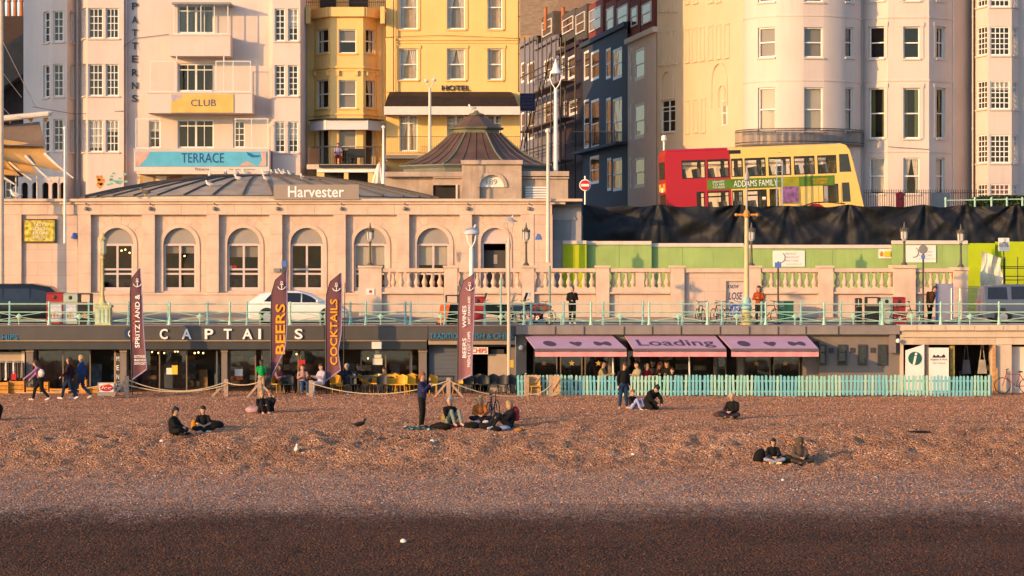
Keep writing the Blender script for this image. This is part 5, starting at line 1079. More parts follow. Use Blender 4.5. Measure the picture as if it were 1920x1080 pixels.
for i, (c, o_) in enumerate(zip(CX, ops)):
    u0, u1, z0, z1, _ = o_; rad = (u1-u0)/2; cz = z1-rad; cu = (u0+u1)/2; fw = 0.10; W0 = 0.12
    q = MB()
    if i < 6:
        frh.box(q,u0+0.004,u0+fw,W0,W0+0.1,z0+0.004,cz); frh.box(q,u1-fw,u1-0.004,W0,W0+0.1,z0+0.004,cz); frh.box(q,u0+fw,u1-fw,W0,W0+0.1,z0+0.004,z0+0.16)
        frh.box(q,u0+fw,u1-fw,W0,W0+0.1,cz-0.09,cz+0.02); frh.box(q,cu-0.05,cu+0.05,W0+0.005,W0+0.095,z0+0.16,cz-0.09)
        zr = z0+(cz-z0)*0.36; zr2 = zr+0.22
        for za in (zr,zr2):
            frh.box(q,u0+fw,cu-0.05,W0+0.01,W0+0.09,za-0.045,za+0.045); frh.box(q,cu+0.05,u1-fw,W0+0.01,W0+0.09,za-0.045,za+0.045)
    else:
        frh.box(q,u0+0.004,u0+fw*1.4,W0,W0+0.1,z0+0.004,cz); frh.box(q,u1-fw*1.4,u1-0.004,W0,W0+0.1,z0+0.004,cz); frh.box(q,u0+fw*1.4,u1-fw*1.4,W0,W0+0.1,cz-0.1,cz+0.02)
    wn = q.build('arched_window', pinkfr, hv)
    if i < 6:
        for ua, ub in ((u0+fw,cu-0.05),(cu+0.05,u1-fw)):
            for za, zz in ((z0+0.16,zr-0.045),(zr+0.045,zr2-0.045),(zr2+0.045,cz-0.09)):
                p_ = MB(); p_.face([frh.pt(ua,W0+0.05,za),frh.pt(ub,W0+0.05,za),frh.pt(ub,W0+0.05,zz),frh.pt(ua,W0+0.05,zz)]); p_.build('pane', MATS['glass'], wn)
        if i in (1,2):
            p_ = MB(); fz = z0+(cz-z0)*(0.80 if i == 1 else 0.72); p_.face([frh.pt(u0+fw,W0+0.2,fz),frh.pt(u1-fw,W0+0.2,fz),frh.pt(u1-fw,W0+0.2,cz-0.05),frh.pt(u0+fw,W0+0.2,cz-0.05)]); p_.build('blind', MATS['blind_grey'], wn)
        if i in (0,2,3):
            p_ = MB(); frh.box(p_,u0+0.2,u1-0.3,1.2,1.9,z0-0.2,z0+0.55); p_.build('seating', mat('booth_seat',(0.16,0.07,0.05),0.7,0.3,scale=3), wn)
        if i in (4,5):
            p_ = MB(); fz = z0+(cz-z0)*0.55; p_.face([frh.pt(u0+fw,W0+0.2,fz),frh.pt(u1-fw,W0+0.2,fz),frh.pt(u1-fw,W0+0.2,cz-0.05),frh.pt(u0+fw,W0+0.2,cz-0.05)]); p_.build('blind', MATS['blind_cream'], wn)
    n = 16; p_ = MB(); arc = [(cu-rad*math.cos(math.pi*k/n)*0.995, cz+rad*math.sin(math.pi*k/n)*0.995) for k in range(n+1)]
    p_.face([frh.pt(a_,W0+0.06,b_+0.02) for a_,b_ in arc]); p_.build('fanlight', fgrey if i < 6 else pinkfr, wn)
    p_ = MB()
    for k in range(n):
        (ua,va),(ub,vb) = arc[k],arc[k+1]; e = 1.24
        oa, ob = (cu+(ua-cu)*e, cz+(va-cz)*e), (cu+(ub-cu)*e, cz+(vb-cz)*e)
        p_.hexa([frh.pt(ua,-0.05,va),frh.pt(ub,-0.05,vb),frh.pt(ub,0.02,vb),frh.pt(ua,0.02,va),frh.pt(oa[0],-0.05,oa[1]),frh.pt(ob[0],-0.05,ob[1]),frh.pt(ob[0],0.02,ob[1]),frh.pt(oa[0],0.02,oa[1])])
    for s0, s1 in ((u0-rad*0.24,u0-0.002),(u1+0.002,u1+rad*0.24)): frh.box(p_,s0,s1,-0.05,0.02,z0-0.05,cz)
    p_.build('archivolt', st, hv)
    # voussoirs above the arch
    for k in range(-2,3):
        a0 = math.pi/2-k*0.36; r0, r1 = rad*1.3, rad*1.3+0.36; v_ = MB(); ang = 0.16
        cs = [(cu+r*math.cos(a0+s)*1.0, min(cz+r*math.sin(a0+s), zt_-0.02)) for r in (r0,r1) for s in (ang,-ang)]
        v_.hexa([frh.pt(cs[0][0],-0.012,cs[0][1]),frh.pt(cs[1][0],-0.012,cs[1][1]),frh.pt(cs[1][0],0.01,cs[1][1]),frh.pt(cs[0][0],0.01,cs[0][1]),frh.pt(cs[2][0],-0.012,cs[2][1]),frh.pt(cs[3][0],-0.012,cs[3][1]),frh.pt(cs[3][0],0.01,cs[3][1]),frh.pt(cs[2][0],0.01,cs[2][1])]); v_.build('voussoir', st, hv)
r7 = ops[6]; q = MB(); frh.box(q, r7[0]+0.14, r7[1]-0.14, 0.5, 0.6, r7[2], r7[3]-1.1); q.build('door', mat('dark_door',(0.07,0.06,0.055),0.6,0.1), hv)
q = MB(); frh.box(q, r7[0]+0.62, r7[0]+0.8, 0.48, 0.498, r7[2]+1.3, r7[2]+1.75); q.build('notice', MATS['blind_grey'], hv)
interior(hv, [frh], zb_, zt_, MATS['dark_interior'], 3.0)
for px, py in ((228,470),(235,468),(243,474),(322,468),(334,470),(427,464),(476,478),(346,480)):
    q = MB(); q.ell(P(px,py,125.6),0.045,0.045,0.045,8,6); q.build('ceiling_lamp', bulb, hv)
q = MB(); pbox(q,427,498,443,505,124.5,124.52); q.build('window_sign', wh, hv); q = MB(); pbox(q,435.5,498,443,504,124.47,124.49); q.build('window_sign', redp, hv)
# side block at the right end
gw = mat('grey_render', (0.40,0.36,0.37), 0.8, 0.1, streak=0.25)
part(hv, 'side_block', gw, (1036.5,383,1090,600,HD+1.0,HD+6.0)); part(hv, 'side_door', mat('grey_door',(0.22,0.23,0.25),0.6,0.08), (1036.6,412,1070,450,HD+0.93,HD+0.99)); part(hv, 'door_head', gw, (1036.6,408,1079,411.8,HD+0.9,HD+0.99))
# roof slab and core
q = MB(); q.box(X(-420,HD),X(1090,HD),HD+0.5,131.0,Z(383,HD)-0.1,Z(378,HD)); q.build('roof_slab', mat('roof_felt',(0.16,0.15,0.15),0.9,0.2), hv)
# low conical dome with ribs
rc = Vector((X(487,134.0),134.0,0)); r0 = 9.55; z0 = Z(366,125.5); z1 = z0+1.2
lead = mat('lead_roof', (0.38,0.30,0.225), 0.6, 0.18, scale=1.5, bump=0.2, bscale=8, streak=0.3, dirt=(0.24,0.20,0.15))
nseg = 40; q = MB(weld=True); DOME = [(1.0,0.0),(0.8,0.36),(0.6,0.66),(0.4,0.87),(0.2,0.97),(0.04,1.0)]
def dome_pt(a0, k, up=0.0): f_, h_ = DOME[k]; return rc+Vector((r0*f_*math.cos(a0),r0*f_*math.sin(a0)*0.88,z0+(z1-z0)*h_+up))
for k in range(nseg):
    a0, a1 = 2*math.pi*k/nseg, 2*math.pi*(k+1)/nseg
    for m_ in range(5): q.face([dome_pt(a0,m_),dome_pt(a1,m_),dome_pt(a1,m_+1),dome_pt(a0,m_+1)])
dome = q.build('dome_roof', lead, hv)
for k in range(nseg):
    a0 = 2*math.pi*k/nseg
    if math.sin(a0) > 0.35: continue
    q = MB(); q.tube([dome_pt(a0,m_,0.03) for m_ in range(6)],0.055,5); q.build('roof_rib', mat('roof_rib',(0.10,0.08,0.065),0.6,0.1), dome)
q = MB(); q.lathe((rc.x,rc.y,z0-0.32),[(r0+0.05,0),(r0+0.05,0.26),(r0-0.1,0.30)],48,sq=0.88); q.build('dome_kerb', mat('dome_kerb',(0.52,0.42,0.30),0.75,0.1,streak=0.3), hv)
q = MB()
for k in range(12): a0 = -math.pi+math.pi*k/11; c = rc+Vector(((r0+0.06)*math.cos(a0),(r0+0.06)*math.sin(a0)*0.88,z0-0.3)); q.ell(c,0.12,0.1,0.1,6,5)
# name board on the roof edge
nb = thing('name_board', 'taupe name board with white lettering on the restaurant roof edge', 'sign', (X(593,123.6),123.6,Z(374,123.6)))
part(nb, 'board', mat('taupe_board',(0.30,0.24,0.20),0.6,0.05), (513,346,673,374,123.62,123.75)); text(nb, 'Harvester', whitetxt, 540, 349, 645, 370, 123.6, 'lettering', bold=0.012)
for px in (530,655): part(nb, 'bracket', blk, (px,352,px+3,376,123.76,124.2))
# framed poster
fp_ = thing('framed_poster', 'lit yellow menu poster in dark frame on stone wall', 'poster', (X(74,123.9),123.9,Z(454,123.9)))
part(fp_, 'frame', mat('poster_frame',(0.10,0.06,0.03),0.5,0.1), (43.5,410.5,105.5,455,124.0,124.1)); part(fp_, 'print', mat('poster_print',(0.50,0.40,0.06),0.6,0.65,scale=6), (46,413,103,452.5,123.97,123.999))
for k, (s_, y0) in enumerate((('TASTY',418),('LUNCH',426),('FROM',434),('EVERY DAY',442))): text(fp_, s_, MATS['white_notice'], 62, y0, 88, y0+5.5, 123.96, 'lettering')
for px, py, lb in ((138.5,442,'blue triangular alarm box beside left flagpole'),(1009,444,'blue triangular alarm box at right end of restaurant')):
    q = MB(); q.prism([(-0.16,-0.13),(0.16,-0.13),(0.04,0.15),(-0.04,0.15)], Matrix.Translation(P(px,py,123.98)), 0.1); tag(q.build('alarm_box', bluep), lb, 'alarm box')
q = MB(); pbox(q,513,503,525,510,123.9,123.98); tag(q.build('wall_plate', greyp), 'small grey plate on pilaster above the BEERS flag', 'plate')
q = MB(); pbox(q,528,489,537,500,123.6,123.9); tag(q.build('wall_box', bluep), 'small blue box on pilaster right of the grey plate', 'box')
# ================================================================ BALUSTRADE
BD = 120.6
ba = thing('stone_balustrade', 'long pink stone balustrade with square piers behind the promenade', 'balustrade', (X(1160,BD),BD,3.1))
PIERS = [(672,716),(832,858),(978,1002),(1117,1143),(1257,1284),(1404,1427),(1534,1563)]
def runs(a_, b_, n, mid=None, d=BD):
    part(ba, 'top_rail', st, (a_+0.2,503,b_-0.2,510,d-0.16,d+0.36)); part(ba, 'base_rail', st, (a_+0.2,540,b_-0.2,547.5,d-0.1,d+0.3)); part(ba, 'lower_wall', sa, (a_+0.2,551,b_-0.2,604,d,d+0.3)); part(ba, 'lower_mould', st, (a_+0.2,547.7,b_-0.2,550.8,d-0.2,d+0.3))
    for k in range(n):
        px = a_+(b_-a_)*(k+0.5)/n
        if mid and k == mid:
            part(ba, 'dado_block', st, (px-8,510.2,px+8,539.8,d-0.05,d+0.25)); continue
        BAL.append((px,d))
BAL = []
runs(716,832,8); runs(858,978,8); runs(1002,1117,8); runs(1143,1257,9,mid=4); runs(1427,1534,8); runs(1563,1676,8); runs(1715,1790,6); runs(1990,2300,22); part(ba, 'pier', st, (1963,502,1990,604,BD-0.22,BD+0.4)); part(ba, 'pier', st, (2300,502,2327,604,BD-0.22,BD+0.4))
q = MB(); hB = Z(510,BD)-Z(540,BD); s_ = hB
q.box(-0.13,0.13,-0.13,0.13,0,0.06*s_); q.lathe((0,0,0),[(0.10,0.06*s_),(0.08,0.12*s_),(0.125,0.26*s_),(0.135,0.34*s_),(0.11,0.46*s_),(0.062,0.62*s_),(0.055,0.78*s_),(0.085,0.86*s_),(0.085,0.92*s_)],10); q.box(-0.12,0.12,-0.12,0.12,0.92*s_,s_)
bme = q.mesh('baluster'); fixn(bme); bme.materials.append(st); bme.polygons.foreach_set('use_smooth',[len(p.vertices)==4 for p in bme.polygons]); bme.set_sharp_from_angle(angle=R(40))
for px, d_ in BAL:
    o = bpy.data.objects.new('baluster', bme); COL.objects.link(o); o.parent = ba; o.location = Vector((X(px,d_),d_+0.1,Z(540,d_)+0.002)) - ba.location
for a_, b_ in PIERS:
    part(ba, 'pier', st, (a_+0.5,502,b_-0.5,604,BD-0.22,BD+0.4)); part(ba, 'pier_cap', st, (a_-1.5,498,b_+1.5,501.8,BD-0.3,BD+0.48))
for a_, b_, t_ in ((1676,1717,497),(1789,1815,501)):
    part(ba, 'lamp_pier', st, (a_,t_+6,b_,604,BD-0.3,BD+0.9)); part(ba, 'pier_cap', st, (a_-2,t_,b_+2,t_+5.8,BD-0.4,BD+1.0))
part(ba, 'lower_wall', sa, (1284.3,511,1361,604,BD-0.02,BD+0.3), (1361,511,1403.8,527,BD-0.02,BD+0.3)); part(ba, 'top_rail', st, (1284.3,503,1403.8,510.8,BD-0.16,BD+0.36))
grd = mat('graffiti_door', (0.55,0.45,0.42), 0.7, 0.1)
part(ba, 'door', grd, (1362,527.4,1403.6,602,BD+0.12,BD+0.2)); ink = mat('spray_paint',(0.05,0.05,0.12),0.6,0.1)
text(ba, 'LOSE', ink, 1366, 548, 1392, 562, BD+0.115, 'graffiti', shear=0.2, bold=0.02); text(ba, 'KNOW', ink, 1364, 534, 1386, 541, BD+0.115, 'graffiti', shear=0.3, bold=0.03); text(ba, 'YES', bluep, 1366, 570, 1392, 590, BD+0.115, 'graffiti', shear=0.2, bold=0.05)
q = MB(); pbox(q,687,541,702,553,BD-0.26,BD-0.23); q.build('notice_plate', wh, ba); q = MB(); pbox(q,692,544,697,549,BD-0.275,BD-0.262); q.build('notice_mark', redp, ba)
q = MB(); pbox(q,983,548,993,555,BD-0.26,BD-0.23); q.build('notice_plate', mat('pale_blue_plate',(0.45,0.5,0.65),0.6,0.1), ba)
# lanterns on the piers
irn = mat('lantern_iron', (0.10,0.085,0.06), 0.5, 0.2); lgl = mat('milky_lantern', (0.55,0.50,0.47), 0.3, 0.05)
def pier_lantern(px, d_, z0, label):
    t = thing('pier_lantern', label, 'lantern', (X(px,d_),d_,z0), group='iron lanterns on the balustrade'); hh = Z(418,d_)-Z(498,d_); f_ = hh/2.0
    q = MB(); q.lathe((0,0,0),[(0.16,0),(0.14,0.06),(0.07,0.14),(0.055,0.4),(0.045,1.0*f_),(0.08,1.08*f_),(0.05,1.14*f_)],8); q.build('column', irn, t, world=False, smooth=True)
    q = MB(); q.lathe((0,0,1.14*f_),[(0.06,0),(0.155,0.1),(0.17,0.42),(0.14,0.44)],6); q.build('lamp_glass', lgl, t, world=False)
    q = MB()
    for k in range(6): a_ = k*math.pi/3; q.bar((0.16*math.cos(a_),0.16*math.sin(a_),1.14*f_+0.1),(0.178*math.cos(a_),0.178*math.sin(a_),1.14*f_+0.5),0.022)
    q.lathe((0,0,1.14*f_+0.44),[(0.2,0),(0.19,0.05),(0.12,0.1),(0.05,0.22),(0.015,0.45)],8)
    for k in range(6): a_ = k*math.pi/3; q.lathe((0.17*math.cos(a_),0.17*math.sin(a_),1.14*f_+0.48),[(0.03,0),(0.005,0.14)],4)
    q.build('lantern_frame', irn, t, world=False); return t
for px, d_, py, lb in ((694,BD+0.1,498,'iron lantern on broad pier in front of the fifth arch'),(986.5,BD+0.1,498,'iron lantern on pier right of the arched doorway'),(1409,BD+0.1,498,'iron lantern half hidden behind tall cream lamp column'),(1695.5,BD+0.3,497,'iron lantern on broad pier right of the yellow notice'),(1801.5,BD+0.3,501,'iron lantern on rightmost pier before the lime hoarding')):
    pier_lantern(px, d_, Z(py,d_ if d_ < BD+0.2 else BD-0.35), lb)
# ================================================================ HOARDING AND BLACK SHEETING
g1 = mat('hoarding_green',(0.30,0.42,0.14),0.75,0.12,scale=1.0,streak=0.35); g2 = mat('hoarding_lime',(0.46,0.52,0.01),0.7,0.06); g3 = mat('hoarding_lime_green',(0.40,0.50,0.01),0.7,0.06); caps_ = mat('hoarding_cap',(0.66,0.56,0.50),0.7,0.08)
ho = thing('green_hoarding', 'green painted plywood hoarding with white top strip behind balustrade', 'hoarding', (X(1440,125.2),125.2,3.2))
def panels(a_, b_, n, py, d_, m, cap=True):
    for k in range(n):
        p0, p1 = a_+(b_-a_)*k/n, a_+(b_-a_)*(k+1)/n-0.35
        q = MB(); pbox(q,p0,py,p1,600,d_+0.012*(k%2),d_+0.05); q.build('panel', m, ho)
    if cap: q = MB(); pbox(q,a_,py-7,b_-0.4,py-0.3,d_-0.08,d_+0.1); q.build('cap', caps_, ho)
panels(1055,1100,2,458,124.9,g2); panels(1100,1222,2,459,125.3,g1); panels(1222,1395,3,463,125.6,g1); panels(1395,1672,5,466,125.6,g1); panels(1672,1815,3,458,125.1,g1); panels(1815,1866,1,456,125.1,g3,False); panels(1866,2500,9,453,125.4,g3,False)
part(ho, 'post', MATS['wood_grey'], (1036.5,452,1055,600,125.6,125.9))
def notice(th, r, d_, m, name='notice'): return part(th, name, m, (*r, d_-0.05, d_-0.012))
grt = mat('grey_lettering',(0.25,0.24,0.26),0.6,0.05)
for i, (r, d_) in enumerate((((1449,470,1509,500),125.6),((1699,460,1755,492),125.1))):
    notice(ho, r, d_, pnl)
    q = MB(); c = P(r[0]+15,r[1]+13,d_-0.065); q.tube([c+Vector((0.2*math.cos(a_),0,0.24*math.sin(a_))) for a_ in [-1.9+0.33*k for k in range(10)]],0.02,5); q.build('logo_mark', grt, ho)
    for k, wd in enumerate((20,26,24,30)): text(ho, ['MACKLEY','SEAFRONT','RESTORE','www.mackley.co.uk'][k], grt, r[0]+24, r[1]+4+6.5*k, r[0]+24+wd, r[1]+7.5+6.5*k, d_-0.056, 'lettering')
notice(ho, (1647.5,467,1671.5,484.5), 125.6, pnl); notice(ho, (1658,471,1670,481), 125.55, mat('yellow_notice2',(0.75,0.5,0.02),0.6,0.05), 'yellow_plate')
q = MB(); c = P(1653,476,125.53); q.prism([(-0.07,-0.12),(0.07,-0.12),(0.09,0.05),(0,0.14),(-0.09,0.05)], Matrix.Translation(c), 0.012); q.build('notice_mark', orange, ho)
asn = thing('street_sign', 'white AUSTINS board on a thin post above the lime hoarding', 'sign', (X(1882,123),123,3.2)); part(asn, 'board', wh, (1872,446,1892.5,471,123,123.04)); text(asn, 'AUSTINS', blk, 1873.5, 454, 1891, 463, 122.99, 'lettering'); q = MB(); q.tube([P(1882,471,123.1),P(1882,600,123.1)],0.03,6); q.build('post', blk, asn)
# plastic sheet over something pale on the right
q = MB(weld=True); A_ = [(1840,472),(1849,470),(1862,475),(1875,478),(1880,486)]; 
for i in range(6):
    for j in range(8):
        def sp_(i_,j_):
            u = i_/6; v_ = j_/8; px = 1840+38*u+2*math.sin(v_*7+u*3); top = 471+2.2*i_; py = top+(545-top)*v_; p = P(px,py,122.0); p.y += 0.12*math.sin(u*9+v_*3)+0.08*math.sin(v_*8); return p
        q.face([sp_(i,j+1),sp_(i+1,j+1),sp_(i+1,j),sp_(i,j)])
tag(q.build('tarpaulin', mat('pale_tarpaulin',(0.62,0.58,0.45),0.6,0.1,scale=3,bump=0.3,bscale=6), smooth=True), 'crumpled pale tarpaulin hung before the lime hoarding', 'tarpaulin')
t = thing('scaffold_rail', 'thin dark scaffold rails beside the pale tarpaulin', 'scaffold', (X(1900,122.5),122.5,3.2))
for py in (500,503,518,525): q = MB(); q.tube([P(1874,py,122.5),P(1990,py,122.5)],0.02,5); q.build('tube', blk, t)
for px in (1884,1908,1960): q = MB(); q.tube([P(px,482,122.55),P(px,600,122.55)],0.025,5); q.build('upright', blk, t)
# black polythene
bs = mat('black_polythene',(0.012,0.013,0.018),0.58,0.3,scale=2,bump=0.35,bscale=9,spec=0.25)
q = MB(weld=True); anchors = [1093,1235,1392,1478,1592,1735,1812,1905,2000,2120,2260,2400,2500]; NX, NY = 480, 36; SD = 127.6
def sheet(i, j):
    px = 1093+(2500-1093)*i/NX; v_ = j/NY
    k = 0
    while k < len(anchors)-2 and px > anchors[k+1]: k += 1
    a_, b_ = anchors[k], anchors[k+1]; s_ = (px-a_)/(b_-a_)
    top = 384.5+3.0*math.sin(math.pi*s_)+1.2*math.sin(px*0.09)
    bot = 462; py = top+(bot-top)*v_; off = 0
    xu = (px-1093)/38.0; vv = (py-384)/38.0
    for ka, an in enumerate(anchors):
        du = (px-an)/38.0; dist = math.hypot(du,vv+0.25); th = math.atan2(du,vv+0.25)
        fq = 5.5+1.7*((ka*37)%5)/2; off += (0.10+0.05*(ka%3))*math.sin(th*fq+an+1.4*mnoise.noise(Vector((th*2,ka*3.1,0))))*math.exp(-dist*(0.35+0.12*(ka%2)))*min(1,dist*1.6)
    sag = vv + 2.2*(4*(s_-0.5)**2-1)*-0.45
    off += 0.075*math.sin(sag*5.0+k*1.7)*math.sin(math.pi*s_) + 0.22*mnoise.noise(Vector((xu*0.45,vv*0.5,k*0.3))) + 0.09*mnoise.noise(Vector((xu*1.3+vv*0.8,vv*0.7,4))) + 0.022*mnoise.noise(Vector((xu*5,vv*2,1)))
    off += 0.25*math.sin(math.pi*s_)*v_*0.5
    for ka, an in enumerate(anchors):
        du = (px-an)/38.0; dist = math.hypot(du,vv+0.18); th = math.atan2(du,vv+0.18); off += 0.06*abs(math.sin(th*(9+ka%4)+ka+1.5*mnoise.noise(Vector((th*1.5,ka*2.0,dist*0.3)))))*math.exp(-dist*0.3)*min(1,dist*1.5)
    return Vector((X(px,SD),SD+off-0.3*v_,Z(py,SD)))
for i in range(NX):
    for j in range(NY): q.face([sheet(i,j+1),sheet(i+1,j+1),sheet(i+1,j),sheet(i,j)])
tag(q.build('black_sheeting', bs, smooth=True, ang=0), 'long black polythene sheeting draped in folds below the bus', 'sheeting')
t = thing('sheeting_scaffold', 'steel scaffold frame hidden behind black sheeting with end post', 'scaffold', (X(1500,129),129,3.2))
for px in range(1094,2500,100): q = MB(); q.tube([(X(px,129),129.0,3.2),(X(px,129),129.0,Z(388,129))],0.03,6); q.build('upright', MATS['steel'], t)
q = MB(); q.tube([(X(1093,129),129,Z(390,129)),(X(2500,129),129,Z(390,129))],0.03,6); q.build('rail', MATS['steel'], t)
# ================================================================ COPPER ROOFED PAVILION
pv = thing('roof_pavilion', 'stone pavilion with swept copper pagoda roof and small cupola', 'pavilion', (X(893,138),138,UP)); cu_m = mat('brown_copper',(0.115,0.065,0.05),0.5,0.25,scale=1.2,streak=0.45,dirt=(0.10,0.11,0.08)); vd = mat('verdigris',(0.16,0.16,0.10),0.6,0.2,streak=0.2)
pc = Vector((X(893,138),138.0,0)); ze = Z(312,138)
n8 = 8; prof8 = [(4.4,0),(3.95,0.08),(3.4,0.32),(2.75,0.66),(2.15,1.12),(1.65,1.56),(1.42,1.76)]
q = MB(); q.lathe((pc.x,pc.y,ze),prof8,n8,rot=math.pi/8); rf = q.build('roof', cu_m, pv)
for k in range(n8):
    a_ = math.pi/8+2*math.pi*k/n8; q = MB(); q.tube([(pc.x+r_*math.cos(a_),pc.y+r_*math.sin(a_),ze+z_+0.02) for r_,z_ in prof8],0.05,6); q.build('hip_rib', vd, rf)
    for s_ in (0.25,0.5,0.75):
        b_ = math.pi/8+2*math.pi*(k+1)/n8; q = MB(); pts = []
        for r_, z_ in prof8: A_ = Vector((r_*math.cos(a_),r_*math.sin(a_),0)); B_ = Vector((r_*math.cos(b_),r_*math.sin(b_),0)); p = A_.lerp(B_,s_); pts.append((pc.x+p.x,pc.y+p.y,ze+z_+0.02))
        q.tube(pts,0.03,5); q.build('standing_seam', cu_m, rf)
q = MB(); q.lathe((pc.x,pc.y,ze+1.76),[(1.32,0),(1.32,0.2),(1.55,0.22),(1.6,0.3),(1.3,0.36)],8,rot=math.pi/8); q.build('cupola_drum', vd, pv)
q = MB(); q.lathe((pc.x,pc.y,ze+2.124),[(1.35,0),(0.85,0.3),(0.5,0.52),(0.36,0.62)],8,rot=math.pi/8); q.build('cupola_roof', cu_m, pv)
q = MB(); q.lathe((pc.x,pc.y,ze+2.748),[(0.42,0),(0.44,0.07),(0.18,0.15),(0.07,0.28)],8); q.build('cupola_cap', vd, pv)
q = MB(); q.lathe((pc.x,pc.y,ze-0.5),[(4.1,0),(4.2,0.3),(4.42,0.44),(4.42,0.497)],8,rot=math.pi/8); q.build('eaves', mat('green_eaves',(0.16,0.17,0.15),0.7,0.15), pv)
old = mat('weathered_stone',(0.44,0.33,0.26),0.9,0.2,scale=1.2,bump=0.4,bscale=10,streak=0.45,dirt=(0.20,0.13,0.09))
PF = 132.2
[part(pv, 'front_wall', old, b_) for b_ in ((721,326,812,385,PF+0.9,PF+1.5), (812,333,855,347,PF+0.6,PF+1.2),(855,333,866,385,PF+0.6,PF+1.2), (978,333,1065,385,PF+0.6,PF+1.2))]; part(pv, 'cornice', old, (719,322,866,331,PF+0.4,PF+1.2), (978,321,1067,330,PF+0.4,PF+1.2)); part(pv, 'string', old, (812,331.5,866,334,PF+0.45,PF+0.6),(978,332,1067,335,PF+0.45,PF+0.6))
q = MB(); q.box(X(730,PF),X(1063,PF),PF+1.5,pc.y+3.4,UP,ze-0.5); q.build('core', old, pv)
part(pv, 'dark_opening', MATS['dark_interior'], (813,347.2,854.5,374,PF+1.0,PF+1.15)); part(pv, 'opening_frame', MATS['cream_trim'], (854.6,346,858,385,PF+0.5,PF+0.59))
frp = frames([(866,PF),(978,PF)])[0]; o_ = frp.rect((899,328,945,385)); q = MB(weld=True); facade(q,[frp],UP,Z(308,PF),{0:[(o_[0],o_[1],UP+0.05,o_[3],'arch')]},0.35); q.build('portal', old, pv)
part(pv, 'portal_cap', old, (864,300,980,308,PF-0.2,PF+0.8)); part(pv, 'portal_return', old, (866,308.2,898,385,PF+0.36,PF+0.6),(946,308.2,978,385,PF+0.36,PF+0.6))
rad = (o_[1]-o_[0])/2; cu = (o_[0]+o_[1])/2; cz = o_[3]-rad; n = 16; q = MB(); arc = [(cu-rad*math.cos(math.pi*k/n), cz+rad*math.sin(math.pi*k/n)) for k in range(n+1)]; q.face([frp.pt(a_,0.2,b_) for a_,b_ in arc]); q.build('tympanum', pnl, pv)
q = MB()
for k in range(n):
    (ua,va),(ub,vb) = arc[k],arc[k+1]; e = 1.28; oa, ob = (cu+(ua-cu)*e, cz+(va-cz)*e), (cu+(ub-cu)*e, cz+(vb-cz)*e)
    q.hexa([frp.pt(ua,-0.08,va),frp.pt(ub,-0.08,vb),frp.pt(ub,0.02,vb),frp.pt(ua,0.02,va),frp.pt(oa[0],-0.08,oa[1]),frp.pt(ob[0],-0.08,ob[1]),frp.pt(ob[0],0.02,ob[1]),frp.pt(oa[0],0.02,oa[1])])
q.build('arch_ring', old, pv); q = MB(); frp.box(q,o_[0],o_[1],0.3,0.34,UP,cz-0.02); q.build('arch_door', beige, pv)
text(pv, '189', MATS['blind_grey'], 912, 336, 932, 346, PF+0.18, 'date_lettering')
for k in range(7): part(pv, 'louvre', MATS['white_paint'], (985,350+4.6*k,1024,353+4.6*k,PF+0.5,PF+0.58))
# ================================================================ DOUBLE DECK BUS
bred = mat('bus_red',(0.42,0.008,0.018),0.3,0.04,spec=0.5); bcream = mat('bus_cream',(0.84,0.55,0.15),0.32,0.04,spec=0.5); bgreen = mat('bus_advert_green',(0.10,0.19,0.02),0.5,0.25,scale=1.2)
bus = thing('double_decker_bus', 'red and cream double deck bus climbing the road above black sheeting', 'bus', (0,0,0))
BL, BW, BH = 10.6, 2.5, 4.3
zup0, zup1, zlo0, zlo1 = 2.72, 3.72, 1.02, 2.0
UPW = [(0.75,2.05),(2.15,3.35),(3.45,4.1),(4.2,5.35),(5.5,6.75),(6.9,8.05),(8.2,9.25)]
LOW = [(1.5,1.95),(2.1,3.3),(3.45,4.05),(4.2,5.35),(5.5,6.0)]
cut = 3.42
for side in (0, 1):
    y = 0 if side == 0 else BW
    for nm, a_, b_, m in (('side_panel_rear',0.0,cut,bred),('side_panel_front',cut,9.45,bcream)):
        fr = Fr((a_,y),(b_,y)); ops_ = [(u0-a_,u1-a_,zup0,zup1) for u0,u1 in UPW if a_ <= u0 and u1 <= b_] + [(u0-a_,u1-a_,zlo0,zlo1) for u0,u1 in LOW if a_ <= u0 and u1 <= b_]
        if nm == 'side_panel_front': ops_.append((8.45-a_,9.3-a_,1.15,2.15))
        q = MB(weld=True); facade(q,[fr],0.3,BH-0.1,{0:ops_},0.06 if side == 0 else -0.06); q.build(nm, m, bus, world=False)
    for u0, u1, z0, z1 in [(a_,b_,zup0,zup1) for a_,b_ in UPW]+[(a_,b_,zlo0,zlo1) for a_,b_ in LOW]+[(8.45,9.3,1.15,2.15)]:
        q = MB(); yy = y+0.03 if side == 0 else y-0.03; fw = 0.05
        for bx in ((u0,u0+fw,z0,z1),(u1-fw,u1,z0,z1),(u0+fw,u1-fw,z0,z0+fw),(u0+fw,u1-fw,z1-fw,z1)): q.box(bx[0],bx[1],yy-0.03,yy+0.03,bx[2],bx[3])
        if u1-u0 > 0.9: q.box(u0+fw,u1-fw,yy-0.02,yy+0.02,z1-0.3,z1-0.26)
        wn = q.build('window', blk, bus, world=False)
        q = MB(); q.face([(u0+fw,yy,z0+fw),(u1-fw,yy,z0+fw),(u1-fw,yy,z1-fw),(u0+fw,yy,z1-fw)]); q.build('pane', MATS['clear_glass'], wn, world=False)
q = MB(); q.prism([(0,0.3),(3.42,0.3),(3.42,0.32),(0,0.32)],Matrix.Identity(4),BW)
q = MB(); q.box(0.05,9.45,0.07,BW-0.07,0.32,0.42); q.build('lower_floor', blk, bus, world=False); q = MB(); q.box(0.05,9.5,0.07,BW-0.07,2.1,2.25); q.build('upper_floor', mat('bus_interior',(0.30,0.26,0.2),0.7,0.1), bus, world=False)
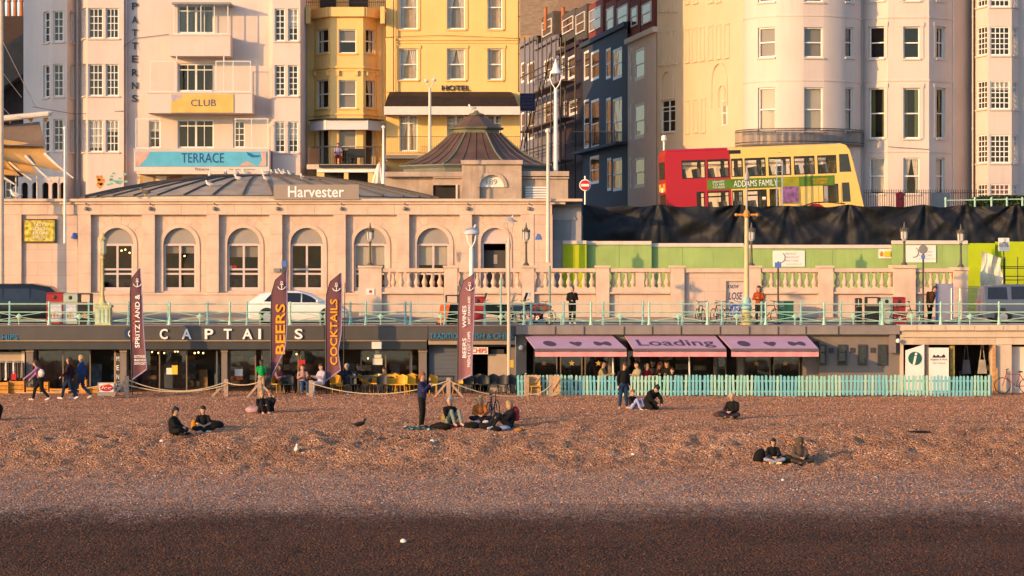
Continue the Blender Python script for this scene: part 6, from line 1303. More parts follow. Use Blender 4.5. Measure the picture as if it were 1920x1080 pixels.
for a_, b_, m, nm in ((0.0,3.3,bred,'roof_rear'),(3.304,9.45,bcream,'roof_front')):
    q = MB(); pr = [(0.0,BH-0.1),(0.06,BH-0.02),(0.25,BH+0.05),(BW-0.25,BH+0.05),(BW-0.06,BH-0.02),(BW,BH-0.1)]
    q.prism([(p[0],p[1]) for p in pr], Matrix.Translation((a_,0,0)) @ Matrix.Rotation(R(90),4,'Z') @ Matrix.Scale(-1,4,(0,1,0)), b_-a_); q.build(nm, m, bus, world=False)
# front end: raked nose
nose = [(9.45,0.3),(10.62,0.3),(10.66,0.9),(10.52,1.6),(10.36,2.4),(10.12,3.5),(10.0,3.95),(9.8,BH-0.06),(9.45,BH+0.05)]
q = MB(); q.prism(nose, Matrix.Identity(4), BW); q.build('nose', bcream, bus, world=False)
wg = mat('bus_dark_glass',(0.03,0.035,0.04),0.08,0.2,spec=0.6)
for y in (-0.012,BW+0.012):
    q = MB(); q.face([(9.5,y,1.15),(9.95,y,1.15),(9.9,y,2.2),(9.5,y,2.2)]); q.build('nose_window', wg, bus, world=False)
    q = MB(); q.face([(9.4,y*1.05,2.78),(10.05,y*1.05,2.78),(9.9,y*1.05,3.75),(9.4,y*1.05,3.75)]); q.build('upper_nose_window', wg, bus, world=False)
q = MB(); q.face([(10.63,0.15,1.15),(10.63,BW-0.15,1.15),(10.42,BW-0.15,2.2),(10.42,0.15,2.2)]); q.face([(10.31,0.15,2.75),(10.31,BW-0.15,2.75),(10.06,BW-0.15,3.85),(10.06,0.15,3.85)]); q.build('windscreen', wg, bus, world=False)
# rear end
q = MB(); q.prism([(0,0.3),(0.0,BH-0.1),(-0.06,BH-0.02),(-0.14,BH-0.3),(-0.16,0.4)], Matrix.Identity(4), BW); q.build('rear_panel', bred, bus, world=False)
q = MB(); q.face([(-0.168,BW-0.3,2.75),(-0.168,0.3,2.75),(-0.160,0.3,3.7),(-0.160,BW-0.3,3.7)]); q.face([(-0.174,BW-0.3,1.2),(-0.174,0.3,1.2),(-0.17,0.3,1.95),(-0.17,BW-0.3,1.95)]); q.build('rear_window', wg, bus, world=False)
q = MB(); q.box(-0.2,-0.163,0.25,0.75,2.1,2.5); q.box(-0.2,-0.163,1.75,2.2,2.1,2.5); q.build('route_display', mat('amber_display',(0.8,0.25,0.02),0.4,0.05,emit=0.4), bus, world=False)
q = MB(); q.box(-0.19,-0.164,0.95,1.6,2.05,2.3); q.build('number_plate', MATS['white_paint'], bus, world=False)
for x_ in (2.4,8.0):
    for y in (0.02,BW-0.3):
        q = MB(); q.lathe((0,0,0),[(0.3,-0.14),(0.48,-0.14),(0.5,-0.1),(0.5,0.1),(0.48,0.14),(0.3,0.14)],20); me = q.mesh('wheel'); me.transform(Matrix.Translation((x_,y+0.14,0.5)) @ Matrix.Rotation(R(90),4,'X')); obj('wheel', me, tyre, bus)
    q = MB(); pts = [(x_+0.62*math.cos(a_),0.5+0.62*math.sin(a_)) for a_ in [math.pi*k/12 for k in range(13)]]; q.face([(a_,-0.006,b_) for a_,b_ in pts]); q.build('wheel_arch', blk if x_ < 5 else mat('arch_red',(0.3,0.01,0.02),0.4,0.1), bus, world=False)
q = MB(); q.tube([(x_,-0.02,z_) for x_,z_ in [(7.0,0.75),(7.3,1.0),(7.9,1.17),(8.6,1.18),(9.6,1.05)]],0.03,5); q.build('arch_trim', blk, bus, world=False)
q = MB(); q.box(2.1,9.1,-0.02,-0.003,2.08,2.62); ad = q.build('side_advert', bgreen, bus, world=False)
MT = lambda x_, z_: Matrix.Translation((x_,-0.026,z_)) @ Matrix.Rotation(R(90),4,'X')
text(ad, 'ADDAMS FAMILY', whitetxt, 0,0,0,0,0, 'lettering', M=MT(4.75,2.35), rect=(2.4,0.34)); 
for k, s_ in enumerate(('UNHAPPY','TO SEE','YOU AGAIN')): text(ad, s_, whitetxt, 0,0,0,0,0, 'lettering', M=MT(2.72,2.5-0.15*k), rect=(0.66,0.11))
text(ad, 'IN CINEMAS', orangetxt, 0,0,0,0,0, 'lettering', M=MT(8.3,2.42), rect=(0.8,0.13)); text(ad, 'OCTOBER 8', orangetxt, 0,0,0,0,0, 'lettering', M=MT(8.3,2.25), rect=(0.7,0.12))
q = MB(); q.box(6.15,7.15,-0.024,-0.0205,1.15,2.6); q.build('advert_panel', mat('advert_lime',(0.30,0.30,0.02),0.5,0.2,scale=2), ad, world=False)
q = MB(); q.box(6.2,7.1,-0.031,-0.025,1.2,2.1); q.build('advert_block', mat('advert_purple',(0.22,0.10,0.26),0.5,0.5,scale=4), ad, world=False)
q = MB(); q.box(3.35,4.0,-0.012,-0.004,BH-0.32,BH-0.12); q.build('dark_panel', blk, bus, world=False)
for x_ in (1.2,3.42,5.45,6.1,7.2,8.2,9.45): q = MB(); q.box(x_-0.008,x_+0.008,-0.006,-0.001,0.45,1.0 if x_ < 6 else 2.05); q.build('panel_seam', blk, bus, world=False)
q = MB(); q.box(0.0,10.55,-0.008,-0.001,0.32,0.5); q.build('skirt', mat('bus_skirt',(0.10,0.03,0.03),0.6,0.3,scale=2), bus, world=False)
# seats and posts inside
sm = mat('bus_seat',(0.10,0.10,0.13),0.8,0.2); rs = random.Random(5)
for z0, xs_ in ((2.25,[1.0+0.78*k for k in range(11)]),(0.42,[1.6+0.8*k for k in range(6)])):
    for x_ in xs_:
        for y in (0.15,1.45):
            q = MB(); q.box(x_,x_+0.45,y,y+0.9,z0+0.35,z0+0.45); q.hexa([(x_-0.04,y,z0+0.4),(x_+0.06,y,z0+0.4),(x_+0.06,y+0.9,z0+0.4),(x_-0.04,y+0.9,z0+0.4),(x_-0.14,y,z0+1.02),(x_-0.05,y,z0+1.02),(x_-0.05,y+0.9,z0+1.02),(x_-0.14,y+0.9,z0+1.02)]); q.build('seat', sm, bus, world=False)
for x_ in (2.1,3.4,4.15,5.45,6.8,8.1): 
    for y in (0.6,BW-0.6): q = MB(); q.tube([(x_,y,2.25),(x_,y,BH-0.08)],0.02,5); q.build('grab_pole', MATS['yellow_notice2'], bus, world=False)
th_ = R(5); bus.location = (X(1257,134.2),134.2,7.37); bus.scale = (0.97,)*3; bus.rotation_euler = (0, R(-2.3), th_)
q = MB(); dl = 133.4
t = thing('ladder', 'aluminium ladder standing up behind black sheeting in front of bus', 'ladder', (X(1463,dl),dl,UP))
for px in (1456.5,1467): q = MB(); q.bar((X(px,dl),dl,UP),(X(px-0.5,dl),dl,Z(301,dl)),0.07,0.05); q.build('stile', MATS['steel'], t)
for k in range(9): q = MB(); z_ = UP+0.4+0.5*k; q.tube([(X(1457.5,dl),dl,z_),(X(1466,dl),dl,z_)],0.018,6); q.build('rung', MATS['steel'], t)
# ================================================================ THE TOWN BEHIND
TOPY = -70; rw = random.Random(11)
pk = mat('pink_white_render',(0.64,0.535,0.49),0.8,0.05,scale=0.6,bump=0.12,bscale=12,streak=0.30,dirt=(0.44,0.35,0.31)); dk_in = MATS['dark_interior']; wp = MATS['white_paint']
wp2 = mat('offwhite_frame',(0.70,0.66,0.64),0.55,0.05)
CUR = [None,'0.35','drape',None,'0.55','side']
# --- art deco club building
cl = thing('club_building', 'pale art deco club building with tiered balconies and vertical PATTERNS lettering', 'building', (X(300,150),150,UP))
plan = [(44,153.5),(60,152),(96,150.2),(126,150.2),(142,151.5),(150,151.5),(164,149.4),(232,149.4),(234,150),(505,150),(511,149.2),(563,149.2),(571,150.6)]
fc = frames(plan); ztop = Z(TOPY,150); rowsA = ((22,80),(122,183),(225,285)); rowsB = ((15,72),(120,180),(225,285)); rowsC = ((16,77),(122,180),(228,286))
opn = {}; wl_ = []
def addw(seg, r, **kw): rr = fc[seg].rect(r); opn.setdefault(seg,[]).append(rr); wl_.append((seg,rr,kw))
for t_, b_ in rowsA:
    addw(1,(81,t_,92.5,b_),style='grid',nx=1,ny=4); addw(2,(100,t_-2,119,b_-2),style='grid',nx=2,ny=4); addw(3,(131,t_,138.5,b_),style='grid',nx=1,ny=3)
for t_, b_ in rowsB:
    addw(5,(154.5,t_,161,b_),style='grid',nx=1,ny=4); addw(6,(165.5,t_,193,b_),style='grid',nx=3,ny=4,curtain=('0.9' if t_ == 225 else None)); addw(6,(198,t_,222.5,b_),style='grid',nx=3,ny=4,curtain=('0.35' if t_ == 225 else None))
for t_, b_ in rowsC: addw(10,(515,t_,534.5,b_),style='grid',nx=2,ny=5,curtain=rw.choice(CUR)); addw(10,(540,t_,559,b_),style='grid',nx=2,ny=5,curtain=rw.choice(CUR))
for t_, b_ in ((8,63),(119,172),(224,278)): addw(8,(333,t_,401,b_),style='french',nx=4,ny=1,fw=0.09)
addw(8,(279,226,301.5,277),style='grid',nx=2,ny=3,curtain='0.4'); addw(8,(437,227,459,277),style='grid',nx=2,ny=4)
q = MB(weld=True); facade(q, fc, UP, ztop, opn, 0.25); q.build('wall', pk, cl, smooth=True, ang=20)
for seg, rr, kw in wl_: window(cl, fc[seg], rr, wallm=pk, **kw)
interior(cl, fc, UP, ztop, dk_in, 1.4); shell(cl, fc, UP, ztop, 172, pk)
for k, ch_ in enumerate('PATTERNS'):
    y0 = [5,30.5,55,79.5,104,129.5,154,178][k]; text(cl, ch_, blk, 247.5, y0, 258, y0+13, 149.93, 'letter', extr=0.02, bold=0.01)
def slab_balcony(px0, px1, py0, py1, d0, d1, nm='balcony'):
    q = MB(); pbox(q,px0,py0,px1,py1,d0,d0+0.14); x0, x1 = X(px0,d0), X(px1,d0); z0, z1 = Z(py1,d0), Z(py0,d0)
    q.box(x0,x0+0.14,d0+0.142,d1,z0,z1); q.box(x1-0.14,x1,d0+0.142,d1,z0,z1); q.box(x0+0.142,x1-0.142,d0+0.142,d1,z0,z0+0.16); b = q.build(nm, pk, cl)
    q = MB(); pbox(q,px0-1,py0-2.6,px1+1,py0-0.1,d0-0.05,d0+0.19); q.build('coping', pk, b); return b
b1 = slab_balcony(318,432,67,105,148.5,149.99); b2 = slab_balcony(276,473,175,212,148.2,149.99); b3 = slab_balcony(251,505,281,321,148.0,149.99)
def screen(b, px0, px1, py0, py1, d0, n=1):
    q = MB(); x0, x1 = X(px0,d0), X(px1,d0); z0, z1 = Z(py1,d0), Z(py0,d0); fw = 0.05
    q.box(x0,x1,d0,d0+0.05,z1-fw,z1); q.box(x0,x1,d0,d0+0.05,z0,z0+fw)
    for k in range(n+1): xx = x0+(x1-x0-fw)*k/n; q.box(xx,xx+fw,d0+0.002,d0+0.048,z0+fw,z1-fw)
    s_ = q.build('glass_screen', wp2, b); q = MB(); q.face([(x0+fw,d0+0.025,z0+fw),(x1-fw,d0+0.025,z0+fw),(x1-fw,d0+0.025,z1-fw),(x0+fw,d0+0.025,z1-fw)]); q.build('pane', MATS['clear_glass'], s_)
screen(b1,325,428,8,64,148.6,4); screen(b2,281,329,114,172,148.3,1); screen(b2,404,470,114,172,148.3,2); screen(b3,254,300,222,278,148.1,1); screen(b3,440,503,222,278,148.1,2)
part(b1, 'roof', mat('zinc',(0.25,0.25,0.27),0.5,0.1), (322,4,432,8,148.3,149.99))
for px in (331,419.5): part(b2, 'post', wp2, (px-1,105.2,px+1,172.4,148.45,148.55))
part(cl, 'club_banner', mat('yellow_banner',(0.62,0.43,0.13),0.7,0.1), (321,176.5,438,211,148.15,148.19)); text(cl, 'CLUB', mat('slate_lettering',(0.08,0.08,0.16),0.6,0.05), 358, 186.5, 405, 199, 148.13, 'lettering')
q = MB(); c = P(330,181,148.14); q.face([c+Vector((x_,0,z_)) for x_,z_ in ((-0.25,0.1),(0.35,0.12),(0.25,-0.12),(0.0,-0.05),(-0.1,-0.3),(-0.28,-0.1))]); q.build('banner_print', mat('lilac_print',(0.38,0.36,0.55),0.7,0.1), cl)
part(cl, 'terrace_banner', mat('blue_banner',(0.10,0.42,0.62),0.7,0.12,scale=1.5), (254,284,500,312,147.95,147.99)); text(cl, 'TERRACE', mat('navy_lettering',(0.02,0.06,0.22),0.6,0.05), 340, 287, 420, 305, 147.93, 'lettering', bold=0.0)
for col, pts in (('salmon_print',[(255,285),(282,285),(275,296),(262,311),(255,311)]),('salmon_print',[(480,310),(470,306),(462,302),(455,306),(448,311)]),('salmon_print',[(488,286),(499,286),(499,311),(484,311),(492,300)]),('navy_print',[(462,285),(470,287),(476,291),(490,291),(484,295),(472,295),(465,291)])):
    q = MB(); q.face([P(a_,b_,147.94) for a_,b_ in pts][::-1]); q.build('banner_print', mat(col,{'salmon_print':(0.62,0.36,0.30),'navy_print':(0.02,0.12,0.35)}[col],0.7,0.2), cl)
part(cl, 'canopy', MATS['cream_trim'], (256,321.3,497,326,147.7,149.99)); text(cl, 'Patterns', blk, 366, 314.5, 392, 319.5, 147.93, 'lettering'); text(cl, 'live music food terrace', blk, 430, 315.5, 478, 319, 147.93, 'lettering')
part(cl, 'shopfront', mat('ochre_shopfront',(0.38,0.24,0.08),0.7,0.3,scale=2), (262,326.3,500,372,149.7,149.98)); 
for k in range(9): part(cl, 'shopfront_panel', [beige,MATS['cream_trim'],mat('rust_panel',(0.35,0.12,0.05),0.7,0.2)][k%3], (268+25*k,330,288+25*k,370,149.66,149.69))
for k in range(14):
    px, py = 202+rw.uniform(0,38), 325+rw.uniform(0,24); q = MB(); c = P(px,py,149.385); q.face([c+Vector((0.09*math.cos(a_)*1.3,0,0.07*math.sin(a_))) for a_ in [k2*math.pi/4 for k2 in range(8)]]); q.build('mural_leaf', mat('mural_teal',(0.20,0.46,0.42),0.7,0.1), cl)
for k, (px, py, rr) in enumerate(((186,333,0.2),(189,340,0.24),(187,347,0.2))): q = MB(); c = P(px,py,149.384); q.face([c+Vector((rr*math.cos(a_),0,rr*1.1*math.sin(a_)*(0.7+0.3*math.sin(3*a_)))) for a_ in [k2*math.pi/6 for k2 in range(12)]]); q.build('mural_figure', mat('mural_orange',(0.60,0.25,0.06),0.7,0.3,scale=5), cl)
# low arcaded wing, left
aw = thing('arcaded_wing', 'shaded arcade wing with pointed openings at lower left of the club', 'building', (X(80,150),150,UP)); fa = frames([(34,149.1),(122,149.0)])[0]
oo = []
for c in (46,66,85,103,118): r = fa.rect((c-6,342,c+6,385)); oo.append((r[0],r[1],UP+0.1,r[3],'arch'))
q = MB(weld=True); facade(q,[fa],UP,Z(330,147.6),{0:oo},0.3); q.build('wall', pk, aw); interior(aw,[fa],UP,Z(330,147.6),dk_in,0.5); shell(aw,[fa],UP,Z(330,147.6),150.1,pk)
# --- far left dark roofs with chimney pots
dr = thing('distant_terrace', 'dark slate roofed terrace with row of terracotta chimney pots at far left', 'building', (X(10,176),176,UP))
slate = mat('dark_brick',(0.055,0.038,0.034),0.85,0.2,scale=3); slr = mat('dark_slate',(0.09,0.07,0.055),0.7,0.2,scale=3,streak=0.3)
part(dr, 'stack', slate, (-60,30,52,125,176,178)); part(dr, 'wall', slate, (-60,125,60,370,172,182)); q = MB(); q.prism([(X(-60,173),Z(150,173)),(X(62,173),Z(70,173)+0.2),(X(62,173),Z(140,173)),(X(-60,173),Z(220,173))], Matrix.Translation((0,170.5,0)), 1.4); q.build('roof', slr, dr)
tc_m = mat('terracotta',(0.42,0.15,0.06),0.8,0.15)
for k in range(6): q = MB(); q.lathe(P(-6+11.5*k,30,177),[(0.16,-0.05),(0.14,0.5),(0.13,0.95),(0.17,1.0),(0.17,1.12)],10); q.build('chimney_pot', tc_m, dr)
fd = frames([(-60,171.9),(58,171.9)])[0]
for px, py in ((8,235),(26,240),(10,340),(24,350)): window(dr, fd, fd.rect((px,py,px+11,py+32)), style='sash', inset=-0.05, sill=0)
# --- yellow bay fronted house
ye = mat('yellow_render',(0.80,0.52,0.20),0.75,0.05,scale=0.7,streak=0.25,dirt=(0.58,0.36,0.13)); ye2 = mat('peach_render',(0.72,0.50,0.2),0.75,0.05,scale=0.7,streak=0.12,dirt=(0.45,0.28,0.10))
yh = thing('yellow_bay_house', 'narrow yellow house with canted bay windows and white fascia', 'building', (X(648,151),151,UP)); plan = [(573,152.6),(589,152.6),(620,150.9),(681,150.9),(707,152.4),(723,152.4)]; fy = frames(plan); opn = {}; wl_ = []
def addy(seg, r, **kw): rr = fy[seg].rect(r); opn.setdefault(seg,[]).append(rr); wl_.append((seg,rr,kw))
for t_, b_, cc in ((55,100,('side','0.5','side')),(150,203,('side','0.99','drape')),(240,310,('side','0.6',None))):
    addy(1,(592.5,t_,615.5,b_),curtain=cc[0]); addy(2,(635,t_,668,b_),curtain=cc[1],cm=MATS['blind_grey']); addy(3,(686,t_,704,b_),curtain=cc[2])
q = MB(weld=True); facade(q,fy,UP,Z(26,151),opn,0.2); q.build('wall', ye, yh)
for seg, rr, kw in wl_: window(yh, fy[seg], rr, wallm=ye, fw=0.06, **kw)
interior(yh, fy, UP, Z(26,151), dk_in, 1.2); shell(yh, fy, UP, Z(26,151), 168, ye)
band(yh, fy, Z(23,151), 0.55, 0.28, ye, 'cornice'); band(yh, fy, Z(126,151), 0.12, 0.10, ye); band(yh, fy, Z(132,151), 0.08, 0.06, ye); band(yh, fy, Z(214,151), 0.10, 0.08, ye)
for px in (577,717): part(yh, 'corner_console', ye, (px-4,12,px+4,44,150.6,151.6))
for seg, pxs in ((1,(592,616)),(2,(634,669)),(3,(686,704))):
    for px in pxs: u = fy[seg].u(px); d_ = fy[seg].dep(u); q = MB(); fy[seg].box(q,u-0.07,u+0.07,-0.16,0.0,Z(142,d_),Z(133,d_)); q.build('console', ye, yh)
wf = MB(); wfp = [(581,151.7),(612,150.0),(690,150.0),(718,151.5)]
for fr in frames(wfp): fr.box(wf,-0.02,fr.L+0.02,0,0.5,Z(243,150),Z(225,150))
wf.build('white_fascia', mat('fascia_boards',(0.64,0.61,0.62),0.6,0.06), yh); q = MB()
for fr in frames([(579,151.5),(611,149.8),(691,149.8),(720,151.3)]): fr.box(q,-0.02,fr.L+0.02,0,0.8,Z(224.5,150),Z(222,150))
q.build('fascia_cap', blk, yh)
part(yh, 'attic_wall', ye2, (576,-90,722,26,156,167)); part(yh, 'attic_window', dk_in, (600,-60,630,14,155.9,155.99)); part(yh, 'attic_window', dk_in, (655,-60,690,14,155.9,155.99)); part(yh, 'terrace_deck', MATS['stone'], (575,308,722,317,148.0,151.5)); part(yh, 'deck_fascia', wp, (594,317.2,716,323,147.9,148.1)); part(yh, 'planter', blk, (598,309,718,314,147.8,147.99))
for a_, b_ in ((594,608),(645,653),(690,700)): part(yh, 'pier', ye2, (a_,323.2,b_,372,148.0,148.5))
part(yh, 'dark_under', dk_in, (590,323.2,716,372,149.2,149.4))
ir = MB()
for k in range(45): px = 577+144*k/44; ir.bar(P(px,308,147.95),P(px,276,147.95),0.02)
ir.bar(P(577,275.5,147.95),P(721,275.5,147.95),0.04); ir.build('railing', blk, yh)
q = MB(); pbox(q,577,275,598,308,148.1,148.2); q.build('side_screen', mat('brown_screen',(0.14,0.08,0.05),0.7,0.2), yh)
tr_ir = MB()
for k in range(40): px = 575+148*k/39; tr_ir.bar(P(px,12,151.6),P(px,-12,151.6),0.02)
tr_ir.bar(P(574,-10,151.6),P(723,-10,151.6),0.035); tr_ir.bar(P(574,4,151.6),P(723,4,151.6),0.035); tr_ir.build('roof_railing', blk, yh)
q = MB(); c = P(711,345,146.5)
for k in range(7): a_ = 2*math.pi*k/7; q.tube([c+Vector((0.36*math.cos(a_),0.3*math.sin(a_),0)),c+Vector((0.16*math.cos(a_),0.12*math.sin(a_),0.7)),c+Vector((0.05*math.cos(a_),0.04*math.sin(a_),1.15))],[0.14,0.13,0.05],6)
q.tube([c+Vector((0,0,-1.2)),c+Vector((0,0,1.25))],0.03,6); tag(q.build('folded_parasol', MATS['cream_trim'], smooth=True), 'folded cream parasol behind the restaurant roof', 'parasol')
# --- yellow hotel
ht = thing('yellow_hotel', 'tall yellow hotel with black shell awning and HOTEL lettering', 'hotel', (X(848,151.5),151.5,UP)); plan = [(723.5,151.4),(975,151.4)]; fh = frames(plan); opn = {0:[]}; wl_ = []
cols = ((749,783,'drape'),(838,872,'drape'),(914,942,'side'))
for (t_, b_) in ((-28,55),(91,150),(216,284)):
    for k, (a_, b2, cu_) in enumerate(cols):
        rr = fh[0].rect((a_,t_,b2,b_)); opn[0].append(rr); wl_.append((rr,dict(style='french' if t_ > 200 else 'sash',curtain=cu_,surround=0.16 if t_ < 200 else 0,back=(mat('peach_drape',(0.62,0.42,0.26),0.9,0.12) if (k,t_) in ((0,91),(2,91),(0,-28),(0,216),(2,-28)) else (MATS['blind_grey'] if k == 1 else None)))))
zh = ztop+10; q = MB(weld=True); facade(q,fh,UP,zh,opn,0.2); q.build('wall', ye, ht)  # unseen upper storeys raised so the hotel shades the side street
for rr, kw in wl_: window(ht, fh[0], rr, wallm=ye, fw=0.08, **kw)
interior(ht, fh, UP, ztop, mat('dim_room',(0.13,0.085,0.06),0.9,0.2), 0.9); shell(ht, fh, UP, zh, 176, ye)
band(ht, fh, Z(74,151.4), 0.12, 0.10, ye); band(ht, fh, Z(80,151.4), 0.07, 0.06, ye); part(ht, 'corner_strip', ye, (723.6,-70,737,172,151.25,151.39))
text(ht, 'HOTEL', blk, 828, 160, 881, 170, 151.32, 'lettering', extr=0.03, bold=0.02)
ta = thing('hotel_awning', 'dark brown shell awning with white fascia across the yellow hotel', 'awning', (X(846,150),150,Z(215,150))); q = MB(); db, df = 151.38, 149.6
pr = [(db,Z(172,db)),(db-0.5,Z(173,db-0.5)),(db-1.1,Z(181,db-1.1)),(df+0.02,Z(199,df+0.02)),(db,Z(199,df))]
x0, x1 = X(721,df), X(972,df); ny = len(pr)
for (ya,za),(yb,zb2) in zip(pr[:4],pr[1:4]):
    ia = 0.0; ta_ = max(0,1-(db-ya)/(db-df)); tb_ = max(0,1-(db-yb)/(db-df)); q.face([(x0+0.35*ta_,ya,za),(x0+0.35*tb_,yb,zb2),(x1-0.55*tb_,yb,zb2),(x1-0.55*ta_,ya,za)])
for side in (0,1): q.face([((x0+0.35*max(0,1-(db-ya)/(db-df))) if side == 0 else (x1-0.55*max(0,1-(db-ya)/(db-df))),ya,za) for ya,za in pr])
q.build('canopy', mat('dark_shell_awning',(0.028,0.018,0.014),0.6,0.3,scale=3,streak=0.3,dirt=(0.07,0.045,0.03)), ta); q = MB(); pbox(q,720,199.5,975,215,149.55,149.65); q.box(X(720,149.55),X(721,149.55)+0.05,149.652,151.38,Z(215,149.55),Z(199.5,149.55)); q.box(X(974,149.55),X(975,149.55),149.652,151.38,Z(215,149.55),Z(199.5,149.55)); q.build('fascia', mat('awning_fascia',(0.66,0.60,0.56),0.6,0.06), ta)
ir = MB()
for k in range(70): px = 724+250*k/69; ir.bar(P(px,288,149.7),P(px,256,149.7),0.014)
ir.bar(P(722,256,149.7),P(975,256,149.7),0.03); ir.bar(P(722,287,149.7),P(975,287,149.7),0.03); ir.build('balcony_railing', mat('thin_iron',(0.12,0.08,0.04),0.5,0.1), ht)
part(ht, 'balcony_slab', mat('slab_grey',(0.30,0.25,0.2),0.8,0.15), (722,290,976,297,149.5,151.38))
# --- side street terrace, receding and in shade
def street_house(label, a, b, top, m, wins, base=UP, frame=wp, name='terrace_house'):
    t = thing(name, label, 'house', (X(a[0],a[1]),a[1],base)); f_ = frames([a,b]); op = []; ws = []
    for r, kw in wins: rr = f_[0].rect(r); op.append(rr); ws.append((rr,kw))
    zt2 = Z(top,(a[1]+b[1])/2); q = MB(weld=True); facade(q,f_,base,zt2,{0:op},0.15); q.build('wall', m, t)
    for rr, kw in ws: window(t, f_[0], rr, frame=frame, inset=0.04, fw=0.19, **kw)
    interior(t, f_, base, zt2, dk_in, 0.8); q = MB(); p0, p1 = f_[0].p0, f_[0].p1; q.face([(p0.x,p0.y,zt2),(p1.x,p1.y,zt2),(p1.x+9,p1.y+1,zt2),(p0.x+9,p0.y+1,zt2)]); q.build('roof', slr, t)
    fr = f_[0]; q = MB(); fr.box(q,0,fr.L,-0.25,0.05,zt2-0.35,zt2-0.02); q.build('cornice', m, t); return t, f_[0], zt2
def sline(px):   # plan line of the street row
    A_ = (X(1232,163.0),163.0); B_ = (X(972,226.0),226.0); k = (px-960)/F; s_ = (A_[0]-k*A_[1])/((A_[0]-B_[0])-k*(A_[1]-B_[1])); return (px, A_[1]+(B_[1]-A_[1])*s_)
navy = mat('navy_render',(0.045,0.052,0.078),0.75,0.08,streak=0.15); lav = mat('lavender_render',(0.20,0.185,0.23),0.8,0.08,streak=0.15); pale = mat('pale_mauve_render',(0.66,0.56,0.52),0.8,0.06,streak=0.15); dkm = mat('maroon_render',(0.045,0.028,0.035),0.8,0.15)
W1 = dict(style='sash',curtain=None,sill=0)
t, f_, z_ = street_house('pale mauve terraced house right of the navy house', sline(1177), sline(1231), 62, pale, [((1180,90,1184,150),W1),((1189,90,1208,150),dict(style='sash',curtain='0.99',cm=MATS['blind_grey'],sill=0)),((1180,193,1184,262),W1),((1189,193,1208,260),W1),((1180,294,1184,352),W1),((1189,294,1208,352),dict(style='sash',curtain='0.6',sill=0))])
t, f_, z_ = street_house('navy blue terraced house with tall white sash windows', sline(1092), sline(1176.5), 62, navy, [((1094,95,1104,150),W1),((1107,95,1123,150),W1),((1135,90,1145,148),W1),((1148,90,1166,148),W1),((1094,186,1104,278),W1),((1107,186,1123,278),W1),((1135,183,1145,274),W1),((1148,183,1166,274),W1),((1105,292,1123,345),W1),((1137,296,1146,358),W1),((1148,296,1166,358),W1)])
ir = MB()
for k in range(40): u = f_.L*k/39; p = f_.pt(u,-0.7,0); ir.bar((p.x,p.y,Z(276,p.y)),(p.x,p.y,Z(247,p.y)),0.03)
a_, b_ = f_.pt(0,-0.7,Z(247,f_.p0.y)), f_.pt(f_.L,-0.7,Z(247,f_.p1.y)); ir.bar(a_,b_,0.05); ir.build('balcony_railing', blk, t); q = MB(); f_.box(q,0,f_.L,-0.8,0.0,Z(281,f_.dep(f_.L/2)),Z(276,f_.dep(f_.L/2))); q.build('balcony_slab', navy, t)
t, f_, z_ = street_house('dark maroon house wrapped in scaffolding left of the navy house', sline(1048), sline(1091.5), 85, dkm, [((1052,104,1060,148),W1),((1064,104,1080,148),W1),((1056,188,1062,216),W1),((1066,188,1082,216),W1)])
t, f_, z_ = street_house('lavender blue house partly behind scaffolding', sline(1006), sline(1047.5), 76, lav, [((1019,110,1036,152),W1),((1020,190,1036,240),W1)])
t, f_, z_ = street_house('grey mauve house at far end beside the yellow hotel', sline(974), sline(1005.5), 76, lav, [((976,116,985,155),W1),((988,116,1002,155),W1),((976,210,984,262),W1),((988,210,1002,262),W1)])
# slate mansards and dormers over the row
mr = thing('mansard_roofs', 'brown slate mansard roof with brick and white dormers above the side street', 'roof', (X(1100,190),190,Z(60,190))); brick = mat('red_brick',(0.22,0.05,0.035),0.85,0.2,scale=8)
for a_, b_, py0, py1, dm in ((1100,1122,22,62,wp2),(1132,1146,18,60,wp2),(1152,1172,16,56,wp2),(1178,1190,16,52,wp2),(1198,1216,10,48,wp2),(1050,1070,40,66,wp2),(1075,1092,30,66,wp2),(1012,1030,44,72,wp2)):
    A_, B_ = sline(a_), sline(b_); fr = frames([A_,B_])[0]; zz0, zz1 = Z(py1,A_[1]), Z(py0,A_[1]); q = MB(); fr.box(q,-0.5,fr.L+0.5,0.25,3.0,zz0-0.6,zz1+0.5); q.build('dormer', brick if a_ > 1095 else slr, mr)
    rr = (0.1,fr.L-0.1,zz0,zz1); window(mr, Fr(fr.pt(0,0.22,0).xy, fr.pt(fr.L,0.22,0).xy), rr, style='sash', inset=-0.08, frame=dm, sill=0)
A_, B_ = sline(974), sline(1231); p0 = Vector((X(*A_),A_[1])); p1 = Vector((X(*B_),B_[1])); q = MB()
q.face([(p0.x+1.4,p0.y+0.4,Z(76,p0.y)),(p1.x+1.4,p1.y+0.4,Z(62,p1.y)),(p1.x+4,p1.y+1,Z(62,p1.y)+4.5),(p0.x+4,p0.y+1,Z(76,p0.y)+4.5)]); q.build('slope', mat('brown_slate',(0.20,0.12,0.07),0.8,0.25,scale=3,streak=0.3), mr)
q = MB(); q.face([(p0.x-12,p0.y+16,Z(40,p0.y)),(p0.x+6,p0.y+14,Z(40,p0.y)),(p0.x+9,p0.y+30,Z(40,p0.y)+9),(p0.x-12,p0.y+30,Z(40,p0.y)+9)]); q.face([(p0.x-14,p0.y+16,UP),(p0.x+6,p0.y+14,UP),(p0.x+6,p0.y+14,Z(40,p0.y)),(p0.x-14,p0.y+16,Z(40,p0.y))])
o = thing('distant_house', 'distant house with tan tiled roof closing the side street', 'house', (p0.x,p0.y+16,UP)); q.build('roof', mat('tan_tiles',(0.34,0.22,0.12),0.85,0.2,scale=2,streak=0.2), o)
